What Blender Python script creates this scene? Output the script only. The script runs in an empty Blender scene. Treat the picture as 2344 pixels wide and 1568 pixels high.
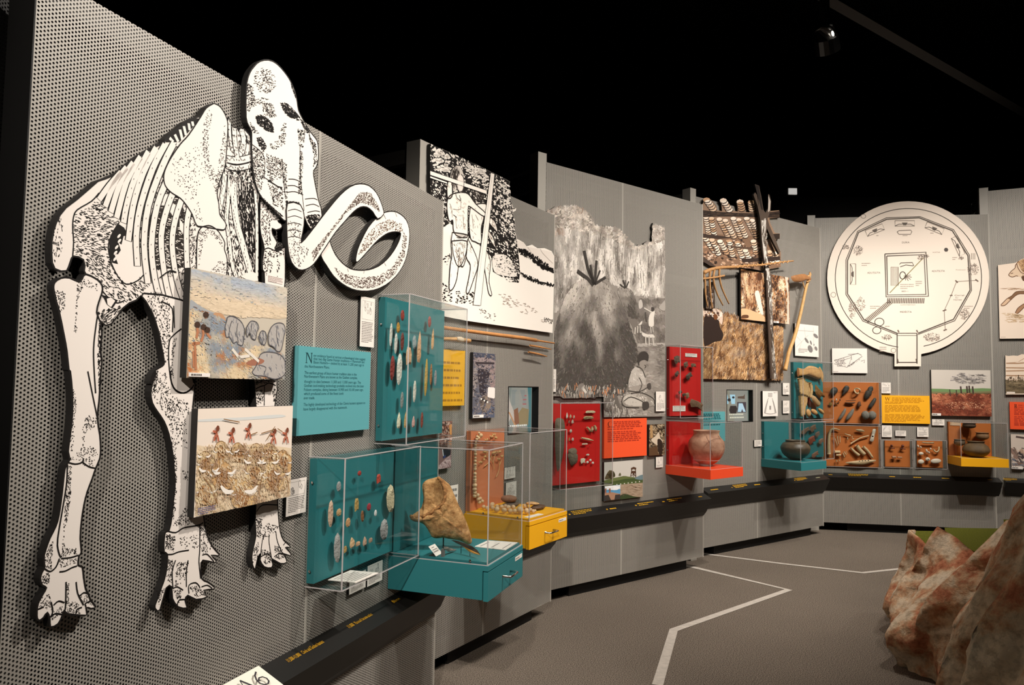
import bpy, math, random
from mathutils import Vector, Matrix
from mathutils.geometry import tessellate_polygon
random.seed(7)
SC = bpy.context.scene
COL = SC.collection
# ---------------------------------------------------------------- camera
F_PX, PITCH, ROLL, EYE = 1634.78, 0.061412, 0.0139707, 1.5
_w = Vector((0, math.cos(PITCH), math.sin(PITCH))); _u = Vector((0, -math.sin(PITCH), math.cos(PITCH))); _r = Vector((1, 0, 0))
CAMR = _r * math.cos(ROLL) + _u * math.sin(ROLL)
CAMU = -_r * math.sin(ROLL) + _u * math.cos(ROLL)
CAMW = _w
CAMP = Vector((0, 0, EYE))
cam = bpy.data.objects.new('camera', bpy.data.cameras.new('camera')); COL.objects.link(cam)
cam.data.sensor_width = 36; cam.data.lens = 36 * F_PX / 2344; cam.data.clip_start = .02; cam.data.clip_end = 100
m3 = Matrix((CAMR, CAMU, -CAMW)).transposed()
cam.matrix_world = Matrix.Translation(CAMP) @ m3.to_4x4()
SC.camera = cam
# ---------------------------------------------------------------- view, world
SC.view_settings.view_transform = 'Standard'; SC.view_settings.look = 'None'
SC.view_settings.gamma = 1; SC.view_settings.use_curve_mapping = False
SC.view_settings.exposure = 0.0
SC.cycles.max_bounces = 8; SC.cycles.transparent_max_bounces = 24; SC.cycles.diffuse_bounces = 3
SC.cycles.caustics_reflective = False; SC.cycles.caustics_refractive = False
SC.cycles.sample_clamp_indirect = 4
wd = bpy.data.worlds.new('dark_hall'); SC.world = wd; wd.use_nodes = True
wd.node_tree.nodes['Background'].inputs[0].default_value = (1, .86, .72, 1)
wd.node_tree.nodes['Background'].inputs[1].default_value = .012
# ---------------------------------------------------------------- panel frames
PAN = [(-19.916, 1.49501), (-32.171, 2.32770), (-51.708, 3.79152), (-53.815, 4.18032), (-99.111, 8.21393), (-116.0, 9.0402)]
class Pan:
    def __init__(s, az, d):
        a = math.radians(az); s.N = Vector((math.cos(a), math.sin(a), 0)); s.U = Vector((-s.N.y, s.N.x, 0))
        s.d = d; s.O = -d * s.N; s.rz = math.atan2(s.U.y, s.U.x)
    def hit(s, px, py, off=0.):            # a photo pixel, seen on this panel's plane moved out by off -> (u, z)
        v = CAMR * ((px - 1172) / F_PX) - CAMU * ((py - 784) / F_PX) + CAMW
        t = (-s.d + off) / s.N.dot(v); X = v * t
        return (X.dot(s.U), X.z + EYE)
    def world(s, u, off, z): return s.O + s.U * u + s.N * off + Vector((0, 0, z))
P0, P1, P2, P3, P4, P5 = [Pan(*q) for q in PAN]
def floor_pt(px, py, z=0.):
    v = CAMR * ((px - 1172) / F_PX) - CAMU * ((py - 784) / F_PX) + CAMW
    return CAMP + v * ((z - EYE) / v.z)
# ---------------------------------------------------------------- spot lamps of the ceiling tracks
def spot(loc, tgt, watts, ang, blend=.6, rad=.05, col=(1, .80, .60)):
    l = bpy.data.lights.new('track_spot_beam', 'SPOT'); l.energy = watts; l.spot_size = math.radians(ang); l.spot_blend = blend
    l.shadow_soft_size = rad; l.color = col
    o = bpy.data.objects.new('track_spot_beam', l); COL.objects.link(o); o.location = loc
    o.rotation_euler = (Vector(tgt) - Vector(loc)).to_track_quat('-Z', 'Y').to_euler()
    return o
WARM = (1, .92, .83)
LAMPS = [  # (panel, u, off, height, target u, target z, watts, cone)
    (P0, 3.0, 2.2, 4.3, 2.3, 1.65, 520, 74), (P0, 1.6, 2.6, 4.2, 2.0, 1.1, 190, 80),
    (P1, 3.7, 2.6, 4.4, 3.7, 1.7, 150, 62), (P1, -2.0, 3.1, 3.9, 3.75, .35, 950, 36),
    (P2, 3.8, 2.8, 4.6, 4.0, 1.35, 480, 76), (P2, 5.3, 2.9, 4.6, 4.9, 1.1, 290, 70),
    (P3, 6.2, 2.7, 4.6, 6.1, 1.5, 420, 78), (P3, 7.0, 3.6, 4.6, 6.6, .6, 300, 72),
    (P4, 2.45, 2.9, 4.25, 2.7, 1.4, 230, 80), (P4, 3.8, 2.9, 4.6, 3.5, 1.4, 255, 76), (P5, 2.0, 2.4, 4.6, 1.6, 1.5, 190, 76),
]
for p, u, o, z, tu, tz, wt, ang in LAMPS:
    spot(p.world(u, o, z), p.world(tu, 0, tz), wt, ang, 1., col=WARM)
spot((1.2, 5.0, 4.7), (2.35, 4.45, .5), 210, 44, 1., col=WARM)          # lamp over the rock model
# ---------------------------------------------------------------- colours and materials
def lin(c):
    return tuple(((x / 255 + .055) / 1.055) ** 2.4 if x / 255 > .04045 else x / 255 / 12.92 for x in c[:3]) + (1,)
MATS = {}
def mat(name, rgb, rough=.6, metal=0., spec=.5, var=.0, scale=40., bump=0., bscale=60., dark=None):
    if name in MATS: return MATS[name]
    m = bpy.data.materials.new(name); m.use_nodes = True; nt = m.node_tree; b = nt.nodes['Principled BSDF']
    b.inputs['Base Color'].default_value = lin(rgb); b.inputs['Roughness'].default_value = rough
    b.inputs['Metallic'].default_value = metal; b.inputs['Specular IOR Level'].default_value = spec
    if var or bump or dark:
        tc = nt.nodes.new('ShaderNodeTexCoord')
        n = nt.nodes.new('ShaderNodeTexNoise'); n.inputs['Scale'].default_value = scale; n.inputs['Detail'].default_value = 6
        n.inputs['Roughness'].default_value = .65
        nt.links.new(tc.outputs['Object'], n.inputs['Vector'])
        if var or dark:
            r = nt.nodes.new('ShaderNodeValToRGB'); nt.links.new(n.outputs['Fac'], r.inputs['Fac'])
            c = lin(rgb); dk = lin(dark) if dark else tuple(x * (1 - var) for x in c[:3]) + (1,)
            r.color_ramp.elements[0].position = .32; r.color_ramp.elements[1].position = .66
            r.color_ramp.elements[0].color = dk; r.color_ramp.elements[1].color = c
            nt.links.new(r.outputs['Color'], b.inputs['Base Color'])
        if bump:
            n2 = nt.nodes.new('ShaderNodeTexNoise'); n2.inputs['Scale'].default_value = bscale; n2.inputs['Detail'].default_value = 5
            nt.links.new(tc.outputs['Object'], n2.inputs['Vector'])
            bp = nt.nodes.new('ShaderNodeBump'); bp.inputs['Strength'].default_value = bump; bp.inputs['Distance'].default_value = .01
            nt.links.new(n2.outputs['Fac'], bp.inputs['Height']); nt.links.new(bp.outputs['Normal'], b.inputs['Normal'])
    MATS[name] = m; return m
def print_mat():                      # printed sheets: ink colour stored per face
    m = bpy.data.materials.new('printed_ink'); m.use_nodes = True; nt = m.node_tree; b = nt.nodes['Principled BSDF']
    a = nt.nodes.new('ShaderNodeAttribute'); a.attribute_name = 'Col'
    nt.links.new(a.outputs['Color'], b.inputs['Base Color']); b.inputs['Roughness'].default_value = .62
    b.inputs['Specular IOR Level'].default_value = .25
    return m
PRINT = print_mat()
def perf_mat(name, rgb):
    m = bpy.data.materials.new(name); m.use_nodes = True; nt = m.node_tree; N = nt.nodes; L = nt.links
    b = N['Principled BSDF']; b.inputs['Base Color'].default_value = lin(rgb); b.inputs['Roughness'].default_value = .5
    b.inputs['Metallic'].default_value = .15
    tc = N.new('ShaderNodeTexCoord'); sp = N.new('ShaderNodeSeparateXYZ'); L.new(tc.outputs['Object'], sp.inputs[0])
    def mth(op, a, bb=None):
        n = N.new('ShaderNodeMath'); n.operation = op
        for k, q in enumerate((a, bb)):
            if q is None: continue
            if isinstance(q, (int, float)): n.inputs[k].default_value = q
            else: L.new(q, n.inputs[k])
        return n.outputs[0]
    CXW, CZH, RAD = .0082, .0095, .00262
    a = mth('DIVIDE', sp.outputs['X'], CXW); cidx = mth('FLOOR', a); fx = mth('SUBTRACT', mth('SUBTRACT', a, cidx), .5)
    par = mth('MULTIPLY', mth('FLOORED_MODULO', cidx, 2.), .5)
    fy = mth('SUBTRACT', mth('FRACT', mth('ADD', mth('DIVIDE', sp.outputs['Z'], CZH), par)), .5)
    dx = mth('MULTIPLY', fx, CXW); dz = mth('MULTIPLY', fy, CZH)
    d2 = mth('ADD', mth('MULTIPLY', dx, dx), mth('MULTIPLY', dz, dz))
    hole = mth('LESS_THAN', d2, RAD * RAD)
    t = N.new('ShaderNodeBsdfTransparent'); mx = N.new('ShaderNodeMixShader')
    L.new(hole, mx.inputs[0]); L.new(b.outputs[0], mx.inputs[1]); L.new(t.outputs[0], mx.inputs[2])
    L.new(mx.outputs[0], N['Material Output'].inputs['Surface'])
    MATS[name] = m; return m
def acrylic_mat():
    m = bpy.data.materials.new('clear_acrylic'); m.use_nodes = True; nt = m.node_tree; N = nt.nodes; L = nt.links
    N.remove(N['Principled BSDF'])
    t = N.new('ShaderNodeBsdfTransparent'); t.inputs[0].default_value = (.93, .945, .945, 1)
    g = N.new('ShaderNodeBsdfGlossy'); g.inputs['Roughness'].default_value = .03; g.inputs['Color'].default_value = (.9, .9, .9, 1)
    fr = N.new('ShaderNodeFresnel'); fr.inputs['IOR'].default_value = 1.49
    ge = N.new('ShaderNodeNewGeometry'); iv = N.new('ShaderNodeMath'); iv.operation = 'SUBTRACT'; iv.inputs[0].default_value = .9; L.new(ge.outputs['Backfacing'], iv.inputs[1])
    ml = N.new('ShaderNodeMath'); ml.operation = 'MULTIPLY'; ml.use_clamp = True; L.new(fr.outputs[0], ml.inputs[0]); L.new(iv.outputs[0], ml.inputs[1])
    mx = N.new('ShaderNodeMixShader'); L.new(ml.outputs[0], mx.inputs[0]); L.new(t.outputs[0], mx.inputs[1]); L.new(g.outputs[0], mx.inputs[2])
    L.new(mx.outputs[0], N['Material Output'].inputs['Surface']); MATS['acrylic'] = m; return m
def edge_mat():                       # polished, light-gathering cut edges of the acrylic
    m = bpy.data.materials.new('acrylic_cut_edge'); m.use_nodes = True; nt = m.node_tree; N = nt.nodes; L = nt.links
    b = N['Principled BSDF']; b.inputs['Base Color'].default_value = lin((222, 214, 212)); b.inputs['Roughness'].default_value = .25
    t = N.new('ShaderNodeBsdfTransparent'); t.inputs[0].default_value = (.9, .9, .92, 1)
    mx = N.new('ShaderNodeMixShader'); mx.inputs[0].default_value = .45
    L.new(b.outputs[0], mx.inputs[1]); L.new(t.outputs[0], mx.inputs[2]); L.new(mx.outputs[0], N['Material Output'].inputs['Surface'])
    MATS['acrylic_edge'] = m; return m
ACR = acrylic_mat(); AED = edge_mat()
PERF = perf_mat('perforated_grey_steel', (162, 157, 149)); PERF_SHADED = perf_mat('perforated_shaded_steel', (30, 29, 28))
GREY = mat('grey_paint', (168, 163, 154), .5); STEEL = mat("frame_steel", (64, 61, 57), .55, .2)
BLACK = mat('black_paint', (14, 13, 12), .6, spec=.3); BOARDK = mat('black_board_edge', (22, 19, 17), .7)
WHITEB = mat('white_board', (236, 228, 220), .6, spec=.25)
RAILM = mat('rail_black', (19, 17, 15), .45)
TEAL = mat('teal_paint', (40, 120, 125), .55); TEALS = mat('teal_sign', (92, 162, 168), .6); YEL = mat('yellow_paint', (238, 172, 18), .5)
ORG = mat('orange_red_paint', (240, 78, 38), .55); RED = mat('red_paint', (196, 26, 22), .55); TAN = mat('burnt_orange_paint', (200, 112, 50), .6)
PEACH = mat('terracotta_paint', (204, 122, 82), .6)
CHROME = mat('chrome', (210, 208, 204), .18, 1.)
# ---------------------------------------------------------------- mesh building
class MB:
    def __init__(s): s.v = []; s.f = []; s.c = []; s.smooth = False; s.clip = None
    def add(s, vs, fs, col=None):
        if s.clip:                   # keep print inside its sheet
            u0, u1, z0, z1 = s.clip
            for q in fs:
                p = [vs[i] for i in q]
                if all(u0 <= v[0] <= u1 and z0 <= v[2] <= z1 for v in p): pass
                else:
                    for ax, lim, sg in ((0, u0, 1), (0, u1, -1), (2, z0, 1), (2, z1, -1)):
                        r = []
                        for i in range(len(p)):
                            a, b = p[i - 1], p[i]; da, db = sg * (a[ax] - lim), sg * (b[ax] - lim)
                            if (da < 0) != (db < 0):
                                t = da / (da - db); r.append(tuple(a[k] + (b[k] - a[k]) * t for k in range(3)))
                            if db >= 0: r.append(b)
                        p = r
                        if len(p) < 3: break
                if len(p) < 3: continue
                n = len(s.v); s.v += p; s.f.append(tuple(range(n, n + len(p)))); s.c.append(col)
            return s
        n = len(s.v); s.v += vs; s.f += [tuple(i + n for i in q) for q in fs]; s.c += [col] * len(fs); return s
    def box(s, u0, u1, z0, z1, o0, o1, col=None):
        vs = [(u, o, z) for o in (o0, o1) for z in (z0, z1) for u in (u0, u1)]
        return s.add(vs, [(0, 1, 3, 2), (4, 6, 7, 5), (0, 2, 6, 4), (1, 5, 7, 3), (0, 4, 5, 1), (2, 3, 7, 6)], col)
    def flat(s, poly, o, col=None):
        tri = tessellate_polygon([[Vector((p[0], p[1], 0)) for p in poly]])
        fs = []
        for a, b, c in tri:
            A, B, C = poly[a], poly[b], poly[c]
            fs.append((a, b, c) if (B[0] - A[0]) * (C[1] - A[1]) - (B[1] - A[1]) * (C[0] - A[0]) > 0 else (a, c, b))
        return s.add([(p[0], o, p[1]) for p in poly], fs, col)
    def prism(s, poly, o0, o1, col=None, side=True, back=True):
        s.flat(poly, o1, col)
        n = len(poly)
        if side: s.add([(p[0], o, p[1]) for o in (o0, o1) for p in poly], [(i, (i + 1) % n, n + (i + 1) % n, n + i) for i in range(n)], col)
        if back: s.flat(poly, o0, col)
        return s
    def stroke(s, pts, w, o, col=None, taper=False):
        n = len(pts)
        if n < 2: return s
        vs = []
        for i, p in enumerate(pts):
            a = pts[max(0, i - 1)]; b = pts[min(n - 1, i + 1)]
            dx, dy = b[0] - a[0], b[1] - a[1]; l = math.hypot(dx, dy) or 1; k = w / 2
            if taper: k *= math.sin(math.pi * (.12 + .76 * i / (n - 1)))
            vs += [(p[0] - dy / l * k, o, p[1] + dx / l * k), (p[0] + dy / l * k, o, p[1] - dx / l * k)]
        return s.add(vs, [(2 * i, 2 * i + 1, 2 * i + 3, 2 * i + 2) for i in range(n - 1)], col)
    def tube(s, pts, rad, col=None, k=8, cap=True):      # pts (u, off, z)
        n = len(pts); pts = [Vector(p) for p in pts]; vs = []
        rad = rad if isinstance(rad, (list, tuple)) else [rad] * n
        up = Vector((.13, .31, .94))
        for i, p in enumerate(pts):
            t = (pts[min(n - 1, i + 1)] - pts[max(0, i - 1)]).normalized()
            a = t.cross(up); a = a.normalized() if a.length > 1e-4 else Vector((1, 0, 0)); b = t.cross(a)
            for j in range(k):
                th = 2 * math.pi * j / k; q = p + (a * math.cos(th) + b * math.sin(th)) * rad[i]; vs.append(tuple(q))
        fs = [(i * k + j, i * k + (j + 1) % k, (i + 1) * k + (j + 1) % k, (i + 1) * k + j) for i in range(n - 1) for j in range(k)]
        if cap: fs += [tuple(range(k)), tuple(range((n - 1) * k, n * k))]
        return s.add(vs, fs, col)
    def lathe(s, prof, cu, co, k=28, col=None, wob=0.):  # prof (r, z)
        vs = []
        for r, z in prof:
            for j in range(k):
                th = 2 * math.pi * j / k; rr = r * (1 + wob * math.sin(3 * th + z * 9) + wob * .6 * math.sin(5 * th + 2))
                vs.append((cu + rr * math.cos(th), co + rr * math.sin(th), z))
        n = len(prof)
        fs = [(i * k + j, i * k + (j + 1) % k, (i + 1) * k + (j + 1) % k, (i + 1) * k + j) for i in range(n - 1) for j in range(k)]
        return s.add(vs, fs, col)
    def ell(s, c, r, k=10, m=7, rot=0., wob=0., seed=0, col=None):   # lumpy ellipsoid, rot in the panel plane
        rd = random.Random(seed); vs = []; ph = [rd.uniform(0, 6.28) for _ in range(4)]
        cr, sr = math.cos(rot), math.sin(rot)
        for i in range(m + 1):
            a = math.pi * i / m
            for j in range(k):
                b = 2 * math.pi * j / k
                q = 1 + wob * (math.sin(2 * b + ph[0]) * math.sin(a) + .7 * math.sin(3 * a + ph[1]) + .5 * math.sin(4 * b + 3 * a + ph[2]) * math.sin(a))
                x, y, z = r[0] * q * math.sin(a) * math.cos(b), r[1] * q * math.sin(a) * math.sin(b), r[2] * q * math.cos(a)
                vs.append((c[0] + x * cr - z * sr, c[1] + y, c[2] + x * sr + z * cr))
        fs = [(i * k + j, i * k + (j + 1) % k, (i + 1) * k + (j + 1) % k, (i + 1) * k + j) for i in range(m) for j in range(k)]
        return s.add(vs, fs, col)
    def blade(s, poly, o0, th, ridge=.45, col=None):     # flat stone: outline swelling to a flaked ridge in front
        n = len(poly); cx = sum(p[0] for p in poly) / n; cz = sum(p[1] for p in poly) / n
        rd = random.Random(int(abs(cx * 1e4 + cz * 1e5)) + n)
        out = [(p[0], o0, p[1]) for p in poly]
        mid = [(cx + (p[0] - cx) * ridge + rd.uniform(-.08, .08) * abs(p[0] - cx), o0 + th * rd.uniform(.75, 1.0), cz + (p[1] - cz) * (ridge + .25)) for p in poly]
        bk = [(cx + (p[0] - cx) * .7, o0 - th * .5, cz + (p[1] - cz) * .8) for p in poly]
        fs = [(i, (i + 1) % n, n + (i + 1) % n, n + i) for i in range(n)] + [tuple(range(n, 2 * n))]
        fs += [((i + 1) % n, i, 2 * n + i, 2 * n + (i + 1) % n) for i in range(n)] + [tuple(range(3 * n - 1, 2 * n - 1, -1))]
        return s.add(out + mid + bk, fs, col)
    def mesh(s, name, mt, org=(0, 0, 0)):
        me = bpy.data.meshes.new(name)
        me.from_pydata([(v[0] - org[0], -(v[1] - org[1]), v[2] - org[2]) for v in s.v], [], s.f)
        if isinstance(mt, (list, tuple)):
            for q in mt: me.materials.append(q)
        else: me.materials.append(mt)
        if any(c is not None for c in s.c):
            at = me.color_attributes.new('Col', 'FLOAT_COLOR', 'CORNER'); data = []
            cache = {}
            for f, c in zip(s.f, s.c):
                c = c or (235, 225, 215)
                if c not in cache: cache[c] = lin(c)
                data += list(cache[c]) * len(f)
            at.data.foreach_set('color', data)
        if s.smooth: me.polygons.foreach_set('use_smooth', [True] * len(me.polygons))
        me.update(); return me
def props(o, label=None, cat=None, group=None, kind=None):
    if label: o['label'] = label
    if cat: o['category'] = cat
    if group: o['group'] = group
    if kind: o['kind'] = kind
    return o
class Thing:                         # a top-level thing on a panel: Empty at (u, off, z) in the panel's frame; parts are children
    def __init__(s, name, label, cat, pan, at, group=None, kind=None):
        s.pan = pan; s.org = at
        s.o = bpy.data.objects.new(name, None); s.o.empty_display_size = .05; COL.objects.link(s.o)
        s.o.location = pan.world(*at); s.o.rotation_euler = (0, 0, pan.rz); props(s.o, label, cat, group, kind)
    def part(s, name, mb, mt, under=None, label=None, kind=None):
        o = bpy.data.objects.new(name, mb.mesh(name, mt, s.org)); COL.objects.link(o); o.parent = under or s.o
        return props(o, label, None, None, kind)
def solo(name, label, cat, pan, at, mb, mt, group=None, kind=None):       # a thing that is one mesh
    o = bpy.data.objects.new(name, mb.mesh(name, mt, at)); COL.objects.link(o)
    o.location = pan.world(*at); o.rotation_euler = (0, 0, pan.rz); return props(o, label, cat, group, kind)
WORLD = Pan(-90, 0)                  # plain world frame: u = x, off = -y, z = z
def Z(x0, y0, s, txt):               # points read off an enlarged view of the photo -> photo pixels
    return [(x0 + float(a) / s, y0 + float(b) / s) for a, b in (t.split(',') for t in txt.split())]
def onp(pan, pts, off=0.): return [pan.hit(x, y, off) for x, y in pts]
def smooth(pts, closed=True, k=3):   # Catmull-Rom
    n = len(pts); out = []
    rng = range(n) if closed else range(n - 1)
    for i in rng:
        g = (lambda j: pts[j % n]) if closed else (lambda j: pts[min(max(j, 0), n - 1)])
        a, b, c, d = g(i - 1), g(i), g(i + 1), g(i + 2)
        for q in range(k):
            t = q / k
            out.append(tuple(.5 * (2 * b[e] + (c[e] - a[e]) * t + (2 * a[e] - 5 * b[e] + 4 * c[e] - d[e]) * t * t + (3 * b[e] - a[e] - 3 * c[e] + d[e]) * t ** 3) for e in range(2)))
    if not closed: out.append(pts[-1])
    return out
def inside(p, poly):
    x, y = p; r = False; j = len(poly) - 1
    for i in range(len(poly)):
        a, b = poly[i], poly[j]
        if (a[1] > y) != (b[1] > y) and x < (b[0] - a[0]) * (y - a[1]) / (b[1] - a[1]) + a[0]: r = not r
        j = i
    return r
def scatter(poly, n, rd=random):
    x0 = min(p[0] for p in poly); x1 = max(p[0] for p in poly); y0 = min(p[1] for p in poly); y1 = max(p[1] for p in poly); out = []
    for _ in range(n * 12):
        p = (rd.uniform(x0, x1), rd.uniform(y0, y1))
        if inside(p, poly): out.append(p)
        if len(out) >= n: break
    return out
# ---------------------------------------------------------------- room shell
def carpet():
    m = mat('carpet', (118, 108, 98), .95, spec=.1); nt = m.node_tree; N = nt.nodes; L = nt.links; b = N['Principled BSDF']
    tc = N.new('ShaderNodeTexCoord'); n1 = N.new('ShaderNodeTexNoise'); n1.inputs['Scale'].default_value = 210; n1.inputs['Detail'].default_value = 3
    n2 = N.new('ShaderNodeTexNoise'); n2.inputs['Scale'].default_value = 1.6; n2.inputs['Detail'].default_value = 3
    for n in (n1, n2): L.new(tc.outputs['Object'], n.inputs['Vector'])
    r = N.new('ShaderNodeValToRGB'); r.color_ramp.elements[0].position = .36; r.color_ramp.elements[1].position = .64
    r.color_ramp.elements[0].color = lin((52, 45, 40)); r.color_ramp.elements[1].color = lin((152, 140, 127)); L.new(n1.outputs['Fac'], r.inputs['Fac'])
    mx = N.new('ShaderNodeMix'); mx.data_type = 'RGBA'; mx.blend_type = 'MULTIPLY'; mx.inputs[0].default_value = .25
    L.new(r.outputs['Color'], mx.inputs[6]); L.new(n2.outputs['Fac'], mx.inputs[7]); L.new(mx.outputs[2], b.inputs['Base Color'])
    bp = N.new('ShaderNodeBump'); bp.inputs['Strength'].default_value = .5; bp.inputs['Distance'].default_value = .004
    L.new(n1.outputs['Fac'], bp.inputs['Height']); L.new(bp.outputs['Normal'], b.inputs['Normal']); return m
WALLK = mat('dark_hall_wall', (20, 19, 19), .9, spec=.1); CEILK = mat('black_ceiling', (9, 9, 9), .95, spec=.05)
def struct(name, label, mb, mt):
    return solo(name, label, None, WORLD, (0, 0, 0), mb, mt, kind='structure')
struct('floor', 'brown grey speckled carpet floor', MB().box(-7, 13, -.1, 0, -16, 5), carpet())
struct('ceiling', 'black unlit ceiling of the hall', MB().box(-7, 13, 5.6, 5.7, -16, 5), CEILK)
struct('wall_back', 'dark painted wall far behind the display panels', MB().box(-7, 13, 0, 5.6, -14.1, -14), WALLK)
struct('wall_left', 'black wall behind the leftmost panels', MB().box(-7.1, -7, 0, 5.6, -14, 5), CEILK)
struct('wall_right', 'black wall out of the light', MB().box(13, 13.1, 0, 5.6, -14, 5), CEILK)
struct('wall_front', 'black wall behind the viewer', MB().box(-7, 13, 0, 5.6, 5, 5.1), CEILK)
struct('trim_1', 'low dark partition wall behind the round floor plan', MB().box(2.9, 9.5, 0, 3.87, -8.7, -8.6), mat('charcoal_partition', (30, 28, 28), .8))
struct('trim_2', 'tall dark partition wall behind the brush hut picture', MB().box(-1.5, 2.35, 0, 4.9, -9.3, -9.2), mat('charcoal_partition', (30, 28, 28), .8))
# ---------------------------------------------------------------- perforated display panels
def rect4(pan, c):
    q = [pan.hit(x, y) for x, y in c]; return ((q[0][0] + q[3][0]) / 2, (q[1][0] + q[2][0]) / 2, (q[2][1] + q[3][1]) / 2, (q[0][1] + q[1][1]) / 2)
HOLE1 = rect4(P1, [(1163, 884), (1232.8, 885), (1231, 987), (1161.5, 998)]); HOLE3 = rect4(P3, [(1663, 891.6), (1722.8, 892.4), (1723.6, 965), (1663, 967.5)])
BARZ = [.13, .70, 1.28, 1.84, 2.41, 2.995]
def panel(pan, u0, u1, top, label, post=None, mid=None, pm=None, bars=True, hole=None):
    t = Thing('exhibit_partition', label, 'partition', pan, ((u0 + u1) / 2, 0, .09), None, 'thing')
    sh = MB(); h = hole or ((u0 + u1) / 2,) * 2 + (1., 1.); us = [u0, h[0], h[1], u1]; zz = [.09, h[2], h[3], top]
    for i in range(3):
        for j in range(3):
            if (i, j) != (1, 1) and us[i + 1] > us[i] and zz[j + 1] > zz[j]: sh.add([(us[i], 0, zz[j]), (us[i + 1], 0, zz[j]), (us[i + 1], 0, zz[j + 1]), (us[i], 0, zz[j + 1])], [(0, 1, 2, 3)])
    t.part('perforated_sheet', sh, pm or PERF)
    def bar(z0, z1):
        for a, b in ([(u0, hole[0] - .01), (hole[1] + .01, u1)] if hole and z1 > hole[2] - .02 and z0 < hole[3] + .02 else [(u0, u1)]): t.part('crossbar', MB().box(a, b, z0, z1, -.05, -.004), STEEL)
    if bars:
        for z in BARZ:
            if z < top - .1: bar(z - .035, z + .035)
        bar(top - .06, top)
        for u in [u0 + .035, u1 - .035] + ([mid] if mid else []):
            t.part('upright', MB().box(u - .035, u + .035, .09, top, -.055, -.006), STEEL)
        if mid: t.part('seam_strip', MB().box(mid - .006, mid + .006, .09, top, .0001, .0006), GREY)
    t.part('added_shade_sheet', MB().box(u0 + .01, u1 - .01, .1, top - .005, -.075, -.07), BLACK)  # added black sheet, keeps the holes as dark as an unlit interior
    t.part('edge_trim', MB().box(u1 - .004, u1 + .008, .085, top + .003, -.05, .0005), GREY if bars else BLACK)
    t.part('end_cap', MB().box(u0 - .004, u0 - .0005, .085, top, -.08, .0005), BLACK)
    t.part('toe_kick', MB().box(u0 + .3, u1 - .16, 0, .09, -.2, -.05), BLACK)
    if post:
        a, b, h = post
        t.part('post', MB().box(a, b, 0, h, -.09, .0005), GREY)
        for z in (h - .11, h - .26):
            t.part('side_beam', MB().box(a + .005, a + .05, z, z + .075, -.62, -.09), STEEL)
        t.part('back_post', MB().box(a, a + .06, 0, h - .02, -.68, -.62), STEEL)
    return t
panel(P0, 1.06, 3.112, 2.394, 'nearest grey perforated steel panel, behind the mammoth skeleton', mid=2.10)
panel(P1, 2.87, 4.222, 2.671, 'grey perforated panel carrying the two hunters drawing', (2.788, 2.87, 2.762), 3.43, hole=HOLE1)
panel(P2, 3.285, 5.080, 3.102, 'grey perforated panel carrying the brush hut picture', (3.206, 3.285, 3.163), 4.075)
panel(P3, 5.103, 7.135, 3.245, 'grey perforated panel carrying the corn drying photographs', (5.025, 5.103, 3.312), 5.99, hole=HOLE3)
panel(P4, 2.054, 3.800, 3.402, 'grey perforated panel carrying the round floor plan', (1.972, 2.054, 3.434), 2.88)
panel(P5, 1.269, 2.75, 3.672, 'rightmost grey perforated panel, cut off by the photo edge', (1.186, 1.269, 3.71), 2.0)
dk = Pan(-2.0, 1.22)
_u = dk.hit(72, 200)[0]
panel(dk, _u - 1.2, _u - .05, 2.9, 'perforated panel darkened to look in shadow at the far left edge', pm=PERF_SHADED, bars=False)  # shadow is put into the near-black colour of sheet and trim
# ---------------------------------------------------------------- slanted timeline rails
def rail(pan, u0, u1, label):
    pr = [(-.0, .622), (.083, .583), (.03, .468), (.0, .432)]
    t = Thing('timeline_rail', label, 'rail', pan, ((u0 + u1) / 2, .02, .43))
    mb = MB(); n = len(pr)
    mb.add([(u, o + .0015, z) for u in (u0, u1) for o, z in pr], [(i, (i + 1) % n, n + (i + 1) % n, n + i) for i in range(n)] + [tuple(range(n - 1, -1, -1)), tuple(range(n, 2 * n))])
    t.part('rail_body', mb, RAILM)
    return t
RAIL0 = rail(P0, 1.2, 3.112, 'black slanted timeline rail running below the mammoth')
RAIL1 = rail(P1, 2.99, 4.224, 'black timeline rail behind the yellow drawer')
RAIL2 = rail(P2, 3.372, 5.085, 'black timeline rail below the red display cases')
RAIL3 = rail(P3, 5.16, 7.133, 'black timeline rail below the green pot shelf')
RAIL4 = rail(P4, 2.08, 3.83, 'black timeline rail below the burnt orange cases')
RAIL5 = rail(P5, 1.34, 2.75, 'black timeline rail at the right edge of the photo')
# ---------------------------------------------------------------- white tape lines on the carpet
def tape(label, px, w):
    pts = [floor_pt(x, y, .002) for x, y in px]; mb = MB()
    mb.stroke([(p.x, p.y) for p in pts], w, 0)
    q = MB(); vs = [(a, -b_, .0025) for a, o, b_ in mb.v]; q.add(vs, [tuple(f) for f in mb.f])
    solo('floor_tape', label, 'floor tape', WORLD, (pts[0].x, -pts[0].y, .0025), q, mat('white_tape', (196, 188, 178), .8, var=.25, scale=30))
tape('white tape line zigzagging across the carpet towards the viewer', [(1548, 1293), (1566, 1294), (1586, 1298), (1805, 1350), (1542, 1442), (1505, 1568)], .055)
tape('thin white tape line on the carpet, ending behind the rock', [(1608, 1267), (1790, 1290), (1975, 1311), (2060, 1302)], .045)
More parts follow.
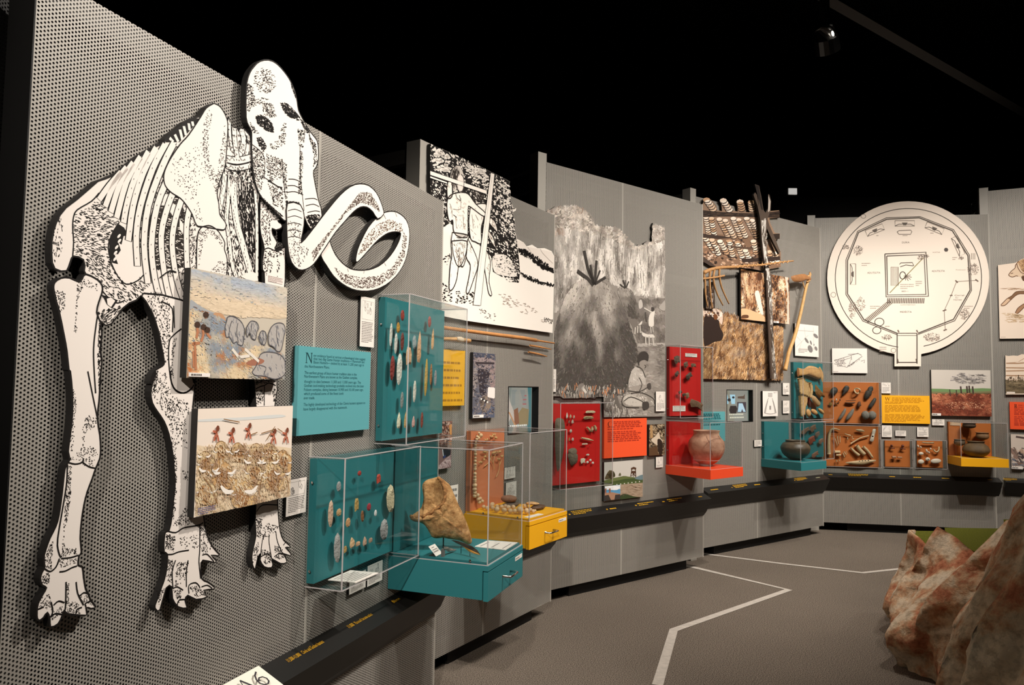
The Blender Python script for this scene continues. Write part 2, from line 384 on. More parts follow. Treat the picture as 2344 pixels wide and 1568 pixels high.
# ---------------------------------------------------------------- lettering and print helpers
INK = (24, 20, 18); CARDW = (238, 230, 221)
_fcache = {}
def glyphs(txt):
    if txt not in _fcache:
        cu = bpy.data.curves.new('tmp_text', 'FONT'); cu.body = txt; cu.resolution_u = 2
        ob = bpy.data.objects.new('tmp_text', cu); me = ob.to_mesh()
        vs = [tuple(v.co[:2]) for v in me.vertices]; fs = [tuple(p.vertices) for p in me.polygons]
        ob.to_mesh_clear(); bpy.data.objects.remove(ob); bpy.data.curves.remove(cu); _fcache[txt] = (vs, fs)
    return _fcache[txt]
def text(mb, txt, u0, z0, u1, h, o, col=INK, dz=0., vert=False):     # baseline (u0,z0)-(u1,z0+dz), letter height h
    vs, fs = glyphs(txt)
    if not vs: return
    x0 = min(v[0] for v in vs); x1 = max(v[0] for v in vs); k = (u1 - u0) / max(x1 - x0, 1e-6); kz = h / .7
    mb.add([(u0 + (v[0] - x0) * k, o, z0 + v[1] * kz + dz * (v[0] - x0) / max(x1 - x0, 1e-6)) for v in vs], [f[::1] for f in fs], col)
def greek(mb, u0, u1, zt, zb, n, o, col=(90, 84, 80), fill=.42, seed=1, last=.6):     # lines of print too small to read
    rd = random.Random(seed); lh = (zt - zb) / n; w = u1 - u0
    for i in range(n):
        z = zt - lh * (i + .5); u = u0; e = u1 if i < n - 1 else u0 + w * last
        e -= rd.uniform(0, .12) * w
        while u < e:
            l = rd.uniform(.05, .14) * w; a = min(u + l, e)
            mb.flat([(u, z - lh * fill / 2), (a, z - lh * fill / 2), (a, z + lh * fill / 2), (u, z + lh * fill / 2)], o, col); u = a + .022 * w
def dash(mb, pan, px, off, ln, ang, w, col):     # one short pen stroke, px units
    dx, dy = math.cos(ang) * ln / 2, math.sin(ang) * ln / 2; nx, ny = -math.sin(ang) * w / 2, math.cos(ang) * w / 2
    x, y = px
    q = [pan.hit(x - dx - nx, y - dy - ny, off), pan.hit(x - dx + nx, y - dy + ny, off), pan.hit(x + dx + nx, y + dy + ny, off), pan.hit(x + dx - nx, y + dy - ny, off)]
    mb.add([(a, off, b) for a, b in q], [(0, 1, 2, 3)], col)
def stip(mb, pan, poly, n, off, ln=(1.5, 3.5), ang=0., jit=.4, w=1.3, col=INK, seed=0):
    rd = random.Random(seed + n)
    for p in scatter(poly, n, rd):
        a = ang(p) if callable(ang) else ang
        dash(mb, pan, p, off, rd.uniform(*ln), a + rd.uniform(-jit, jit), w * rd.uniform(.7, 1.2), col if not isinstance(col, list) else rd.choice(col))
def line(mb, pan, pts, w, off, col=INK, sm=True, taper=False):      # px polyline, width in metres
    if sm and len(pts) > 2: pts = smooth(pts, False, 3)
    mb.stroke(onp(pan, pts, off), w, off, col, taper)
def fillp(mb, pan, pts, off, col, sm=False):
    if sm: pts = smooth(pts, True, 3)
    mb.flat(onp(pan, pts, off), off, col)
def blobs(mb, pan, poly, n, off, r, col, seed=0, asp=1., ang=0.):   # leafy splotches of ink
    rd = random.Random(seed + 31)
    for p in scatter(poly, n, rd):
        k = rd.choice((5, 6, 7)); rr = rd.uniform(*r); a0 = rd.uniform(0, 6.3); t = ang + rd.uniform(-.5, .5); q = []
        for i in range(k):
            a = a0 + 6.283 * i / k; s_ = rr * rd.uniform(.5, 1.25); x, y = s_ * math.cos(a), s_ * math.sin(a) * asp
            q.append(pan.hit(p[0] + x * math.cos(t) - y * math.sin(t), p[1] + x * math.sin(t) + y * math.cos(t), off))
        mb.add([(a, off, b) for a, b in q], [tuple(range(k - 1, -1, -1))], col if not isinstance(col, list) else rd.choice(col))
def rect(pan, c, off):       # photo corners TL TR BR BL of a front face -> u0 u1 z0 z1
    q = onp(pan, c, off); return ((q[0][0] + q[3][0]) / 2, (q[1][0] + q[2][0]) / 2, (q[2][1] + q[3][1]) / 2, (q[0][1] + q[1][1]) / 2)
class Board(Thing):
    def __init__(s, name, label, cat, pan, c, off=.022, th=.02, face=CARDW, edge=None, group=None):
        s.r = rect(pan, c, off); u0, u1, z0, z1 = s.r; s.f = off
        Thing.__init__(s, name, label, cat, pan, ((u0 + u1) / 2, off - th, z0), group)
        s.part('backing_board', MB().box(u0, u1, z0, z1, off - th, off), edge or BOARDK)
        s.mb = MB(); s.mb.box(u0, u1, z0, z1, off, off + .0006, face); s.e = off + .0010; s.mb.clip = (u0, u1, z0, z1)
    def layer(s, k=1): return s.e + .00025 * (k - 1)
    def caption(s, px4, n=1, col=(238, 232, 226)):
        u0, u1, z0, z1 = rect(s.pan, px4, s.f); e = s.layer(24); m = MB(); m.box(u0, u1, z0, z1, s.f, e, col)
        greek(m, u0 + (u1 - u0) * .06, u1 - (u1 - u0) * .05, z1, z0, n, e + .0003, (110, 104, 100), .5); s.part('caption_strip', m, PRINT)
    def done(s, name='printed_face'):
        return s.part(name, s.mb, PRINT)
def card(pan, c, label, off=.012, th=.01, sketch=0, lines=5, seed=1, group='white caption cards', edge=None):   # small white caption card
    b = Board('caption_card', label, 'caption card', pan, c, off, th, CARDW, edge or BOARDK, group); u0, u1, z0, z1 = b.r; w, h = u1 - u0, z1 - z0
    zt = z1 - h * .08; rd = random.Random(seed); o = b.layer(1)
    if sketch:
        zb = z1 - h * sketch
        for k in range(7):
            cu, cz = rd.uniform(u0 + .18 * w, u1 - .18 * w), rd.uniform(zb + .05 * h, zt - .04 * h); r_ = w * rd.uniform(.04, .1)
            pts = [(cu + r_ * math.cos(a) * rd.uniform(.4, .9), cz + r_ * math.sin(a) * 1.3) for a in [i * .9 for i in range(8)]]
            b.mb.stroke(pts, w * .016, o, (140, 134, 130))
        b.mb.stroke([(u0 + .1 * w, zb), (u1 - .1 * w, zb), (u1 - .1 * w, zt), (u0 + .1 * w, zt), (u0 + .1 * w, zb)], w * .01, o, (170, 165, 160)); zt = zb - .04 * h
    if lines: greek(b.mb, u0 + .1 * w, u1 - .08 * w, zt, z0 + .08 * h, lines, o, (128, 122, 118), seed=seed)
    b.done(); return b
def sign(pan, c, label, mt, col, off=.022, th=.02):     # coloured text panel
    t = Board('text_panel', label, 'text panel', pan, c, off, th, col, mt); return t
CHARS = {   # serif initials, unit box
 'N': [[(0,.95),(.3,.95),(.78,.22),(.78,.95),(.86,.95),(.86,0),(.8,0),(.2,.86),(.2,0),(.12,0),(.12,.92),(0,.92)],[(.03,0),(.29,0),(.29,.04),(.03,.04)],[(.69,.91),(.95,.91),(.95,.95),(.69,.95)]],
 'W': [[(0,.95),(.22,.95),(.4,.2),(.55,.8),(.6,.95),(.68,.95),(.86,.2),(1.02,.95),(1.1,.95),(.88,0),(.8,0),(.58,.75),(.38,0),(.3,0),(.08,.92),(0,.92)],[(.98,.91),(1.2,.91),(1.2,.95),(.98,.95)]],
 'B': [[(0,0),(.34,0),(.5,.06),(.56,.2),(.56,.32),(.46,.46),(.32,.5),(.42,.55),(.5,.66),(.5,.78),(.42,.9),(.3,.95),(0,.95),(0,.91),(.08,.91),(.08,.52),(.22,.52),(.22,.9),(.28,.9),(.36,.8),(.36,.64),(.26,.53),(.22,.53),(.22,.49),(.3,.48),(.4,.36),(.4,.16),(.3,.05),(.22,.05),(.22,.5),(.08,.5),(.08,.04),(0,.04)]],
}
def initial(mb, ch, u, z, w, h, o, col=INK):
    if ch == 'C':
        A = [(.5 + .5 * math.cos(a), .48 + .48 * math.sin(a)) for a in [math.radians(35 + i * 14.5) for i in range(21)]]
        B_ = [(.56 + .38 * math.cos(a), .48 + .44 * math.sin(a)) for a in [math.radians(325 - i * 14.5) for i in range(21)]]
        polys = [A + B_]
    else: polys = CHARS[ch]
    for p in polys: mb.flat([(u + x * w, z + y * h) for x, y in p], o, col)
# ---------------------------------------------------------------- acrylic cases
def glass_box(t, u0, u1, z0, z1, o0, o1, th=.006, floor=True, top=True, name='acrylic_pane'):
    e = .0007
    t.part(name, MB().box(u0, u1, z0, z1, o1 - th, o1), ACR)
    t.part(name, MB().box(u0, u0 + th, z0, z1, o0, o1 - th), ACR)
    t.part(name, MB().box(u1 - th, u1, z0, z1, o0, o1 - th), ACR)
    if top: t.part(name, MB().box(u0, u1, z1 - th, z1, o0, o1), ACR)
    if floor: t.part(name, MB().box(u0, u1, z0, z0 + th, o0, o1), ACR)
    w = th * .55
    for u in (u0, u1): t.part('polished_edge', MB().box(u - w / 2, u + w / 2, z0, z1, o1 - w, o1 + e), AED)
    for z in ([z1] if top else []) + [z0]:
        t.part('polished_edge', MB().box(u0, u1, z - w / 2, z + w / 2, o1 - w, o1 + e), AED)
        for u in (u0, u1): t.part('polished_edge', MB().box(u - w / 2, u + w / 2, z - w / 2, z + w / 2, o0, o1), AED)
def screws(t, pts, o):
    for u, z in pts: t.part('screw', MB().ell((u, o, z), (.005, .003, .005), 8, 4), CHROME)
def wall_case(label, pan, u0, u1, z0, z1, depth, back, cat='display case'):
    t = Thing('display_case', label, cat, pan, ((u0 + u1) / 2, 0, z0))
    t.part('back_panel', MB().box(u0 + .008, u1 - .008, z0 + .01, z1 - .008, .0015, .03), back)
    glass_box(t, u0, u1, z0, z1, .0015, depth)
    for z in (z0 + .12 * (z1 - z0), z1 - .2 * (z1 - z0)):
        t.part('screw', MB().ell((u0 - .001, .018, z), (.003, .005, .005), 8, 4), CHROME)
        t.part('screw', MB().ell((u1 + .001, .018, z), (.003, .005, .005), 8, 4), CHROME)
    return t
def shelf_case(label, pan, u0, u1, zs0, zs1, z1, depth, paint, back=None, bz=None, bdepth=.03):   # pedestal shelf with hood
    t = Thing('shelf_case', label, 'display case', pan, ((u0 + u1) / 2, 0, zs0))
    t.part('shelf', MB().box(u0, u1, zs0, zs1, .0015, depth), paint)
    if back: t.part('back_panel', MB().box(bz[0], bz[1], zs1, bz[2], .0015, bdepth), back)
    glass_box(t, u0 + .004, u1 - .004, zs1, z1, .0015, depth - .004, floor=False)
    for z in (zs1 + .12, z1 - .12): t.part('screw', MB().ell((u0 + .003, .018, z), (.003, .005, .005), 8, 4), CHROME)
    return t
def drawer_case(label, pan, u0, u1, zb, zt, hood, depth, paint, back=None):
    t = Thing('drawer_case', label, 'display case', pan, ((u0 + u1) / 2, 0, zb))
    t.part('cabinet', MB().box(u0, u1, zb, zt - .02, .0015, depth - .024), paint)
    t.part('cabinet_top', MB().box(u0, u1, zt - .02, zt, .0015, depth), paint)
    t.part('top_plinth', MB().box(u0 + .012, u1 - .012, zt, zt + .012, .002, depth - .012), paint)
    dr = t.part('drawer_front', MB().box(u0, u1, zb - .004, zt - .024, depth - .02, depth), paint)
    um = (u0 + u1) / 2; zm = (zb + zt) / 2 - .01; h = MB()
    h.tube([(um - .045, depth, zm), (um - .045, depth + .03, zm), (um - .038, depth + .036, zm), (um + .038, depth + .036, zm), (um + .045, depth + .03, zm), (um + .045, depth, zm)], .0045, k=8)
    h.smooth = True; t.part('drawer_handle', h, CHROME, dr)
    lb = MB().box(u1 - .1, u1 - .012, zt - .05, zt - .033, depth, depth + .001, CARDW)
    greek(lb, u1 - .096, u1 - .016, zt - .036, zt - .047, 1, depth + .0014, (120, 115, 112)); t.part('drawer_label', lb, PRINT, dr)
    glass_box(t, u0 + .004, u1 - .004, zt + .002, hood, .018, depth - .004, floor=False)
    for f in (.3, .82): t.part('screw', MB().ell((u0 + .003, depth * f, zt + .014), (.003, .006, .006), 8, 4), CHROME)
    return t

from mathutils import noise as _nz
def tonal(mb, pan, poly, n, off, ln, ang, jit, w, fn, seed=0):      # brushwork whose tone follows fn(px, py) -> colour
    rd = random.Random(seed)
    for p in scatter(poly, n, rd):
        c = fn(p); v = rd.uniform(-8, 8); c = tuple(int(min(250, max(8, x + v)) // 4 * 4) for x in c); a = ang(p) if callable(ang) else ang
        dash(mb, pan, p, off + rd.uniform(0, .0002), rd.uniform(*ln), a + rd.uniform(-jit, jit), w * rd.uniform(.7, 1.3), c)
def fbm(x, y, s): return _nz.fractal(Vector((x * s, y * s, 1.7)), .9, 2.1, 4)
def mixc(a, c, t): t = min(1, max(0, t)); return tuple(x + (y - x) * t for x, y in zip(a, c))
# ---------------------------------------------------------------- mammoth skeleton cut-out board
A_ = (350, 100, 2.614); B_ = (50, 400, 3.135); C_ = (50, 850, 2.614); G_ = (0, 0, 3.136)
MF = .028
T = Thing('mammoth_cutout', 'large white cut-out board of a mammoth skeleton in black ink', 'wall graphic', P0, (P0.hit(400, 900)[0], .008, P0.hit(150, 1425)[1]))
MW = (240, 231, 223)
def piece(name, pts, off, ink, sm=2, label=None):
    out = smooth(onp(P0, pts, off), True, sm); mb = MB()
    n = len(out)
    b = T.part(name, MB().prism(out, off - .02, off, side=True, back=True), [BOARDK], label=label)
    mb.flat(out, off + .0005, MW)
    mb.stroke(out + out[:1], .0042, off + .0011, INK)
    ink(mb, off + .0008)
    T.part('ink_drawing', mb, PRINT, b)
torso = Z(*G_, '1525,745 1480,770 1435,835 1390,848 1330,875 1270,930 1225,958 1185,1000 1180,1022 1100,1060 1000,1120 930,1180 870,1230 830,1250 760,1280 700,1300 620,1370 550,1430 470,1490 430,1540') \
  + Z(*B_, '270,290 245,340 225,400 212,480 210,560 215,630 235,675 280,693 320,690 335,660 355,600 365,585 405,590 440,610 450,650 445,690 470,740 540,800 575,830 565,870 545,920 530,990 550,1040 600,1082 640,1070 680,1020 720,960 770,920 820,900 850,870 900,880 1000,960 1150,980') \
  + Z(*A_, '440,1440 630,1430 630,1200 625,1000 640,880 605,700 590,570 575,545 545,510 522,503 512,525 500,502 482,500 470,520 462,480 455,440 445,470 430,420 400,375')
hind = Z(*B_, '455,712 430,748 400,765 340,738 280,740 235,770 225,805 230,840 240,890 260,960 280,1050 300,1150 320,1260 335,1400') \
  + Z(*C_, '288,0 300,130 300,260 285,400 275,480 285,530 262,560 250,620 240,720 220,860 200,930 165,1000 140,1070 128,1120 135,1170 120,1200 108,1240 120,1280 145,1295 120,1340 95,1390 88,1440 90,1480 105,1490 130,1470 150,1442 165,1482 170,1530 215,1510 240,1460 250,1430 270,1450 350,1460 388,1455 382,1412 410,1420 440,1410 410,1370 395,1330 380,1300 368,1230 360,1170 335,1160 340,1105 355,1080 348,1000 355,900 370,800 390,720 420,640 440,580 465,520 470,460 465,380 450,280 460,180 465,100 470,10') \
  + Z(*B_, '572,1330 560,1250 572,1150 562,1060 535,990 550,915 572,850 575,800 540,752')
mid = Z(*B_, '870,850 890,910 930,980 960,1060 985,1150 1005,1250 1020,1340 1010,1370 960,1400 930,1450 920,1500') \
  + Z(*C_, '800,0 785,60 770,120 780,190 810,240 850,300 880,380 900,480 910,580 915,680 905,780 895,880 880,950 858,962 850,1010 850,1080 870,1095 865,1180 850,1250 835,1290 815,1350 795,1400 800,1425 825,1425 862,1295 895,1290 900,1360 935,1410 985,1415 975,1370 990,1340 1040,1365 1105,1350 1085,1310 1140,1305 1150,1290 1110,1260 1075,1240 1070,1170 1080,1130 1150,1145 1160,1130 1130,1100 1175,1105 1175,1090 1140,1050 1110,990 1092,920 1085,860 1050,700 1040,300 1020,215 1035,80 1020,40') + Z(*B_, '1240,1500 1245,1300 1240,1050 1150,900')
fore = Z(*A_, '655,860 640,980 640,1100 650,1160 665,1222 655,1290 655,1350 668,1440') + Z(*C_, '1392,10 1390,60 1400,210 1395,500 1400,790 1395,900 1400,980 1385,1050 1375,1110 1380,1160 1395,1180 1410,1110 1430,1090 1425,1130 1450,1170 1490,1175 1500,1150 1492,1120 1545,1150 1580,1145 1580,1120 1562,1090 1605,1105 1605,1085 1575,1052 1600,1055 1600,1040 1565,1010 1545,960 1535,880 1530,790 1520,500 1512,210 1530,100 1525,50') \
  + Z(*A_, '785,1470 790,1400 790,1260 785,1215 742,1238 728,1222 742,1190 715,1140 712,1105 735,1115 770,1100 765,1075 745,1062 780,1040 770,960')
skull = Z(*A_, '690,97 640,105 605,135 578,175 562,230 557,300 557,440 572,490 590,530 590,640 600,780 620,860 650,920 700,970 770,1045 800,1062 880,1062 905,1035 945,1112 1010,1030 990,940 975,870 962,800 960,760 975,740 988,690 987,610 975,570 935,520 900,460 870,400 862,350 850,290 825,230 790,175 740,120')
tuskA = Z(*A_, '800,1050 802,1150 810,1240 830,1310 870,1352 915,1350 960,1320 1000,1265 1040,1205 1090,1130 1150,1060 1200,1005 1240,978 1280,978 1315,1005 1345,1048 1380,1020 1375,985 1360,940 1335,890 1290,848 1235,838 1180,855 1120,905 1060,975 1005,1045 940,1130 885,1192 895,1130 905,1040 880,962 805,955')
tuskB = Z(*A_, '1005,1270 1040,1330 1080,1390 1130,1435 1190,1468 1250,1480 1320,1475 1390,1445 1450,1395 1495,1330 1520,1260 1533,1180 1533,1110 1515,1055 1480,1020 1440,1003 1390,1008 1340,1040 1290,1095 1250,1170 1225,1230 1213,1290 1222,1307 1250,1280 1290,1235 1330,1190 1370,1155 1410,1132 1450,1125 1478,1130 1482,1145 1470,1185 1440,1240 1400,1290 1350,1330 1290,1352 1230,1355 1180,1345 1130,1310 1090,1260 1065,1205 1055,1180 1020,1220')
def zs(z, *txt): return [Z(*z, t) for t in txt]
def ink_torso(mb, o):
    L = .0030
    # neural spines over the shoulder
    fillp(mb, P0, Z(*G_, '1440,850 1390,850 1330,878 1270,932 1225,960 1190,1005 1190,1022 1290,1020'), o, INK)
    for a, b in (('1218,990', '1245,1020'), ('1255,965', '1280,1018'), ('1292,930', '1310,1005'), ('1320,905', '1335,970'), ('1355,885', '1362,935'), ('1380,872', '1388,905')):
        (p, q) = Z(*G_, a + ' ' + b); line(mb, P0, [p, q], .009, o + .0003, MW, False)
    # thorax, dark between the ribs
    th = [(300, 392), (345, 350), (408, 328), (412, 360), (395, 420), (440, 470), (455, 560), (440, 690), (400, 640), (330, 620), (290, 500), (262, 470), (255, 430)]
    stip(mb, P0, th, 1500, o, (3, 7), lambda p: 1.9, .9, 1.7)
    fillp(mb, P0, [(405, 350), (385, 400), (352, 470), (330, 540), (338, 600), (352, 618), (420, 612), (432, 500), (395, 430)], o, (52, 46, 42))
    stip(mb, P0, [(400, 380), (360, 470), (335, 560), (350, 610), (420, 610), (430, 500)], 420, o + .0003, (3, 7), .25, .5, 1.5, MW, 5)
    for p in zs(A_, '70,905 95,900 85,960 50,940', '110,960 140,970 130,1050 100,1000', '160,1050 190,1090 185,1140 160,1110', '95,985 100,960 60,945 50,960'): fillp(mb, P0, p, o + .0004, MW)
    ribs = [((277, 394), (250, 425), (227, 457)), ((290, 383), (262, 420), (241, 473)), ((305, 372), (275, 420), (254, 486)), ((322, 359), (290, 415), (267, 499)), ((340, 347), (308, 410), (290, 470), (283, 510)),
            ((358, 338), (328, 395), (305, 470), (294, 551)), ((378, 331), (350, 385), (322, 470), (312, 540), (315, 609)), ((398, 328), (372, 380), (340, 470), (330, 560), (339, 649)), ((412, 345), (388, 400), (360, 470), (347, 560), (355, 640), (369, 689)),
            ((402, 430), (385, 470), (369, 540), (377, 630), (394, 703)), ((420, 445), (402, 500), (394, 560), (405, 640), (421, 690)), ((436, 465), (427, 520), (428, 600), (432, 640))]
    for i, r in enumerate(ribs):
        w = .0125 + .0006 * min(i, 7)
        line(mb, P0, r, w + .0052, o + .0005, INK); line(mb, P0, r, w, o + .0007, MW)
        pts = smooth(list(r), False, 6)
        for k in range(4, len(pts) - 2, 2):
            if i > 3: dash(mb, P0, (pts[k][0] + random.uniform(-2.5, 2.5), pts[k][1]), o + .0009, 3.5, 1.75, 1.2, INK)
    # pelvis
    stip(mb, P0, Z(*B_, '530,190 470,230 380,290 365,400 370,560 460,600 470,690 560,760 640,900 720,920 880,860 930,760 880,720 760,790 700,730 650,640 620,520 650,420 700,340 640,280 580,200'), 900, o, (3.5, 7), lambda p: .15 if p[1] < 590 else .7, .35, 1.5)
    stip(mb, P0, Z(*B_, '270,300 300,300 290,420 290,560 240,640 215,560 230,400'), 60, o, (3, 6), 1.5, .3, 1.4)
    for s in zs(B_, '555,130 500,190 400,250 372,300 365,380 372,480 365,585', '645,640 690,730 750,785 830,760 890,700 920,660 910,640', '700,340 650,420 620,520 645,640', '575,830 640,900 690,920 740,900'): line(mb, P0, s, L, o + .0002)
    fillp(mb, P0, Z(*B_, '690,350 735,380 760,430 730,440 715,500 690,480 710,540 690,570 660,560 680,610 690,640 650,630 625,560 630,480 660,400'), o + .0003, INK)
    for c_ in ((697, 440), (700, 475), (680, 520), (672, 560), (668, 605)):
        (p,) = Z(*B_, '%d,%d' % c_); mb.ell((P0.hit(*p, o)[0], o + .0003, P0.hit(*p, o)[1]), (.007, .0003, .003), 8, 4, .9, col=MW)
    fillp(mb, P0, Z(*B_, '570,860 640,880 690,900 650,960 610,930 590,890'), o + .0003, INK); fillp(mb, P0, Z(*B_, '610,890 640,880 670,905 640,950 615,930'), o + .0005, MW)
    stip(mb, P0, Z(*B_, '550,990 600,960 680,960 700,930 720,950 640,1070 590,1075'), 130, o + .0003, (3, 6), 2.4, .4, 1.6)
    # shoulder blade and upper arm
    sc = Z(*A_, '365,357 320,385 285,440 215,545 165,600 110,680 75,750 65,800 75,850 110,890 165,925 200,965 235,1020 262,1085 300,1095 400,1112 430,1110 438,1080 420,1050 400,1020 395,960 385,900 400,820 430,740 440,650 447,540 447,470 430,420 400,375')
    fillp(mb, P0, sc, o + .0010, MW, True); line(mb, P0, sc + sc[:1], .0035, o + .0013)
    stip(mb, P0, Z(*A_, '340,390 300,470 300,640 320,760 380,900 400,820 340,700 330,560 355,430'), 230, o + .0013, (1.5, 3), 0, 1.5, 1.3)
    stip(mb, P0, Z(*A_, '130,680 300,560 330,760 260,900 320,1080 250,1040 180,900 90,780'), 190, o + .0013, (1.5, 3), 0, 1.5, 1.3)
    stip(mb, P0, Z(*A_, '430,480 440,600 425,740 395,880 380,800 405,640'), 120, o + .0013, (1.5, 3), 0, 1.5, 1.3)
    hu = Z(*A_, '262,1400 262,1250 268,1150 285,1105 310,1092 345,1090 385,1115 410,1150 430,1190 428,1230 445,1290 440,1400')
    fillp(mb, P0, hu, o + .0010, MW); line(mb, P0, hu, .0035, o + .0014)
    stip(mb, P0, Z(*A_, '275,1130 320,1100 400,1140 425,1230 390,1180 340,1130 300,1200 275,1330'), 110, o + .0014, (1.5, 3), 0, 1.5, 1.3)
    stip(mb, P0, Z(*A_, '380,1300 440,1300 440,1390 330,1390'), 60, o + .0014, (1.5, 3), 0, 1.5, 1.3)
    # breast bones and neck
    ch = Z(*A_, '440,690 590,640 610,830 625,1000 630,1400 600,1400 450,1400 440,1120 400,1010 400,830')
    stip(mb, P0, ch, 800, o, (4, 9), 1.45, .3, 1.7)
    stip(mb, P0, Z(*A_, '515,850 600,840 625,1000 630,1380 600,1370 540,1150 515,980'), 420, o + .0002, (6, 12), 1.5, .12, 2.0)
    for s, w in (('432,780 420,880 400,990', .016), ('462,778 455,900 440,1040 455,1150', .014), ('487,785 484,900 500,1060 540,1210 585,1370', .024), ('455,1160 470,1300 500,1400', .014), ('612,880 622,1050 622,1390', .012)):
        p = Z(*A_, s); line(mb, P0, p, w + .005, o + .0005); line(mb, P0, p, w, o + .0008, MW)
        q = smooth(p, False, 8)
        for k in range(1, len(q) - 1): dash(mb, P0, (q[k][0] + random.uniform(-4, 4), q[k][1]), o + .001, 5, 1.5, 1.1, INK)
    for s, w in (('458,470 462,560 475,640', .010), ('487,505 490,580 505,680', .017), ('530,515 545,580 530,650', .02), ('570,550 575,600', .012), ('445,690 500,700 560,690 590,680', .018), ('440,730 500,745 580,730', .014)):
        p = Z(*A_, s); line(mb, P0, p, w + .005, o + .0005); line(mb, P0, p, w, o + .0008, MW); stip(mb, P0, [(min(a for a, b in p) - 5, min(b for a, b in p)), (max(a for a, b in p) + 5, min(b for a, b in p)), (max(a for a, b in p) + 5, max(b for a, b in p)), (min(a for a, b in p) - 5, max(b for a, b in p))], 30, o + .001, (2, 5), 1.3, .3, 1.2)
    stip(mb, P0, Z(*A_, '445,760 590,740 605,830 520,850 440,800'), 130, o + .0011, (2, 6), 1.5, .5, 1.4)
    fillp(mb, P0, Z(*A_, '560,1372 600,1365 625,1380 630,1420 580,1420 530,1395'), o + .001, MW)
def ink_leg(mb, o, strokes, fields, w=.0032):
    for s in strokes: line(mb, P0, s, w, o + .0002)
    for poly, n, ang in fields: stip(mb, P0, poly, n, o + .0002, (1.5, 3.6), ang, .6, 1.5)
def ink_hind(mb, o):
    S = zs(B_, '548,985 530,1100 515,1250 520,1420 530,1568') + zs(C_, '395,0 415,100 450,270', '275,545 320,555 360,545 370,520', '365,545 400,570 440,580', '272,550 270,650 255,760 215,1000 220,1080 235,1115', '235,1120 290,1115 340,1100', '135,1180 170,1198 205,1170 225,1120', '225,1200 260,1195 300,1175 330,1165', '175,1380 185,1440 165,1480', '265,1260 262,1400 255,1440', '325,1260 335,1330 370,1400', '95,1425 130,1410', '175,1470 200,1450 240,1455', '340,1350 370,1325 395,1330', '385,1410 380,1390 410,1375', '325,1450 330,1425 360,1412', '190,1400 220,1375 255,1385')
    F = [(Z(*B_, '235,830 310,840 310,960 270,990'), 70, 1.4), (Z(*B_, '400,760 450,780 400,900 395,1130 375,1130 390,900'), 75, 1.4), (Z(*B_, '420,745 540,770 540,830 440,790'), 30, .5), (Z(*C_, '305,100 330,150 310,420 295,530 290,400'), 90, 1.4), (Z(*C_, '390,260 450,280 440,330 380,370 370,470 360,440 365,340'), 80, 1.2),
         (Z(*C_, '290,520 380,440 460,460 440,570 370,560'), 90, 1.2), (Z(*C_, '275,560 300,570 290,800 245,1010 235,1110 340,1090 330,1060 260,1060 250,940'), 230, 1.4), (Z(*C_, '165,1040 190,1010 180,1190 140,1180 135,1110'), 90, 1.4), (Z(*C_, '120,1220 170,1205 160,1280 125,1270'), 60, 1.4), (Z(*C_, '225,1130 330,1120 330,1150 230,1180'), 40, .5),
         (Z(*C_, '120,1350 170,1330 180,1430 100,1420'), 60, 1.4), (Z(*C_, '260,1380 340,1380 350,1450 270,1440'), 80, 1.3), (Z(*C_, '340,1340 400,1340 420,1400 360,1390'), 40, 1.2), (Z(*C_, '180,1440 250,1400 240,1450 180,1490'), 40, 1.2), (Z(*C_, '265,1260 285,1270 280,1380 262,1380'), 35, 1.4)]
    ink_leg(mb, o, S, F, .0036)
    stip(mb, P0, Z(*B_, '555,1060 575,1100 572,1568 555,1568 545,1300'), 130, o + .0003, (3, 6), 1.8, .5, 1.8)
def ink_mid(mb, o):
    S = zs(B_, '1000,910 1080,960 1080,1130', '1145,1105 1090,1150 1058,1200 1055,1350 1075,1500 1120,1560 1180,1560 1230,1520', '990,740 1060,690 1110,700', '1090,940 1095,1100') + zs(C_, '890,0 895,60 920,110 970,130 1010,110 1030,80', '870,955 920,965 960,940 1000,930 1060,920 1085,905', '1065,920 1065,1060 1060,1140 1070,1240', '860,1095 900,1095 940,1080 1000,1070', '905,1300 900,1200 920,1130', '985,1290 985,1200 995,1130', '1000,1330 1000,1280 1040,1265 1065,1290', '905,1300 930,1290 965,1310', '930,1400 940,1370 975,1365', '1075,1290 1110,1280 1140,1300', '1080,1100 1110,1095 1150,1140')
    F = [(Z(*B_, '890,860 960,830 1060,880 1070,1150 1050,1350 1020,1340 970,1080'), 330, 1.4), (Z(*B_, '930,1430 980,1400 960,1560 930,1560'), 90, 1.4), (Z(*B_, '1085,1170 1110,1170 1080,1350 1090,1470 1060,1440'), 70, 1.4), (Z(*C_, '800,10 860,10 900,150 1000,180 1000,260 900,300 820,220 780,140'), 330, 1.5), (Z(*C_, '880,320 990,260 990,460 930,440 910,560'), 130, 1.4), (Z(*C_, '910,500 930,520 925,800 900,930 905,780'), 130, 1.4),
         (Z(*C_, '960,580 1000,600 990,690 965,650'), 25, 1.5), (Z(*C_, '900,930 1000,780 1050,860 1000,920'), 130, 1.1), (Z(*C_, '860,970 920,990 910,1080 860,1060'), 130, 1.2), (Z(*C_, '860,1110 910,1130 900,1270 860,1240'), 90, 1.4), (Z(*C_, '930,1140 1000,1140 985,1250 910,1290'), 110, 1.5), (Z(*C_, '1000,1290 1060,1280 1100,1345 1040,1350'), 70, 1.3), (Z(*C_, '910,1310 970,1310 940,1390'), 50, 1.3), (Z(*C_, '1070,930 1095,950 1140,1060 1090,1100 1065,1060'), 80, 1.3), (Z(*C_, '940,1000 1060,960 1060,1060 960,1060'), 45, .2), (Z(*C_, '805,1310 855,1300 820,1400'), 40, 1.4)]
    ink_leg(mb, o, S, F, .0036)
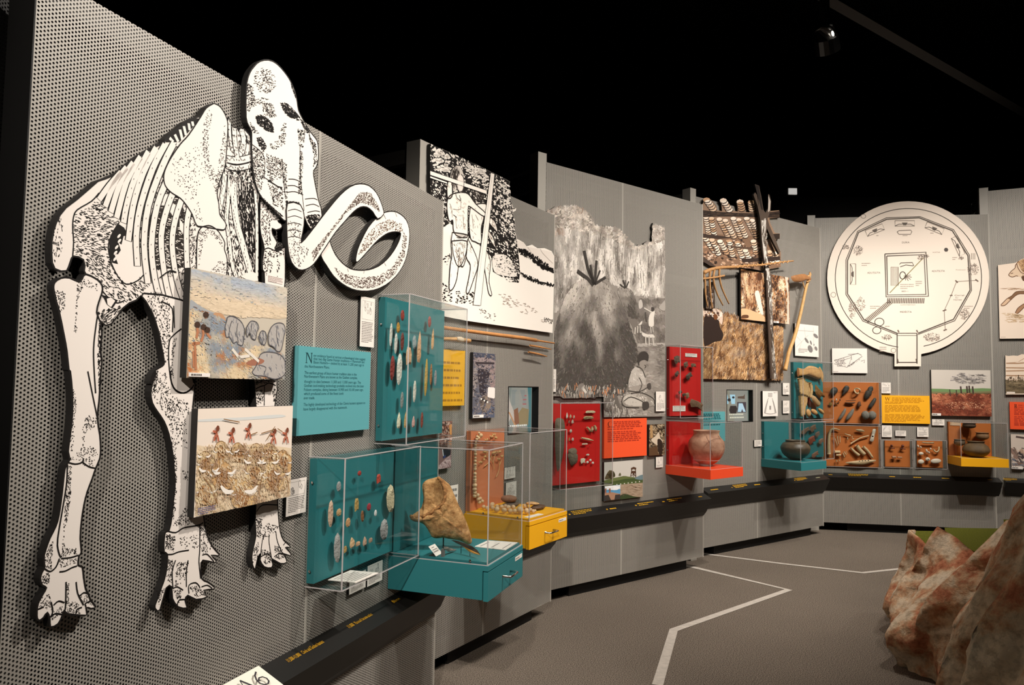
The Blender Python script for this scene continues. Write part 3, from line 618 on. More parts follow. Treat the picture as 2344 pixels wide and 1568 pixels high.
def ink_fore(mb, o):
    S = zs(A_, '660,1238 690,1222 740,1240 785,1218') + zs(C_, '1400,105 1430,90 1455,85', '1452,85 1480,70 1520,85', '1452,90 1450,205', '1405,840 1440,800 1530,800', '1430,1090 1440,1010 1460,960', '1495,1120 1480,1030 1480,980', '1560,1090 1530,1020 1520,960', '1430,1110 1470,1090 1495,1120', '1510,1110 1540,1090 1565,1095', '1565,1040 1580,1020')
    F = [(Z(*A_, '650,880 770,950 780,1040 700,1060 715,1200 670,1210 645,1090'), 300, 1.3), (Z(*A_, '665,1240 790,1230 785,1260 700,1290 680,1400 660,1320'), 120, .4), (Z(*A_, '700,1290 715,1300 710,1400 700,1390'), 20, 1.5), (Z(*A_, '745,1290 760,1300 755,1400 742,1390'), 20, 1.5), (Z(*C_, '1395,20 1530,20 1530,60 1400,80'), 190, .3), (Z(*C_, '1400,110 1450,110 1440,200 1405,200'), 60, 1.4), (Z(*C_, '1500,110 1525,100 1510,200'), 30, 1.4),
         (Z(*C_, '1400,880 1440,880 1430,1000 1395,980'), 90, 1.3), (Z(*C_, '1440,950 1470,900 1540,930 1500,980 1430,1010'), 70, .7), (Z(*C_, '1390,1050 1420,1020 1410,1110 1380,1150'), 45, 1.4), (Z(*C_, '1430,1060 1490,1080 1490,1160 1450,1150'), 70, 1.3), (Z(*C_, '1510,1040 1560,1060 1570,1130 1520,1120'), 70, 1.2)]
    ink_leg(mb, o, S, F, .0034)
    u0, u1, z0, z1 = rect(P0, Z(*A_, '690,1390 775,1400 775,1438 690,1425'), o); mb.flat([(u0, z0), (u1, z0), (u1, z1), (u0, z1)], o + .0006, (228, 216, 208)); greek(mb, u0, u1, z1, z0, 4, o + .0008, (150, 130, 125))
def ink_skull(mb, o):
    rad = lambda c: (lambda p: math.atan2(p[1] - c[1], p[0] - c[0]) + 1.57)
    for t, n, ang in (('620,150 680,140 730,190 735,260 700,300 640,290 600,230', 210, 0), ('565,230 600,260 610,330 570,420 560,360', 170, 0), ('590,330 650,320 700,330 640,360 590,380', 60, 0), ('655,350 720,360 740,440 700,440 660,420', 140, 1.1), ('575,460 600,490 640,540 600,535', 40, 0), ('780,470 800,480 790,600 720,640 690,600 750,580', 110, 0), ('865,510 915,520 900,620 875,620', 110, 1.4), ('880,640 900,650 890,900 870,900 875,760', 150, 1.3), ('595,620 660,640 675,760 640,900 700,960 780,1030 740,1040 640,930 600,780', 420, .9), ('680,660 770,690 775,800 690,830 680,760', 260, .8), ('690,840 775,860 785,1000 720,960', 180, 1.1), ('770,690 800,720 805,930 785,920', 120, .1), ('820,210 850,300 860,340 830,260', 60, 1.2), ('930,540 975,600 985,700 960,740 962,660', 130, 1.2)):
        stip(mb, P0, Z(*A_, t), n, o + .0002, (1.5, 3.4), ang, .6, 1.35)
    for t, n in (('615,430 650,425 690,450 720,485 720,530 690,525 650,500 625,475', 420), ('765,355 800,355 840,390 880,440 870,460 820,440 785,410', 330), ('880,440 930,510 945,555 930,545 890,480', 60), ('620,560 650,560 680,610 665,650 635,610', 120), ('795,940 880,950 905,1010 895,1035 870,990 800,990', 200), ('915,1030 1000,1020 1000,1050 950,1110', 220)):
        p = Z(*A_, t); stip(mb, P0, p, n, o + .0003, (2, 4.5), .75, .6, 1.6)
    for s in zs(A_, '590,600 640,640 670,690 668,760 665,810', '668,800 720,835 775,870', '690,820 740,850 775,860', '775,690 780,800 795,930', '880,600 885,800 905,1000', '812,810 850,812 890,830', '805,850 850,850 895,875', '800,890 850,885 900,905', '910,930 960,925 985,935', '915,970 960,960 995,975', '925,1010 970,1000 1000,1005', '600,780 640,900 700,965 780,1035'): line(mb, P0, s, .0024, o + .0004)
def ink_tuskA(mb, o):
    stip(mb, P0, Z(*A_, '810,1060 890,1080 880,1200 940,1230 880,1340 830,1300 812,1200'), 190, o + .0002, (1.5, 3), 1.2, .5, 1.1)
    stip(mb, P0, Z(*A_, '950,1250 1050,1130 1150,1000 1240,890 1300,890 1350,970 1360,1010 1310,970 1240,950 1160,1010 1060,1140 960,1300'), 800, o + .0002, (1.4, 3), 2.2, .6, 1.1, (70, 52, 40))
    for s in zs(A_, '808,1000 850,990 890,1005', '806,1040 850,1030 893,1045', '805,1080 845,1070 890,1085', '806,1120 845,1112 888,1125', '808,1160 845,1152 885,1165'): line(mb, P0, s, .0020, o + .0003)
    line(mb, P0, Z(*A_, '875,1195 905,1175 940,1130'), .0024, o + .0004)
def ink_tuskB(mb, o):
    stip(mb, P0, Z(*A_, '1080,1330 1130,1370 1240,1400 1350,1390 1440,1330 1490,1230 1500,1130 1520,1150 1510,1270 1440,1390 1330,1460 1220,1465 1130,1420'), 800, o + .0002, (1.4, 3), .2, .7, 1.1, (70, 52, 40))
    stip(mb, P0, Z(*A_, '1225,1270 1270,1160 1340,1080 1420,1050 1490,1080 1500,1130 1430,1110 1350,1150 1280,1230'), 420, o + .0002, (1.4, 3), 2.3, .6, 1.1, (90, 66, 44))
    for s in zs(A_, '1170,1365 1165,1345', '1262,1375 1265,1352', '1395,1330 1385,1310', '1450,1010 1460,1035', '1380,1020 1395,1050'): line(mb, P0, s, .0018, o + .0003, sm=False)
piece('far_foreleg_board', fore, MF - .004, ink_fore, label='far foreleg and foot bones')
piece('torso_board', torso, MF, ink_torso, 1, label='ribs, shoulder blade and pelvis')
piece('foreleg_board', mid, MF + .002, ink_mid, label='leg and foot bones behind the two paintings')
piece('hind_leg_board', hind, MF + .002, ink_hind, label='leftmost leg and foot bones')
piece('far_tusk_board', tuskB, MF + .003, ink_tuskB, label='curled tusk ending in a point')
piece('skull_board', skull, MF + .005, ink_skull, label='high domed skull')
piece('near_tusk_board', tuskA, MF + .008, ink_tuskA, label='front tusk crossing over the other')
# ================================================================= panel of the mammoth
D_ = (400, 600, 3.734); E_ = (640, 980, 3.447); R7 = (400, 1300, 2.604)
# --- painting of mammoths and hunters
b = Board('painting', 'pastel painting of a grey mammoth herd and hunters, hung over the skeleton', 'painting', P0, Z(*D_, '135,52 958,215 940,1005 100,990'), .059, .022, (196, 186, 170)); m = b.mb
def soft(c, a=.38): return tuple(int(x * (1 - a) + y * a) for x, y in zip(c, (200, 188, 172)))
def f(t, col, k, sm=True): fillp(m, P0, Z(*D_, t), b.layer(k), soft(col), sm)
f('137,60 956,218 955,330 800,360 650,380 500,340 350,300 200,260 128,230', (176, 178, 178), 1, False)
stip(m, P0, Z(*D_, '150,80 940,225 945,340 780,350 600,370 400,290 160,150'), 500, b.layer(2), (5, 16), .2, .5, 2.2, [(158, 170, 182), (196, 190, 178), (186, 182, 176)], 3)
f('126,300 400,330 650,385 953,345 950,480 700,470 400,450 118,400', (214, 192, 160), 2)
f('118,350 200,365 260,400 330,430 430,470 440,500 380,530 330,560 360,640 420,700 350,680 300,700 240,690 200,720 180,800 130,840 108,800', (138, 150, 164), 4)
f('330,440 400,440 437,495 400,525 340,535', (186, 122, 74), 5); f('240,440 285,425 300,460 260,500 238,480', (176, 96, 52), 5)
f('600,625 680,660 760,720 820,740 945,800 945,990 660,980 500,960 420,800 440,740 560,700', (162, 160, 158), 4)
f('330,540 430,520 500,600 560,700 450,760 400,720', (222, 200, 164), 5); f('108,840 300,820 420,840 560,880 620,990 104,990', (216, 190, 146), 5); f('350,760 420,735 440,780 420,815 370,800', (178, 92, 48), 6)
f('120,930 300,905 440,940 520,985 104,990', (150, 148, 146), 6)
stip(m, P0, Z(*D_, '330,560 560,700 600,980 110,985 110,850 300,830'), 420, b.layer(7), (7, 16), 1.1, .5, 1.6, [(232, 208, 160), (202, 160, 104), (190, 180, 160), (240, 222, 184)], 4)
stip(m, P0, Z(*D_, '120,360 330,430 420,700 180,800 110,790'), 240, b.layer(7), (6, 14), .5, .6, 1.5, [(112, 124, 142), (160, 172, 184), (190, 140, 100)], 5)
tonal(m, P0, Z(*D_, '137,60 956,218 955,470 560,470 430,440 330,420 130,330'), 1500, b.layer(3), (5, 14), .2, .4, 3.2, lambda p: mixc(mixc((170, 178, 188), (206, 196, 180), .5 + 1.1 * fbm(p[0], p[1], .02)), (220, 200, 172), (p[1] - 650 - (p[0] - 540) * .2) / 40), 31)
tonal(m, P0, Z(*D_, '112,400 330,450 430,500 560,690 820,740 945,800 942,995 104,985'), 2600, b.layer(7), (4, 12), .9, .6, 2.4, lambda p: mixc(mixc((140, 148, 158), (222, 200, 164), .5 + 1.3 * fbm(p[0] + 70, p[1], .018)), (190, 118, 70), max(0, 1.6 * fbm(p[0], p[1] + 300, .03) - .35)), 32)
gm = (160, 158, 160)
for t in ('450,470 490,462 560,500 595,570 590,650 578,712 540,700 530,680 500,692 470,640 440,640 430,560 445,500', '615,560 650,505 700,515 718,560 700,600 690,662 655,645 640,600 622,640 612,600', '720,640 740,590 775,598 785,650 768,706 735,690', '800,620 830,550 880,520 930,530 945,580 932,640 912,745 880,765 842,722 806,700', '660,940 700,880 732,790 800,768 900,790 946,860 940,960 860,1000 770,975 690,968'):
    f(t, gm, 8); q = Z(*D_, t); line(m, P0, q + q[:1], .003, b.layer(10), (84, 82, 86)); stip(m, P0, q, 45, b.layer(9), (5, 12), 1.3, .5, 1.6, [(130, 130, 136), (186, 182, 178)], 6)
for t in ('490,500 470,560 465,640', '540,520 530,600 545,690', '660,530 650,600', '880,540 870,620 890,720', '720,880 780,900 760,960'): line(m, P0, Z(*D_, t), .0025, b.layer(10), (92, 90, 94))
f('610,860 700,820 765,840 740,870 660,885', (140, 62, 38), 9)
for t in ('492,742 560,830', '600,742 720,850', '540,815 640,800'): line(m, P0, Z(*D_, t), .009, b.layer(11), (226, 218, 206), False)
for t in ('262,440 268,480', '235,550 245,620 225,680', '265,575 285,620 310,650', '190,540 195,600 185,650', '170,680 175,760 180,920', '150,700 215,690', '160,760 165,900'): line(m, P0, Z(*D_, t), .008, b.layer(11), (182, 122, 88))
for c_ in ('258,450', '238,556', '270,580', '185,535'):
    (p,) = Z(*D_, c_); u, z = P0.hit(*p, b.f); m.flat([(u + .011 * math.cos(a), z + .009 * math.sin(a)) for a in [i * .9 for i in range(7)]], b.layer(12), (70, 50, 40))
b.caption(Z(*D_, '112,945 286,950 284,982 110,978')); b.done()
# --- painting of bison and hunters
b = Board('painting', 'brown sketch of a stampeding bison herd with spear hunters, below the mammoth painting', 'painting', P0, Z(*C_, '1048,222 1617,208 1608,748 1035,873'), .059, .022, (238, 224, 210)); m = b.mb
def f(t, col, k, sm=True): fillp(m, P0, Z(*C_, t), b.layer(k), col, sm)
f('1050,290 1200,280 1330,275 1480,262 1560,260 1560,275 1330,292 1050,302', (214, 216, 214), 1)
f('1047,440 1200,470 1400,430 1612,460 1608,745 1200,840 1036,868', (226, 206, 176), 1, False)
def bison(cx, cy, s, body, face, k):
    def g(pts): return [C_[:2][0] + 0 if 0 else (C_[0] + (cx + x * s) / C_[2], C_[1] + (cy + y * s) / C_[2]) for x, y in pts]
    hump = g([(-60, 40), (-55, -10), (-30, -55), (10, -70), (45, -45), (75, -5), (95, 50), (80, 110), (20, 120), (-40, 110)])
    fillp(m, P0, hump, b.layer(k), body, True); line(m, P0, hump, .0018, b.layer(k + 2), (150, 116, 80))
    fc = g([(-35, 40), (-20, 0), (15, -12), (42, 8), (50, 50), (35, 95), (8, 122), (-20, 95)])
    face = tuple(int(.55 * a_ + .45 * c_) for a_, c_ in zip(face, body)); fillp(m, P0, fc, b.layer(k + 1), face, True); stip(m, P0, hump, 30, b.layer(k), (3, 8), 1.3, .5, 1.4, [(190, 150, 104), (234, 212, 172)], int(cx) + 1); stip(m, P0, fc, 44, b.layer(k + 2), (3, 6), 1.2, .7, 1.8, [(118, 76, 44), (186, 136, 90), (206, 164, 116)], int(cx))
    for sg in (-1, 1): line(m, P0, g([(8 + sg * 36, 35), (8 + sg * 62, 38), (8 + sg * 92, 5)]), .004 * s + .001, b.layer(k + 3), (246, 238, 228), True, True)
bison(1190, 460, .62, (214, 184, 140), (160, 106, 62), 2); bison(1290, 470, .62, (206, 174, 128), (150, 96, 56), 2); bison(1400, 480, .7, (218, 190, 146), (140, 90, 52), 3); bison(1480, 470, .6, (212, 182, 138), (150, 98, 58), 2); bison(1560, 520, .7, (208, 168, 118), (128, 74, 42), 4); bison(1095, 530, .75, (220, 194, 150), (168, 118, 72), 4); bison(1500, 600, .95, (216, 186, 140), (140, 88, 50), 6)
bison(1390, 580, .8, (222, 196, 152), (150, 100, 60), 5); bison(1190, 590, .95, (204, 164, 114), (132, 82, 46), 7); bison(1085, 690, .9, (226, 204, 162), (176, 130, 86), 8); bison(1310, 700, 1.0, (214, 178, 126), (124, 74, 42), 10)
herd = Z(*C_, '1045,470 1100,450 1200,430 1300,430 1400,440 1500,440 1600,480 1605,740 1330,810 1150,845 1040,860')
tonal(m, P0, herd, 1500, b.layer(14) - .0001, (3, 9), 1.25, .6, 1.6, lambda p: mixc(mixc((128, 84, 50), (232, 208, 166), .5 + 1.15 * fbm(p[0], p[1], .035)), (242, 230, 210), .38), 41)
for x, y, s in ((1120, 580, 60), (1210, 590, 70), (1390, 530, 60), (1480, 530, 60), (1300, 690, 110), (1090, 500, 40), (1260, 470, 40), (1560, 600, 50)):
    for sg in (-1, 1): line(m, P0, Z(*C_, '%f,%f %f,%f %f,%f' % (x + sg * s * .3, y + s * .25, x + sg * s * .7, y + s * .28, x + sg * s, y - s * .05)), .007 * s / 60, b.layer(15), (248, 240, 230), True, True)
for t in ('1075,620 1130,690 1170,790', '1440,620 1420,720 1430,750', '1540,640 1530,740', '1590,650 1600,720', '1050,740 1110,780 1150,820'): line(m, P0, Z(*C_, t), .0035, b.layer(14), (150, 112, 74))
for x, y, s in ((1165, 375, 1.), (1258, 385, 1.), (1358, 360, 1.05), (1508, 390, .95), (1582, 385, 1.)):
    for t in ('%d,%d %d,%d' % (x, y - 25 * s, x + 3, y + 18 * s), '%d,%d %d,%d' % (x - 6, y + 5, x - 14, y + 42), '%d,%d %d,%d' % (x + 6, y + 8, x + 12, y + 44), '%d,%d %d,%d' % (x - 22, y - 18, x + 4, y - 8)): line(m, P0, Z(*C_, t), .006, b.layer(14), (184, 102, 76), False)
    (p,) = Z(*C_, '%d,%d' % (x, y - 33 * s)); u, z = P0.hit(*p, b.f); m.flat([(u + .007 * math.cos(a), z + .009 * math.sin(a)) for a in [i * .9 for i in range(7)]], b.layer(15), (120, 66, 46))
for t in ('1208,286 1303,304', '1370,380 1410,365', '1433,372 1520,345', '1530,342 1560,362', '1466,410 1515,330'): line(m, P0, Z(*C_, t), .0028, b.layer(15), (140, 104, 66), False)
u0, u1, z0, z1 = rect(P0, Z(*C_, '1046,818 1155,795 1152,838 1044,862'), b.f); greek(m, u0, u1, z1, z0, 4, b.layer(16), (92, 96, 150), .4); b.done()
# --- teal text panel
b = sign(P0, Z(*D_, '1058,712 1673,772 1660,1435 1040,1478'), 'light teal text panel beginning with a large letter N', TEALS, (92, 162, 168)); m = b.mb; tc = (22, 84, 92)
TXT = [('ew evidence found at various archaeological sites suggest', 1185, 808, 1628), ('that two Big Game Hunter traditions\u2014 Mammoth and', 1185, 836, 1620), ('Bison Hunters\u2014 existed by at least 11,200 years ago in', 1185, 866, 1615), ('the Northwestern Plains.', 1108, 900, 1322),
       ('The earliest group of bison hunter tradition sites in the', 1107, 955, 1553), ('Northwestern Plains are known as the Goshen complex,', 1106, 987, 1560), ('thought to date between 11,500 and 11,000 years ago. The', 1105, 1031, 1588), ('Goshen tool-making technology probably evolved into the later', 1104, 1066, 1615), ('Folsom complex, dating between 10,900 and 10,100 years ago,', 1103, 1101, 1610), ('which produced some of the finest tools', 1102, 1136, 1440), ('ever made.', 1101, 1172, 1195),
       ('The highly developed technology of the Clovis hunters appears to', 1099, 1230, 1625), ('have largely disappeared with the mammoth.', 1098, 1268, 1472)]
for s, x, y, xe in TXT:
    (p,) = Z(*D_, '%d,%d' % (x, y)); (q,) = Z(*D_, '%d,%d' % (xe, y)); u, z = P0.hit(*p, b.f); text(m, s, u, z, P0.hit(*q, b.f)[0], .0098, b.layer(1), tc)
(p, q) = Z(*D_, '1113,862 1178,862'); u, z = P0.hit(*p, b.f); initial(m, 'N', u, z, P0.hit(*q, b.f)[0] - u, .0375, b.layer(1), (16, 60, 66)); b.done('printed_text')
# --- white caption cards
card(P0, Z(*D_, '1592,288 1712,315 1700,732 1580,718'), 'tall white caption card with a key diagram, left of the upper teal case', sketch=.45, lines=13, seed=3)
card(P0, [(656, 1100), (701.5, 1091.7), (699.5, 1173), (654.5, 1181.6)], 'white caption card tucked beside the bison painting', sketch=.45, lines=9, seed=4)
card(P0, Z(*E_, '550,1170 682,1118 675,1262 550,1308'), 'white caption card under the lower teal case, the left of two', sketch=.7, lines=3, seed=5)
card(P0, Z(*E_, '695,1085 812,1042 808,1198 690,1252'), 'white caption card under the lower teal case, the right of two', sketch=.55, lines=5, seed=6)
# --- stone points, one thing each
STONE = {}
def stone_mat(rgb):
    k = 'stone_%d_%d_%d' % rgb
    return mat(k, rgb, .55, spec=.4, var=.35, scale=55, bump=.6, bscale=120)
def outline(kind, n=14):
    if kind == 'leaf': return [(math.copysign(abs(math.sin(a)) ** .85, math.sin(a)), math.cos(a)) for a in [2 * math.pi * i / n for i in range(n)]]
    if kind == 'lance': return [(0, 1), (.45, .62), (.85, .15), (1, -.3), (.9, -.75), (.62, -1), (-.6, -1), (-.9, -.75), (-1, -.3), (-.85, .15), (-.45, .62)]
    if kind == 'base': return [(-.6, 1), (.55, .95), (.95, .4), (1, -.3), (.8, -.9), (.2, -.75), (-.25, -.8), (-.75, -1), (-1, -.2), (-.9, .5)]
    if kind == 'flake': return [(.1, 1), (.7, .75), (1, .1), (.85, -.6), (.3, -1), (-.4, -.9), (-.9, -.45), (-1, .2), (-.6, .8)]
    if kind == 'knife': return [(-.3, 1), (.4, .9), (.9, .4), (1, -.2), (.95, -.8), (.5, -1), (.1, -.7), (-.5, -.1), (-1, .4), (-.9, .8)]
    if kind == 'sherd': return [(-.9, .9), (.2, 1), (.95, .7), (.8, -.1), (1, -.9), (.1, -.6), (-.7, -1), (-1, -.1)]
def point(pan, zoom, cx, cy, w, h, rgb, label, kind='leaf', off=.05, tilt=0., group=None, name='stone_point', cat='stone point', th=None):
    (p, a, c) = Z(*zoom, '%f,%f %f,%f %f,%f' % (cx, cy, cx + w / 2, cy, cx, cy + h / 2)); u, z = pan.hit(*p, off)
    hw = abs(pan.hit(*a, off)[0] - u); hh = abs(pan.hit(*c, off)[1] - z); ct, st = math.cos(tilt), math.sin(tilt)
    pl = [(u + x * hw * ct - y * hh * st, z + x * hw * st + y * hh * ct) for x, y in outline(kind)]
    return solo(name, label, cat, pan, (u, off, z), MB().blade(pl, off, th or min(.012, max(.004, hw * .35))), stone_mat(rgb), group)
CU = wall_case('upper teal wall case of spear points, right of the teal text panel', P0, 2.521, P0.hit(1067.5, 850, .146)[0], 1.265, 1.863, .146, TEAL)
g = 'spear points in the upper teal case'
for a in ((1947, 455, 32, 95, (150, 50, 35), 'rust red stone point at the top of the upper teal case'), (1910, 560, 28, 95, (190, 140, 40), 'ochre stone point below the rust red one'), (1848, 620, 24, 205, (215, 213, 203), 'slim white stone point, leftmost in the upper teal case'), (1890, 695, 26, 180, (212, 210, 200), 'slim white stone point touching the ochre one'),
          (1945, 680, 30, 160, (112, 46, 35), 'dark red stone point right of the slim white ones'), (1860, 905, 38, 217, (140, 46, 36), 'broad brick red stone point in the upper teal case'), (1920, 915, 44, 275, (222, 218, 204), 'largest white stone point, beside the brick red one'), (2048, 685, 32, 120, (150, 165, 165), 'blue grey stone point in the upper teal case'),
          (2090, 720, 34, 275, (225, 175, 130), 'long peach stone point in the upper teal case', 'lance'), (2000, 805, 46, 160, (226, 182, 140), 'peach stone point with a broken edge', 'base'), (2050, 1105, 26, 190, (226, 222, 206), 'small white stone point low in the upper teal case'), (1942, 1180, 26, 145, (140, 141, 136), 'grey stone point under the largest white one'),
          (1915, 1350, 32, 140, (226, 220, 190), 'cream stone point at the bottom of the upper teal case', 'lance'), (1972, 1345, 22, 140, (196, 158, 96), 'slim ochre stone point at the bottom of the upper teal case', 'lance'), (2040, 1362, 26, 100, (214, 168, 158), 'small pink stone point at the bottom of the upper teal case', 'lance'), (2148, 985, 24, 330, (196, 162, 74), 'longest yellow stone point in the upper teal case'),
          (2190, 960, 18, 190, (170, 112, 60), 'slim brown stone point beside the longest yellow one'), (2228, 990, 20, 140, (150, 150, 150), 'slim grey stone point, rightmost in the upper teal case'), (2205, 655, 22, 185, (220, 172, 118), 'slim peach stone point near the right pane of the upper teal case', 'lance'), (2178, 510, 26, 100, (156, 70, 62), 'faded red stone point high in the upper teal case'), (2112, 1350, 22, 140, (138, 62, 46), 'red brown stone point at the bottom right of the upper teal case')):  # points at the right partly model reflections in the pane as stones
    point(P0, D_, *a[:6], kind=a[6] if len(a) > 6 else 'leaf', tilt=-.06, group=g)
CL = wall_case('wide lower teal wall case of stone tools', P0, 2.090, 2.640, .811, 1.250, .148, TEAL)
g = 'stone tools in the lower teal case'
for a in ((467, 460, 36, 82, (168, 168, 166), 'small pale grey scraper, upper left in the lower teal case', 'flake'), (630, 356, 30, 42, (172, 58, 48), 'tiny red scraper, highest in the lower teal case', 'flake'), (782, 400, 34, 76, (196, 78, 60), 'red stone scraper near the top of the lower teal case', 'base'), (875, 555, 62, 226, (216, 204, 168), 'long cream stone blade, largest in the lower teal case', 'flake', .1), (403, 675, 42, 216, (224, 188, 160), 'tall peach stone blade, leftmost in the lower teal case', 'flake'),
          (468, 665, 40, 64, (206, 168, 118), 'round tan scraper beside the tall peach blade', 'flake'), (608, 605, 34, 106, (208, 170, 96), 'yellow rectangular stone tool in the lower teal case', 'base'), (705, 622, 34, 62, (170, 54, 66), 'crimson stone scraper in the lower teal case', 'flake'), (757, 670, 22, 52, (236, 234, 230), 'tiny white stone chip in the lower teal case', 'flake'), (540, 745, 38, 76, (212, 162, 112), 'round orange tan scraper in the lower teal case', 'flake'), (653, 695, 26, 95, (146, 98, 60), 'brown slender stone tool in the lower teal case', 'flake', .15),
          (825, 800, 62, 170, (164, 164, 162), 'broad grey stone blade in the lower teal case', 'flake', .1), (455, 945, 54, 240, (172, 170, 166), 'tallest grey stone blade, lower left in the lower teal case', 'flake', .05), (572, 900, 40, 86, (228, 188, 142), 'pointed peach stone tool in the bottom row', 'lance', .25), (618, 912, 36, 36, (222, 178, 138), 'small square peach chip in the bottom row', 'base'), (672, 890, 32, 76, (206, 168, 142), 'pink tan stone tool in the bottom row', 'lance', .1), (718, 885, 30, 40, (176, 146, 122), 'small brown grey chip ending the bottom row', 'base'), (518, 957, 24, 56, (184, 150, 88), 'small ochre chip at the bottom of the lower teal case', 'base')):
    point(P0, E_, *a[:6], kind=a[6], tilt=a[7] if len(a) > 7 else 0, group=g)
def sheet(label, px, z, mtcol=CARDW, name='label_sheet', n=5, seed=1, th=.003):     # sheet lying flat at height z, traced corners
    q = [floor_pt(x, y, z + th) for x, y in px]; c = sum(q, Vector()) / 4
    mb = MB(); vs = [(p.x, -p.y, zz) for zz in (z, z + th) for p in q]
    mb.add(vs, [(0, 3, 2, 1), (4, 5, 6, 7)] + [(i, (i + 1) % 4, 4 + (i + 1) % 4, 4 + i) for i in range(4)], mtcol)
    rd = random.Random(seed)
    for i in range(n):
        t = .15 + .72 * i / max(1, n - 1); e = rd.uniform(.7, .92)
        a = q[0].lerp(q[3], t); d_ = q[1].lerp(q[2], t); b1, b2 = a.lerp(d_, .08), a.lerp(d_, e); k = (q[3] - q[0]) * .018
        mb.add([(p.x, -p.y, z + th + .0004) for p in (b1 - k, b2 - k, b2 + k, b1 + k)], [(0, 1, 2, 3)], (140, 134, 130))
    return solo(name, label, 'label', WORLD, (c.x, -c.y, z), mb, PRINT)
sheet('white printed sheet lying on the floor of the lower teal case', Z(*E_, '382,1195 560,1120 780,1140 602,1216'), .818, n=7)
# --- teal drawer case with the big bone
DC = drawer_case('teal drawer case with a clear hood holding a mammoth bone', P0, 2.658, 3.075, .659, .792, 1.246, .446, TEAL)
DC.part('back_panel', MB().box(2.664, 3.069, .806, 1.235, .0015, .02), TEAL)
def rings(pan, px, off, bulge, fn=None, back=.6, k=6, sm=2):     # solid grown from a traced outline
    o = smooth(onp(pan, px, off), True, sm); n = len(o); cx = sum(p[0] for p in o) / n; cz = sum(p[1] for p in o) / n; vs = []; fs = []
    for sgn in (1, -1):
        base = len(vs)
        for r in range(k + 1):
            t = 1 - r / k; h = bulge * math.sqrt(max(0, 1 - t * t)) * (1 if sgn > 0 else back)
            for (u, z) in o:
                uu, zz = cx + (u - cx) * t, cz + (z - cz) * t; vs.append((uu, off + sgn * h + (fn(uu, zz, t) if fn and sgn > 0 else 0), zz))
        for r in range(k):
            for i in range(n):
                q = (base + r * n + i, base + r * n + (i + 1) % n, base + (r + 1) * n + (i + 1) % n, base + (r + 1) * n + i); fs.append(q if sgn > 0 else q[::-1])
    m = MB().add(vs, fs); m.smooth = True; return m
bone = Z(*E_, '1125,470 1135,430 1170,405 1210,395 1250,385 1285,400 1330,435 1350,460 1385,540 1420,620 1455,690 1490,780 1510,850 1518,890 1508,912 1480,915 1430,890 1380,880 1330,872 1290,865 1240,870 1205,860 1180,820 1150,770 1110,745 1060,735 1028,712 1035,695 1075,665 1110,640 1130,590 1135,540')
def pan_through(pan, a, c):      # vertical plane through two (u, off) points of a panel frame
    A, B = pan.world(a[0], a[1], 0), pan.world(c[0], c[1], 0); U = (B - A).normalized(); N = Vector((U.y, -U.x, 0))
    return Pan(math.degrees(math.atan2(N.y, N.x)), -N.dot(A))
PB = pan_through(P0, (2.735, .058), (2.90, .262))
rim = onp(PB, Z(*E_, '1262,392 1285,420 1305,480 1308,540 1285,600 1225,650 1160,695 1090,712 1040,712'), 0)
def bonefn(u, z, t):
    d = min(math.hypot(u - a[0], z - a[1]) for a in rim)
    hollow = 0
    j = min(range(len(rim) - 1), key=lambda i: math.hypot(u - (rim[i][0] + rim[i + 1][0]) / 2, z - (rim[i][1] + rim[i + 1][1]) / 2)); a, c = rim[j], rim[j + 1]
    if (c[0] - a[0]) * (z - a[1]) - (c[1] - a[1]) * (u - a[0]) < 0: hollow = -.03 * min(1, d / .03)
    return (.012 * math.exp(-(d / .01) ** 2) + hollow + .003 * math.sin(u * 190 + z * 60) * math.sin(z * 210)) * (1 - t ** 4)
BONEM = mat('old_bone', (212, 164, 110), .8, spec=.15, dark=(134, 86, 46), scale=26, bump=1., bscale=38)
cu_ = PB.hit(1000, 1200)[0]
BT = Thing('mammoth_bone', 'large broken brown mammoth bone under the clear hood', 'bone', PB, (cu_, 0, .805))
BT.part('bone_body', rings(PB, bone, 0, .045, bonefn, .5, 10), BONEM)
BT.part('mount_wire', MB().tube([(cu_ + .03, 0, .805), (cu_ + .03, 0, .90)], .003, k=6), mat('dark_wire', (40, 36, 32), .4, .8))
rr = smooth(onp(PB, Z(*E_, '1262,396 1285,422 1303,480 1306,540 1285,598 1225,648 1160,692 1090,708 1050,708'), .04), False, 4)
rm = MB(); rm.tube([(a, .034 + .003 * math.sin(i * 2.1) - .03 * abs(i / len(rr) - .45) ** 2 * 4, c) for i, (a, c) in enumerate(rr)], [.005 + .003 * abs(math.sin(i * 1.7)) for i in range(len(rr))], k=6); rm.smooth = True
BT.part('broken_rim', rm, mat('raw_bone_rim', (196, 138, 82), .9, dark=(136, 88, 48), scale=60, bump=1., bscale=90))
PK = pan_through(P0, (2.774, .266), (2.742, .335))
kp = onp(PK, Z(*E_, '1352,882 1400,888 1455,905 1520,932 1560,962 1587,1002 1545,985 1500,962 1440,930 1390,905'), 0)
bl = Thing('stone_knife', 'dark flint knife on wire stands in front of the bone', 'stone knife', PK, (kp[4][0], 0, .804))
bl.part('blade', MB().blade(kp, 0, .004), mat('flint_dark', (74, 58, 46), .4, dark=(40, 34, 30), scale=30))
bl.part('blade_edge', MB().blade(onp(PK, Z(*E_, '1445,932 1500,958 1560,985 1587,1002 1540,994 1490,972'), .004), .004, .003), mat('flint_amber', (206, 140, 52), .35))
for x, y, y2 in ((1432, 932, 985), (1502, 966, 1005)):
    (p,) = Z(*E_, '%d,%d' % (x, y)); u, z = PK.hit(*p); bl.part('wire_stand', MB().tube([(u, 0, .804), (u, 0, max(z, .812))], .0014, k=6), MATS['dark_wire'])
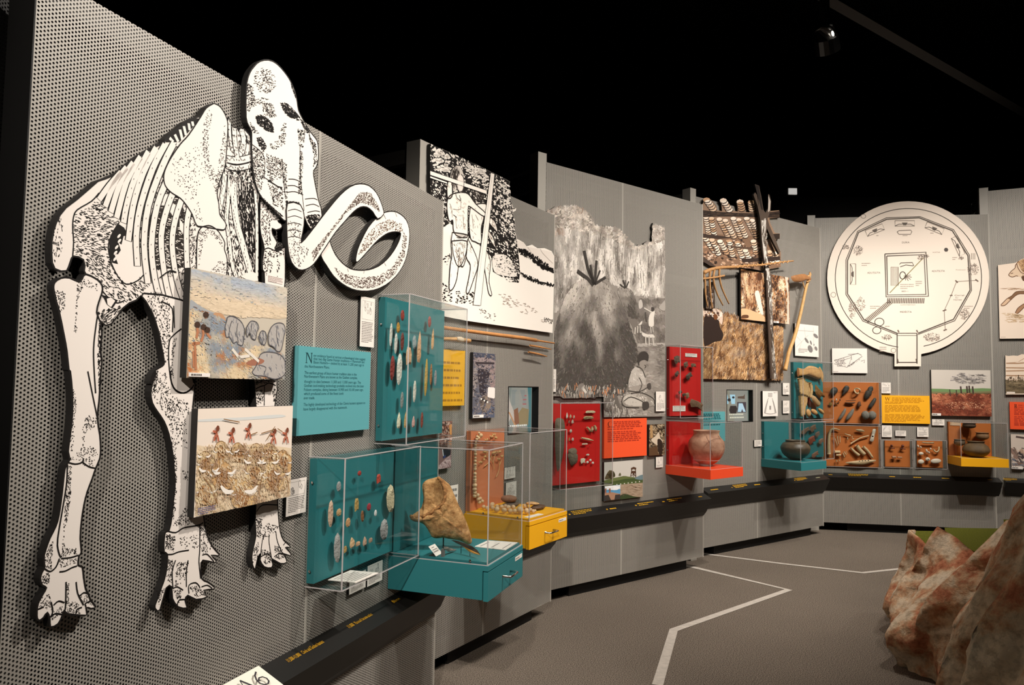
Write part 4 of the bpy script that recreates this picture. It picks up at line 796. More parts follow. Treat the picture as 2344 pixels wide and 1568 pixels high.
q = [floor_pt(*p, .806) + P0.U * .014 for p in Z(*E_, '1222,1018 1272,993')]
lc = Thing('label_stand', 'small tilted white label standing on the teal drawer top', 'label', WORLD, (q[0].x, -q[0].y, .804)); a, c = q; bk = (P0.N * -.035); up = Vector((0, 0, .036))
lc.part('label_face', MB().add([(v.x, -v.y, v.z) for v in (a, c, c + bk + up, a + bk + up)], [(0, 1, 2, 3)], CARDW).add([(v.x, -v.y, v.z - .0005) for v in (a, c, c + bk, a + bk)], [(0, 1, 2, 3)], (70, 66, 60)), PRINT)
ln = MB()
for i, (s0, s1) in enumerate(((.2, .6), (.12, .85), (.12, .8))):
    t = .78 - i * .2; A0 = a.lerp(a + bk + up, t); C0 = c.lerp(c + bk + up, t); n_ = Vector((0, 0, .0006)) + P0.N * .0006
    p1, p2 = A0.lerp(C0, s0) + n_, A0.lerp(C0, s1) + n_; h = (bk + up) * .03
    ln.add([(v.x, -v.y, v.z) for v in (p1 - h, p2 - h, p2 + h, p1 + h)], [(0, 1, 2, 3)], (130, 124, 120))
lc.part('label_lines', ln, PRINT)
fl = [(a_ + .05, max(c_, .8075)) for a_, c_ in onp(P0, Z(*E_, '1250,955 1300,965 1360,1005 1345,1018 1290,998 1258,975'), .242)]
st = Thing('stone_flake', 'small grey stone flake on a block in front of the bone', 'stone flake', P0, (fl[0][0], .242, .804)); st.part('flake', MB().blade(fl, .242, .005), stone_mat((150, 140, 128)))
st.part('support_block', MB().box(fl[0][0] + .008, fl[0][0] + .022, .804, max(fl[5][1] - .001, .81), .228, .24), mat('grey_block', (110, 108, 104), .6))
sheet('white diagram sheet lying on the teal drawer top', Z(*E_, '1540,932 1642,885 1878,901 1782,960'), .805, n=3, seed=4)
# --- timeline lettering and location sign
def rail_text(rl, pan, txt, pa, pb, h=.016, col=(214, 162, 30), at=.42):
    o, z = .083 * at, .622 - .039 * at; vs, fs = glyphs(txt)
    u0, u1 = pan.hit(*pa, o)[0], pan.hit(*pb, o)[0]; x0 = min(v[0] for v in vs); x1 = max(v[0] for v in vs); k = (u1 - u0) / (x1 - x0); kz = h / .7
    mb = MB().add([(u0 + (v[0] - x0) * k, o - v[1] * kz * .905 + .0016, z + v[1] * kz * .425 + .0016) for v in vs], fs, col); rl.part('timeline_lettering', mb, PRINT)
rail_text(RAIL0, P0, '11,500-11,000', *Z(*R7, '680,555 755,515')); rail_text(RAIL0, P0, 'Clovis and Goshen hunters', *Z(*R7, '766,508 890,442'))
rail_text(RAIL0, P0, '11,000', *Z(*R7, '1040,358 1072,342')); rail_text(RAIL0, P0, 'Mammoth become extinct', *Z(*R7, '1080,337 1180,285')); rail_text(RAIL0, P0, 'Bison', *Z(*R7, '1305,213 1345,190'))
ua = P0.hit(588, 1531)[0]
sg = Thing('location_sign', 'white sign lettered A6 lying on the near end of the rail', 'sign', P0, (ua - .1, .04, .6))
sg.part('sign_plate', MB().add([(u, o + d_ * .4, z + d_) for d_ in (.003, .009) for u, o, z in ((ua - .2, .002, .622), (ua, .002, .622), (ua, .1, .577), (ua - .2, .1, .577))], [(0, 3, 2, 1), (4, 5, 6, 7), (0, 1, 5, 4), (1, 2, 6, 5), (2, 3, 7, 6), (3, 0, 4, 7)]), mat('sign_white', (240, 236, 222), .5))
ltr = MB()
def onrail(x, y): return (ua - .135 + x, .078 - y * .905 + .0045, .598 + y * .425 + .0105)
def rstroke(pts, w):
    q = MB().stroke(pts, w, 0); ltr.add([onrail(a, c) for a, o, c in q.v], q.f, (58, 54, 58))
rstroke([(0, 0), (.022, .056)], .003); rstroke([(.022, .056), (.046, 0)], .007); rstroke([(.009, .02), (.037, .02)], .003)
rstroke([(.092, .056), (.076, .046), (.066, .03), (.064, .014), (.072, .002), (.084, -.001), (.095, .006), (.098, .018), (.092, .029), (.08, .032), (.068, .024)], .0055)
sg.part('sign_lettering', ltr, PRINT)
# ================================================================= panel of the two hunters
I_ = (800, 300, 3.136); H_ = (980, 680, 4.612); L_ = (1050, 970, 7.127)
def cutout(name, label, pan, px, off, th, face, cat='wall graphic'):      # board with a sawn outline
    out = onp(pan, px, off); us = [p[0] for p in out]; zz = [p[1] for p in out]
    t = Thing(name, label, cat, pan, ((min(us) + max(us)) / 2, off - th, min(zz))); t.f = off; t.e = off + .001; t.out = out
    t.part('backing_board', MB().prism(out, off - th, off), BOARDK)
    t.mb = MB(); t.mb.flat(out, off + .0006, face); t.mb.clip = (min(us), max(us), min(zz), max(zz)); t.layer = lambda k=1: t.e + .00025 * (k - 1)
    return t
hun = [(985, 329), (1000, 336)] + Z(*I_, '700,145 800,195 900,235 1000,285 1080,325 1150,362 1142,400 1155,440 1150,490 1165,520 1172,548 1198,556 1192,572 1170,582 1185,650 1190,720 1200,775 1215,780 1250,800 1270,826 1310,815 1350,842 1400,840 1450,862 1470,900 1464,1200 1458,1450 840,1362') + [(1000, 721), (985, 718)]
b = cutout('hunters_drawing', 'black and white ink drawing board of two hunters among trees', P1, hun, .024, .02, (246, 238, 228)); m = b.mb
def f(t, col, k, sm=True): fillp(m, P1, Z(*I_, t) if isinstance(t, str) else t, b.layer(k), col, sm)
WH = (246, 238, 228)
fol = [(985, 329)] + Z(*I_, '700,145 900,235 1000,285 1080,325 1150,362 1142,400 1155,440 1150,490 1165,520 1170,582 1185,650 1190,720 1200,790 1215,900 1225,1010 1215,1090 1150,1050 1090,1045 1030,1010 1015,900 960,840 850,760 720,660 660,700 580,760')
f(fol, INK, 1, False)
blobs(m, P1, fol, 800, b.layer(2), (1.2, 4.2), WH, 1, .5, .9); blobs(m, P1, fol, 700, b.layer(3), (.8, 2.2), INK, 2, .5, .9); stip(m, P1, fol, 700, b.layer(3), (2, 5), 1.0, .6, 1., WH, 3)
blobs(m, P1, Z(*I_, '600,120 720,180 720,290 600,280'), 46, b.layer(3), (3, 8), WH, 3, .6); blobs(m, P1, Z(*I_, '820,230 1000,300 1000,420 850,330'), 70, b.layer(3), (2.5, 6), WH, 4, .6)
blobs(m, P1, Z(*I_, '1050,350 1150,370 1150,480 1170,600 1190,760 1100,700 1080,480'), 90, b.layer(3), (2, 5), WH, 5, .5, .8)
f('1030,900 1120,890 1180,960 1200,1040 1120,1040 1040,1010', (236, 228, 218), 3); blobs(m, P1, Z(*I_, '1030,900 1120,890 1200,960 1220,1060 1100,1040'), 60, b.layer(4), (1.2, 3), INK, 6, .5)
blobs(m, P1, Z(*I_, '665,880 740,880 740,960 665,960'), 26, b.layer(4), (1.2, 3), INK, 7, .5); blobs(m, P1, Z(*I_, '665,1090 730,1110 740,1230 665,1230'), 40, b.layer(4), (1.2, 3.4), INK, 8, .6); blobs(m, P1, Z(*I_, '770,1150 900,1160 890,1240 760,1235'), 60, b.layer(4), (1, 3.2), INK, 9, .6)
blobs(m, P1, Z(*I_, '1100,1040 1220,1040 1215,1100 1140,1080'), 26, b.layer(4), (1, 2.6), INK, 10, .5)
# far hills
f('1200,782 1250,802 1270,828 1350,845 1450,866 1470,905 1466,1000 1400,960 1300,880 1215,850', (232, 222, 212), 5, False)
line(m, P1, Z(*I_, '1212,850 1260,870 1310,905 1350,950 1400,975 1466,1012'), .02, b.layer(6), INK); blobs(m, P1, Z(*I_, '1215,830 1300,870 1380,930 1465,985 1465,1015 1380,985 1290,915 1215,880'), 150, b.layer(6), (1., 2.6), INK, 11, 1.5)
line(m, P1, Z(*I_, '1228,1015 1280,1050 1340,1078 1400,1090 1466,1112'), .008, b.layer(6), INK); blobs(m, P1, Z(*I_, '1228,1010 1340,1062 1466,1098 1466,1120 1340,1092 1228,1035'), 110, b.layer(6), (.8, 2.), INK, 12, 1.4)
for t in ('1370,845 1390,880 1460,950', '1280,835 1310,880'): line(m, P1, Z(*I_, t), .003, b.layer(7), (150, 140, 130))
stip(m, P1, Z(*I_, '1030,1130 1200,1200 1340,1280 1450,1400 1100,1240'), 60, b.layer(5), (3, 7), .25, .3, 1., (176, 160, 148), 3); stip(m, P1, Z(*I_, '1395,1340 1460,1345 1460,1385 1400,1375'), 30, b.layer(5), (2, 4), .5, 1.2, 1.2, (80, 70, 64), 4); stip(m, P1, Z(*I_, '930,1270 1060,1310 1040,1360 950,1330'), 26, b.layer(5), (2, 4), .3, .8, 1.2, (90, 80, 74), 5)
# figures
sk = (248, 240, 230)
FIG = [('870,540 940,520 985,535 960,640 945,700 945,805 905,795 870,770 858,640', 7), ('955,830 985,860 1005,910 1012,960 1002,1080 1022,1175 1000,1165 982,1060 966,960', 7), ('1005,615 1040,645 1058,690 1062,725 1042,705 1005,660', 7), ('985,700 1030,760 1048,835 1030,815 1000,760', 7),
       ('750,448 715,470 700,520 705,600 720,650 742,640 745,700 760,742 795,762 832,765 850,740 852,560 862,542 905,572 962,612 978,590 905,522 852,452 800,440', 9), ('700,405 712,350 730,340 742,370 738,410 736,470 706,482', 9), ('738,728 852,748 842,800 842,870 822,962 800,965 788,885 782,962 770,1062 742,1132 716,1130 724,962 735,900 730,800', 9), ('850,772 902,880 922,962 892,1062 856,1160 838,1150 858,1050 868,962 838,900', 9), ('735,790 840,790 835,880 800,965 770,960 745,880', 10)]
for t, k in FIG: f(t, sk, k); q = Z(*I_, t); line(m, P1, q + q[:1], .007, b.layer(k + 1), (40, 34, 30)); stip(m, P1, q, 16, b.layer(k + 1), (3, 8), 1.3, .5, .9, (150, 128, 112), int(q[0][0]))
f('762,248 735,275 722,330 735,350 742,430 770,415 760,380 790,436 812,432 818,380 815,300 795,262', (206, 198, 188), 11); q = Z(*I_, '762,248 735,275 722,330 735,350 742,430'); line(m, P1, q, .006, b.layer(12))
for t in ('745,560 775,565 800,560', '760,620 770,700', '815,600 820,700', '720,520 735,560 738,620', '880,600 890,700', '905,600 925,640', '800,480 800,560'): line(m, P1, Z(*I_, t), .003, b.layer(12), (130, 112, 100))
stip(m, P1, Z(*I_, '755,260 730,300 735,400 770,410 775,330 800,280'), 110, b.layer(12), (5, 12), 1.5, .2, 1.1, (70, 62, 56), 6); f('778,330 800,310 816,330 820,370 812,425 795,432 780,400', (240, 230, 220), 12); line(m, P1, Z(*I_, '800,310 816,330 822,375 812,428 795,434'), .006, b.layer(13), (60, 52, 46)); stip(m, P1, Z(*I_, '885,420 960,430 965,500 890,500'), 60, b.layer(8), (4, 10), 1.4, .3, 1.1, (70, 62, 58), 7); stip(m, P1, Z(*I_, '760,480 840,500 830,720 770,700'), 40, b.layer(11), (2, 5), 1.2, .6, .9, (190, 160, 140), 8); stip(m, P1, Z(*I_, '745,800 835,800 810,950 780,950'), 60, b.layer(12), (3, 7), 1.4, .4, 1.1, (130, 118, 108), 9)
for t, w in (('580,300 720,348 985,440', .020), ('580,330 700,372', .008)):
    q = Z(*I_, t); line(m, P1, q, w + .008, b.layer(12), INK); line(m, P1, q, w, b.layer(13), sk)
for t in ('770,762 800,768 835,752', '790,460 800,500', '745,600 770,620', '850,560 850,720', '1060,560 1190,555', '762,445 772,480 800,500'): line(m, P1, Z(*I_, t), .004, b.layer(13), (60, 54, 50))
f('1014,300 1042,310 942,1252 888,1246', sk, 14, False); q = Z(*I_, '1014,300 888,1246'); line(m, P1, q, .004, b.layer(15), INK, False); q = Z(*I_, '1042,310 942,1252'); line(m, P1, q, .004, b.layer(15), INK, False); line(m, P1, Z(*I_, '1022,330 930,1050'), .002, b.layer(15), (150, 140, 130), False)
b.part('printed_face', b.mb, PRINT)
# --- wooden shafts
WOOD = mat('pale_wood', (206, 142, 82), .55, var=.25, scale=25); WOODL = mat('light_wood', (222, 170, 112), .55, var=.2, scale=30)
def shaft(label, name, cat, pan, px, off, r, mt, parts=()):
    q = onp(pan, px, off); t = Thing(name, label, cat, pan, (q[0][0], off, q[0][1]))
    mb = MB().tube([(u, off, z) for u, z in q], r, k=10); mb.smooth = True; t.part('shaft', mb, mt); return t
t = shaft('long wooden spear shaft hung below the hunters drawing', 'wooden_spear', 'spear', P1, [(985, 745)] + Z(*H_, '145,320 400,355 700,395 1000,432 1140,456'), .05, [.010, .010, .010, .011, .012, .0115], WOOD)
q = onp(P1, Z(*H_, '1136,456 1180,463 1330,486'), .05); mb = MB().tube([(u, .05, z) for u, z in q], [.0075, .006, .005], k=8); mb.smooth = True; t.part('foreshaft', mb, WOOD)
q = onp(P1, Z(*H_, '1328,486 1338,487'), .05); t.part('point', MB().tube([(u, .05, z) for u, z in q], [.005, .001], k=6), mat('dark_point', (50, 40, 34), .5))
for x in (300, 900): 
    (p,) = Z(*H_, '%d,%d' % (x, 345 + (x - 300) * .13)); u, z = P1.hit(*p, .05); t.part('wall_pin', MB().tube([(u, .0015, z - .012), (u, .05, z - .012)], .002, k=6), CHROME)
t = shaft('short spear thrower with a pale binding, left under the long spear', 'spear_thrower', 'spear thrower', P1, [(985, 772)] + Z(*H_, '145,440 300,445 440,462'), .06, [.008, .009, .010, .011], WOODL)
q = onp(P1, Z(*H_, '290,440 330,448 365,452'), .06); mb = MB().tube([(u, .062, z) for u, z in q], [.010, .016, .011], k=8); mb.smooth = True; t.part('binding', mb, mat('pale_sinew', (226, 202, 172), .7))
u, z = P1.hit(1035, 776, .06); t.part('wall_pin', MB().tube([(u, .0015, z - .01), (u, .06, z - .01)], .002, k=6), CHROME)
for tx, lb in (('1075,510 1180,528 1300,552', 'upper of two short wooden dart tips under the spear end'), ('1060,580 1160,600 1255,626', 'lower of two short wooden dart tips under the spear end')):
    t = shaft(lb, 'dart_tip', 'dart', P1, Z(*H_, tx), .045, [.006, .0065, .003], WOOD); u, z = P1.hit(*Z(*H_, tx)[1], .045); t.part('wall_pin', MB().tube([(u, .0015, z - .007), (u, .045, z - .007)], .002, k=6), CHROME)
# --- yellow text panel
b = sign(P1, [(985, 796), (1064.6, 803.6), (1062.2, 928), (985, 930)], 'yellow text panel seen through the upper teal case', YEL, (244, 182, 40)); u0, u1, z0, z1 = b.r; greek(b.mb, u0 + .02, u1 - .02, z1 - .05, z1 - .33, 7, b.layer(1), (176, 124, 36), .3, 5); b.done('printed_text')
# --- rock wall photograph
b = Board('photograph', 'tall dark photograph of a carved rock hollow with a white rounded tag', 'photograph', P1, Z(*H_, '475,582 711,602 698,1276 466,1278'), .024, .02, (112, 108, 116)); m = b.mb
def f(t, col, k, sm=True): fillp(m, P1, Z(*H_, t), b.layer(k), col, sm)
f('476,585 710,605 710,700 476,690', (72, 76, 92), 1, False); f('490,640 700,660 690,760 520,740', (150, 134, 134), 2); f('650,760 710,740 705,940 650,930', (150, 130, 128), 2); f('480,760 530,760 520,900 490,1050 470,1050', (152, 142, 140), 2); f('525,770 650,780 630,880 610,1000 600,1040 550,1030 535,900', (52, 46, 52), 3); f('500,960 560,1010 600,1060 590,1180 520,1220 470,1150', (98, 98, 108), 3); f('540,1080 640,1040 660,1160 580,1220', (138, 122, 108), 3); f('470,1180 700,1150 697,1275 466,1275', (84, 92, 112), 2)
stip(m, P1, Z(*H_, '476,590 708,610 698,1270 468,1270'), 420, b.layer(4), (2, 7), .6, 1.4, 1.8, [(60, 56, 64), (150, 138, 134), (100, 100, 114), (122, 112, 110)], 3); line(m, P1, Z(*H_, '500,695 700,700'), .012, b.layer(5), (60, 52, 56))
for i in range(5): dash(m, P1, (Z(*H_, '%f,%f' % (562 + i * 16, 1076 + i * 8))[0]), b.layer(5), 3.2, .45, 3.4, (240, 236, 230) if i % 2 == 0 else (30, 26, 26))
f('640,950 697,955 706,965 704,1062 696,1072 634,1058 627,1048 632,958', (236, 226, 220), 6, False); b.caption(Z(*H_, '468,1241 577,1243 575,1274 467,1274')); b.done()
# --- recessed screens
def emis(name, col, st):
    m_ = bpy.data.materials.new(name); m_.use_nodes = True; b_ = m_.node_tree.nodes['Principled BSDF']; a = m_.node_tree.nodes.new('ShaderNodeAttribute'); a.attribute_name = 'Col'
    m_.node_tree.links.new(a.outputs['Color'], b_.inputs['Emission Color']); b_.inputs['Emission Strength'].default_value = st; b_.inputs['Base Color'].default_value = (.02, .02, .02, 1); b_.inputs['Roughness'].default_value = .15; return m_
SCRM = emis('screen_glow', (1, 1, 1), .85)
def screen(label, pan, hole, draw):
    u0, u1, z0, z1 = hole; t = Thing('video_screen', label, 'screen', pan, ((u0 + u1) / 2, -.03, z0)); d = -.045
    e_ = .001; fr = MB().box(u0 + e_, u0 + .006, z0 + e_, z1 - e_, -.06, .003).box(u1 - .006, u1 - e_, z0 + e_, z1 - e_, -.06, .003).box(u0 + .006, u1 - .006, z1 - .006, z1 - e_, -.06, .003).box(u0 + .006, u1 - .006, z0 + e_, z0 + .006, -.06, .003); t.part('recess_frame', fr, BLACK)
    t.part('back_cover', MB().box(u0 + .002, u1 - .002, z0 + .002, z1 - .002, -.066, -.06), BLACK)
    mb = MB(); n = 8; w = (u1 - u0) - .014
    def o_(u): x = (u - (u0 + u1) / 2) / w * 2; return d + .012 * (1 - x * x)
    us = [u0 + .007 + w * i / n for i in range(n + 1)]
    mb.add([(u, o_(u), z) for u in us for z in (z0 + .007, z1 - .007)], [(2 * i, 2 * i + 2, 2 * i + 3, 2 * i + 1) for i in range(n)], (150, 150, 140))
    def pg(pts, k, col):
        q = MB(); q.flat(pts, 0, col); v = [(a, o_(a) + .001 + .0006 * k, c) for a, _, c in q.v]; mb.add(v, q.f, col)
    draw(pg, lambda x, y: (u0 + .007 + w * x, z0 + .007 + (z1 - z0 - .014) * y)); t.part('screen_picture', mb, SCRM); return t
def dr1(pg, P):
    pg([P(0, 0), P(.4, 0), P(.45, .25), P(.2, .7), P(.15, 1), P(0, 1)], 1, (200, 186, 172)); pg([P(.2, 1), P(.15, .7), P(.4, .3), P(.5, .1), P(.9, .1), P(.9, 1)], 1, (128, 136, 128))
    pg([P(.5, .12), P(.85, .15), P(.86, .5), P(.6, .55), P(.45, .4)], 2, (146, 128, 92)); pg([P(.8, 0), P(.97, 0), P(.97, 1), P(.8, 1), P(.88, .5)], 2, (76, 122, 124)); pg([P(.35, .15), P(.5, .2), P(.45, .55), P(.32, .5)], 3, (140, 92, 66)); pg([P(.25, .6), P(.75, .62), P(.7, .95), P(.25, .95)], 2, (136, 142, 136))
    for y in (.83, .74, .64): pg([P(.05, y), P(.75, y), P(.75, y - .03), P(.05, y - .03)], 4, (168, 96, 96))
    pg([P(0, .55), P(.2, .45), P(.42, .12), P(.38, .1), P(.18, .42), P(0, .5)], 4, (192, 142, 100)); pg([P(0, .22), P(.3, .14), P(.3, .12), P(0, .19)], 4, (120, 100, 96))
    for i in range(9): pg([P(.2 + i * .065, .13), P(.245 + i * .065, .13), P(.25 + i * .065, .165), P(.205 + i * .065, .165)], 5, (236, 236, 226))
screen('small recessed video screen beside the rock hollow photograph', P1, HOLE1, dr1)
# --- photographs and cards half hidden by the near panel
b = Board('photograph', 'small brown photograph of people, half hidden behind the teal cases', 'photograph', P1, [(985, 963), (1035, 966.5), (1034, 1014), (985, 1012)], .024, .02, (156, 110, 96)); m = b.mb
stip(m, P1, [(990, 966), (1034, 968), (1033, 1012), (990, 1010)], 160, b.layer(1), (3, 9), 1.3, .7, 3, [(96, 60, 52), (198, 158, 142), (222, 196, 180), (70, 44, 42)], 3); fillp(m, P1, [(1028, 974), (1034, 970), (1034, 997), (1030, 996)], b.layer(3), (224, 160, 96)); b.done()
b = Board('photograph', 'photograph of a dark cave mouth over pale rubble', 'photograph', P1, [(985, 1028), (1033, 1026), (1032.5, 1068), (985, 1079)], .024, .02, (122, 96, 92)); m = b.mb
fillp(m, P1, [(1013, 1028), (1032, 1027), (1031, 1042), (1014, 1050)], b.layer(1), (34, 28, 34)); fillp(m, P1, [(1004, 1066), (1018, 1052), (1032, 1040), (1032, 1067), (1004, 1076)], b.layer(1), (176, 152, 152)); line(m, P1, [(1015, 1048), (1020, 1043)], .012, b.layer(2), (52, 62, 110), False); line(m, P1, [(1013, 1028), (1015, 1044)], .006, b.layer(2), (196, 206, 214), False); stip(m, P1, [(1004, 1066), (1032, 1042), (1032, 1066), (1004, 1075)], 50, b.layer(2), (1.5, 4), .5, 1, 1.6, [(130, 104, 104), (206, 186, 182)], 4); b.done()
card(P1, [(1022, 1112), (1048.5, 1109.5), (1048, 1159), (1022, 1164)], 'pale blue white card right of the big bone', seed=9, lines=3, sketch=0)
card(P1, Z(*L_, '748,715 926,695 918,880 745,906'), 'upper white caption card beside the orange necklace board', seed=10, sketch=.6, lines=3)
card(P1, Z(*L_, '770,962 940,935 936,1190 770,1215'), 'lower white caption card beside the orange necklace board', seed=11, sketch=.55, lines=4)
# --- yellow drawer case
YC = drawer_case('yellow drawer case with a clear hood over stone grinding tools', P1, 3.228, 3.645, .662, .800, 1.258, .420, YEL)
ul, ur = P1.hit(1060.5, 1080, .03)[0], P1.hit(1152, 1080, .006)[0]; um = P1.hit(1093.5, 1080, .03)[0]
ul = max(ul, 3.24)
YC.part('back_panel', MB().box(ul, um, .8125, 1.25, .0015, .03), PEACH); YC.part('back_panel', MB().box(um, ur, .8125, 1.25, .0015, .010), PEACH)
def at_shelf(pan, px, py, z):
    X = floor_pt(px, py, z); X.z = 0; return (X.dot(pan.U), (X - pan.O).dot(pan.N))
def mpp(pan, u, o): return (pan.world(u, o, 1.2) - CAMP).dot(CAMW) / F_PX       # metres per photo pixel there
BEAD = mat('bone_bead', (226, 190, 146), .55, var=.25, scale=60, bump=.4, bscale=90)
nk = Thing('shell_necklace', 'long string of big cream beads hanging and coiled on the yellow drawer', 'necklace', P1, (3.3, .12, .812))
BD = [(355, 190, 32), (320, 235, 26), (290, 255, 20), (300, 210, 20), (330, 150, 18), (270, 500, 26), (270, 560, 22), (268, 610, 24), (232, 675, 27), (240, 712, 22), (235, 745, 25), (238, 820, 27), (240, 875, 26), (215, 925, 28), (250, 945, 26), (240, 1010, 34), (255, 1070, 34), (262, 1125, 30), (235, 1185, 28), (310, 1165, 28), (320, 1230, 30), (350, 1220, 25), (380, 1265, 27), (335, 1285, 27), (385, 1310, 32),
      (405, 1370, 28), (455, 1325, 30), (460, 1390, 30), (535, 1345, 30), (550, 1385, 30), (625, 1365, 30), (620, 1415, 38), (700, 1370, 32), (740, 1430, 38), (760, 1360, 28), (805, 1385, 38), (840, 1440, 34), (890, 1375, 32), (915, 1440, 34), (1000, 1425, 50), (1090, 1360, 34), (1110, 1440, 40), (1170, 1420, 28), (1215, 1440, 28), (1245, 1430, 20), (280, 310, 18), (262, 350, 20), (268, 400, 22), (262, 450, 22)]
sp = []
for i, (x, y, r) in enumerate(BD):
    (p,) = Z(*L_, '%d,%d' % (x, y)); rr = 1.22 * r / L_[2]
    if y < 1300: o = .046; u, z = P1.hit(*p, o); u = max(u, 3.262); k = mpp(P1, u, o) * rr
    else: u, o = at_shelf(P1, p[0], p[1] + rr * .8, .813); o = max(o, .055); u = max(u, 3.26); k = mpp(P1, u, o) * rr; z = .8145 + k * 1.06
    mb = MB().ell((u, o, z), (k, k, k * .93), 10, 7, random.uniform(-.7, .7), .03, i); mb.smooth = True; nk.part('bead', mb, BEAD); sp.append((u, o - k * .3, z))
st_ = sorted([q for q in sp if q[2] > .86], key=lambda q: -q[2]); nk.part('cord', MB().tube(st_, .003, k=5), mat('plant_cord', (206, 166, 104), .8))
PLANT = mat('dried_plant', (216, 178, 118), .8, var=.3, scale=40)
pl = Thing('dried_plant_sprig', 'dried branching plant sprig on the orange back board', 'dried plant', P1, (P1.hit(1140, 1090)[0], .015, P1.hit(1140, 1095)[1])); mb = MB()
def tw(t, r0, r1):
    q = onp(P1, smooth(Z(*L_, t), False, 3), .02); n = len(q); mb.tube([(u, .02, z) for u, z in q], [r0 + (r1 - r0) * i / (n - 1) for i in range(n)], k=5)
for t in ('610,870 650,780 665,680 658,560', '580,745 560,640 500,560 440,490 370,460', '420,695 490,630 520,560 560,460 570,300', '560,640 590,520 640,470', '500,560 470,470', '665,680 700,590'): tw(t, .0022, .0012)
pl.part('stem', mb, PLANT); rd = random.Random(5)
for cx, cy in ((390, 610), (345, 650), (430, 560), (525, 230), (570, 200), (590, 250), (640, 600), (705, 555), (660, 480), (430, 480), (560, 500), (600, 480), (400, 480), (440, 280)):
    fm = MB()
    for k in range(6):
        a = -1.57 + rd.uniform(-.9, .9); (p, q) = Z(*L_, '%f,%f %f,%f' % (cx, cy, cx + 46 * math.cos(a), cy + 52 * math.sin(a))); A, B2 = P1.hit(*p, .022), P1.hit(*q, .022)
        fm.tube([(A[0], .02, A[1]), ((A[0] + B2[0]) / 2, .028, (A[1] + B2[1]) / 2), (B2[0], .024, B2[1])], [.001, .003, .0006], k=5)
    pl.part('seed_head', fm, PLANT)
def lump(label, name, cat, pan, cx, cy_bot, rx, ry, z, mt, dep=.7, seed=1, wob=.05, zoom=None, tilt=0.):
    if zoom: (p,) = Z(*zoom, '%f,%f' % (cx, cy_bot)); rx, ry = rx / zoom[2], ry / zoom[2]
    else: p = (cx, cy_bot)
    u, o = at_shelf(pan, p[0], p[1], z); k = mpp(pan, u, o)
    mb = MB().ell((u, o, z + ry * k), (rx * k, rx * k * dep, ry * k), 16, 10, tilt, wob, seed); mb.smooth = True
    return solo(name, label, cat, pan, (u, o, z), mb, mt)
lump('flat grey grinding slab on the yellow drawer', 'grinding_slab', 'grinding stone', P1, 845, 1352, 225, 34, .8125, mat('slab_stone', (116, 96, 82), .85, var=.3, scale=30, bump=.5), .45, 3, .04, L_)
(p,) = Z(*L_, '818,1345'); u_, o_ = at_shelf(P1, p[0], p[1], .8125); k_ = mpp(P1, u_, o_)
mb = MB().ell((u_, o_, .8125 + 66 / 7.127 * k_ * .9 + 58 / 7.127 * k_), (128 / 7.127 * k_, .05, 58 / 7.127 * k_), 16, 10, 0, .05, 8); mb.smooth = True
solo('hand_stone', 'red brown hand stone resting on the grey grinding slab', 'grinding stone', P1, (u_, o_, .83), mb, mat('mano_stone', (150, 104, 78), .85, var=.25, scale=35, bump=.5))
lump('dark brown stone dish at the right of the yellow drawer', 'stone_dish', 'stone dish', P1, 1295, 1398, 185, 38, .8125, mat('dish_stone', (96, 70, 52), .6, var=.3, scale=30, bump=.4), .5, 5, .03, L_)
(p,) = Z(*L_, '1205,1392'); u_, o_ = at_shelf(P1, p[0], p[1], .8125); k_ = mpp(P1, u_, o_); mb = MB().ell((u_, o_, .8125 + 66 / 7.127 * k_ + 26 / 7.127 * k_), (122 / 7.127 * k_, .04, 26 / 7.127 * k_), 14, 8, -.08, .06, 9); mb.smooth = True
solo('flint_core', 'cream flint piece lying in the dark stone dish', 'stone tool', P1, (u_, o_, .84), mb, stone_mat((226, 178, 122)))
sheet('white label strip lying at the front of the yellow drawer top', Z(*L_, '1065,1520 1300,1462 1385,1475 1150,1535'), .8125, n=2, seed=3, th=.002)
# ================================================================= panel of the brush huts
J_ = (1240, 440, 3.135); K_ = (1240, 880, 5.2275); F_ = (1500, 760, 4.355)
hut = [(1251, 483)] + Z(*J_, '70,120 100,100 130,98 150,120 180,130 200,105 235,90 270,110 300,112 330,140 355,165 372,190 375,215 390,235 370,255 385,270 400,260 440,252 460,268 480,275 500,250 525,240 550,262 575,285 590,300 610,330 625,365 650,385 680,395 700,372 720,395 735,365 760,352 790,355 805,340 800,290 790,250 800,220 815,235 840,235 860,250 885,250') + [(1523, 700), (1521.5, 953), (1382.5, 955), (1381.6, 908.8), (1251, 906.5)]
b = cutout('hut_picture', 'tall grey picture board of brush huts, sawn along the treetops', P2, hut, .024, .02, (150, 142, 134)); m = b.mb
def f(t, col, k, sm=True): fillp(m, P2, Z(*J_, t) if isinstance(t, str) else t, b.layer(k), col, sm)
tree = Z(*J_, '40,135 130,105 235,95 330,145 385,240 500,255 600,330 680,400 790,360 800,230 884,255 884,760 700,740 560,680 440,620 340,610 220,660 120,850 40,900')
f(tree, (176, 168, 160), 1, False)
def treetone(p):
    t = .66 + .9 * fbm(p[0] * 1.6, p[1] * .45, .045) - .25 * max(0, (1330 - p[0]) / 70) * min(1, max(0, (p[1] - 520) / 60)); c = mixc((118, 111, 104), (236, 228, 219), t)
    return mixc(c, (190, 140, 108), .45 * max(0, fbm(p[0], p[1], .03)) if p[1] < 540 and p[0] < 1350 else 0)
tonal(m, P2, tree, 5200, b.layer(2), (3, 11), 1.58, .3, 2.0, treetone, 1)
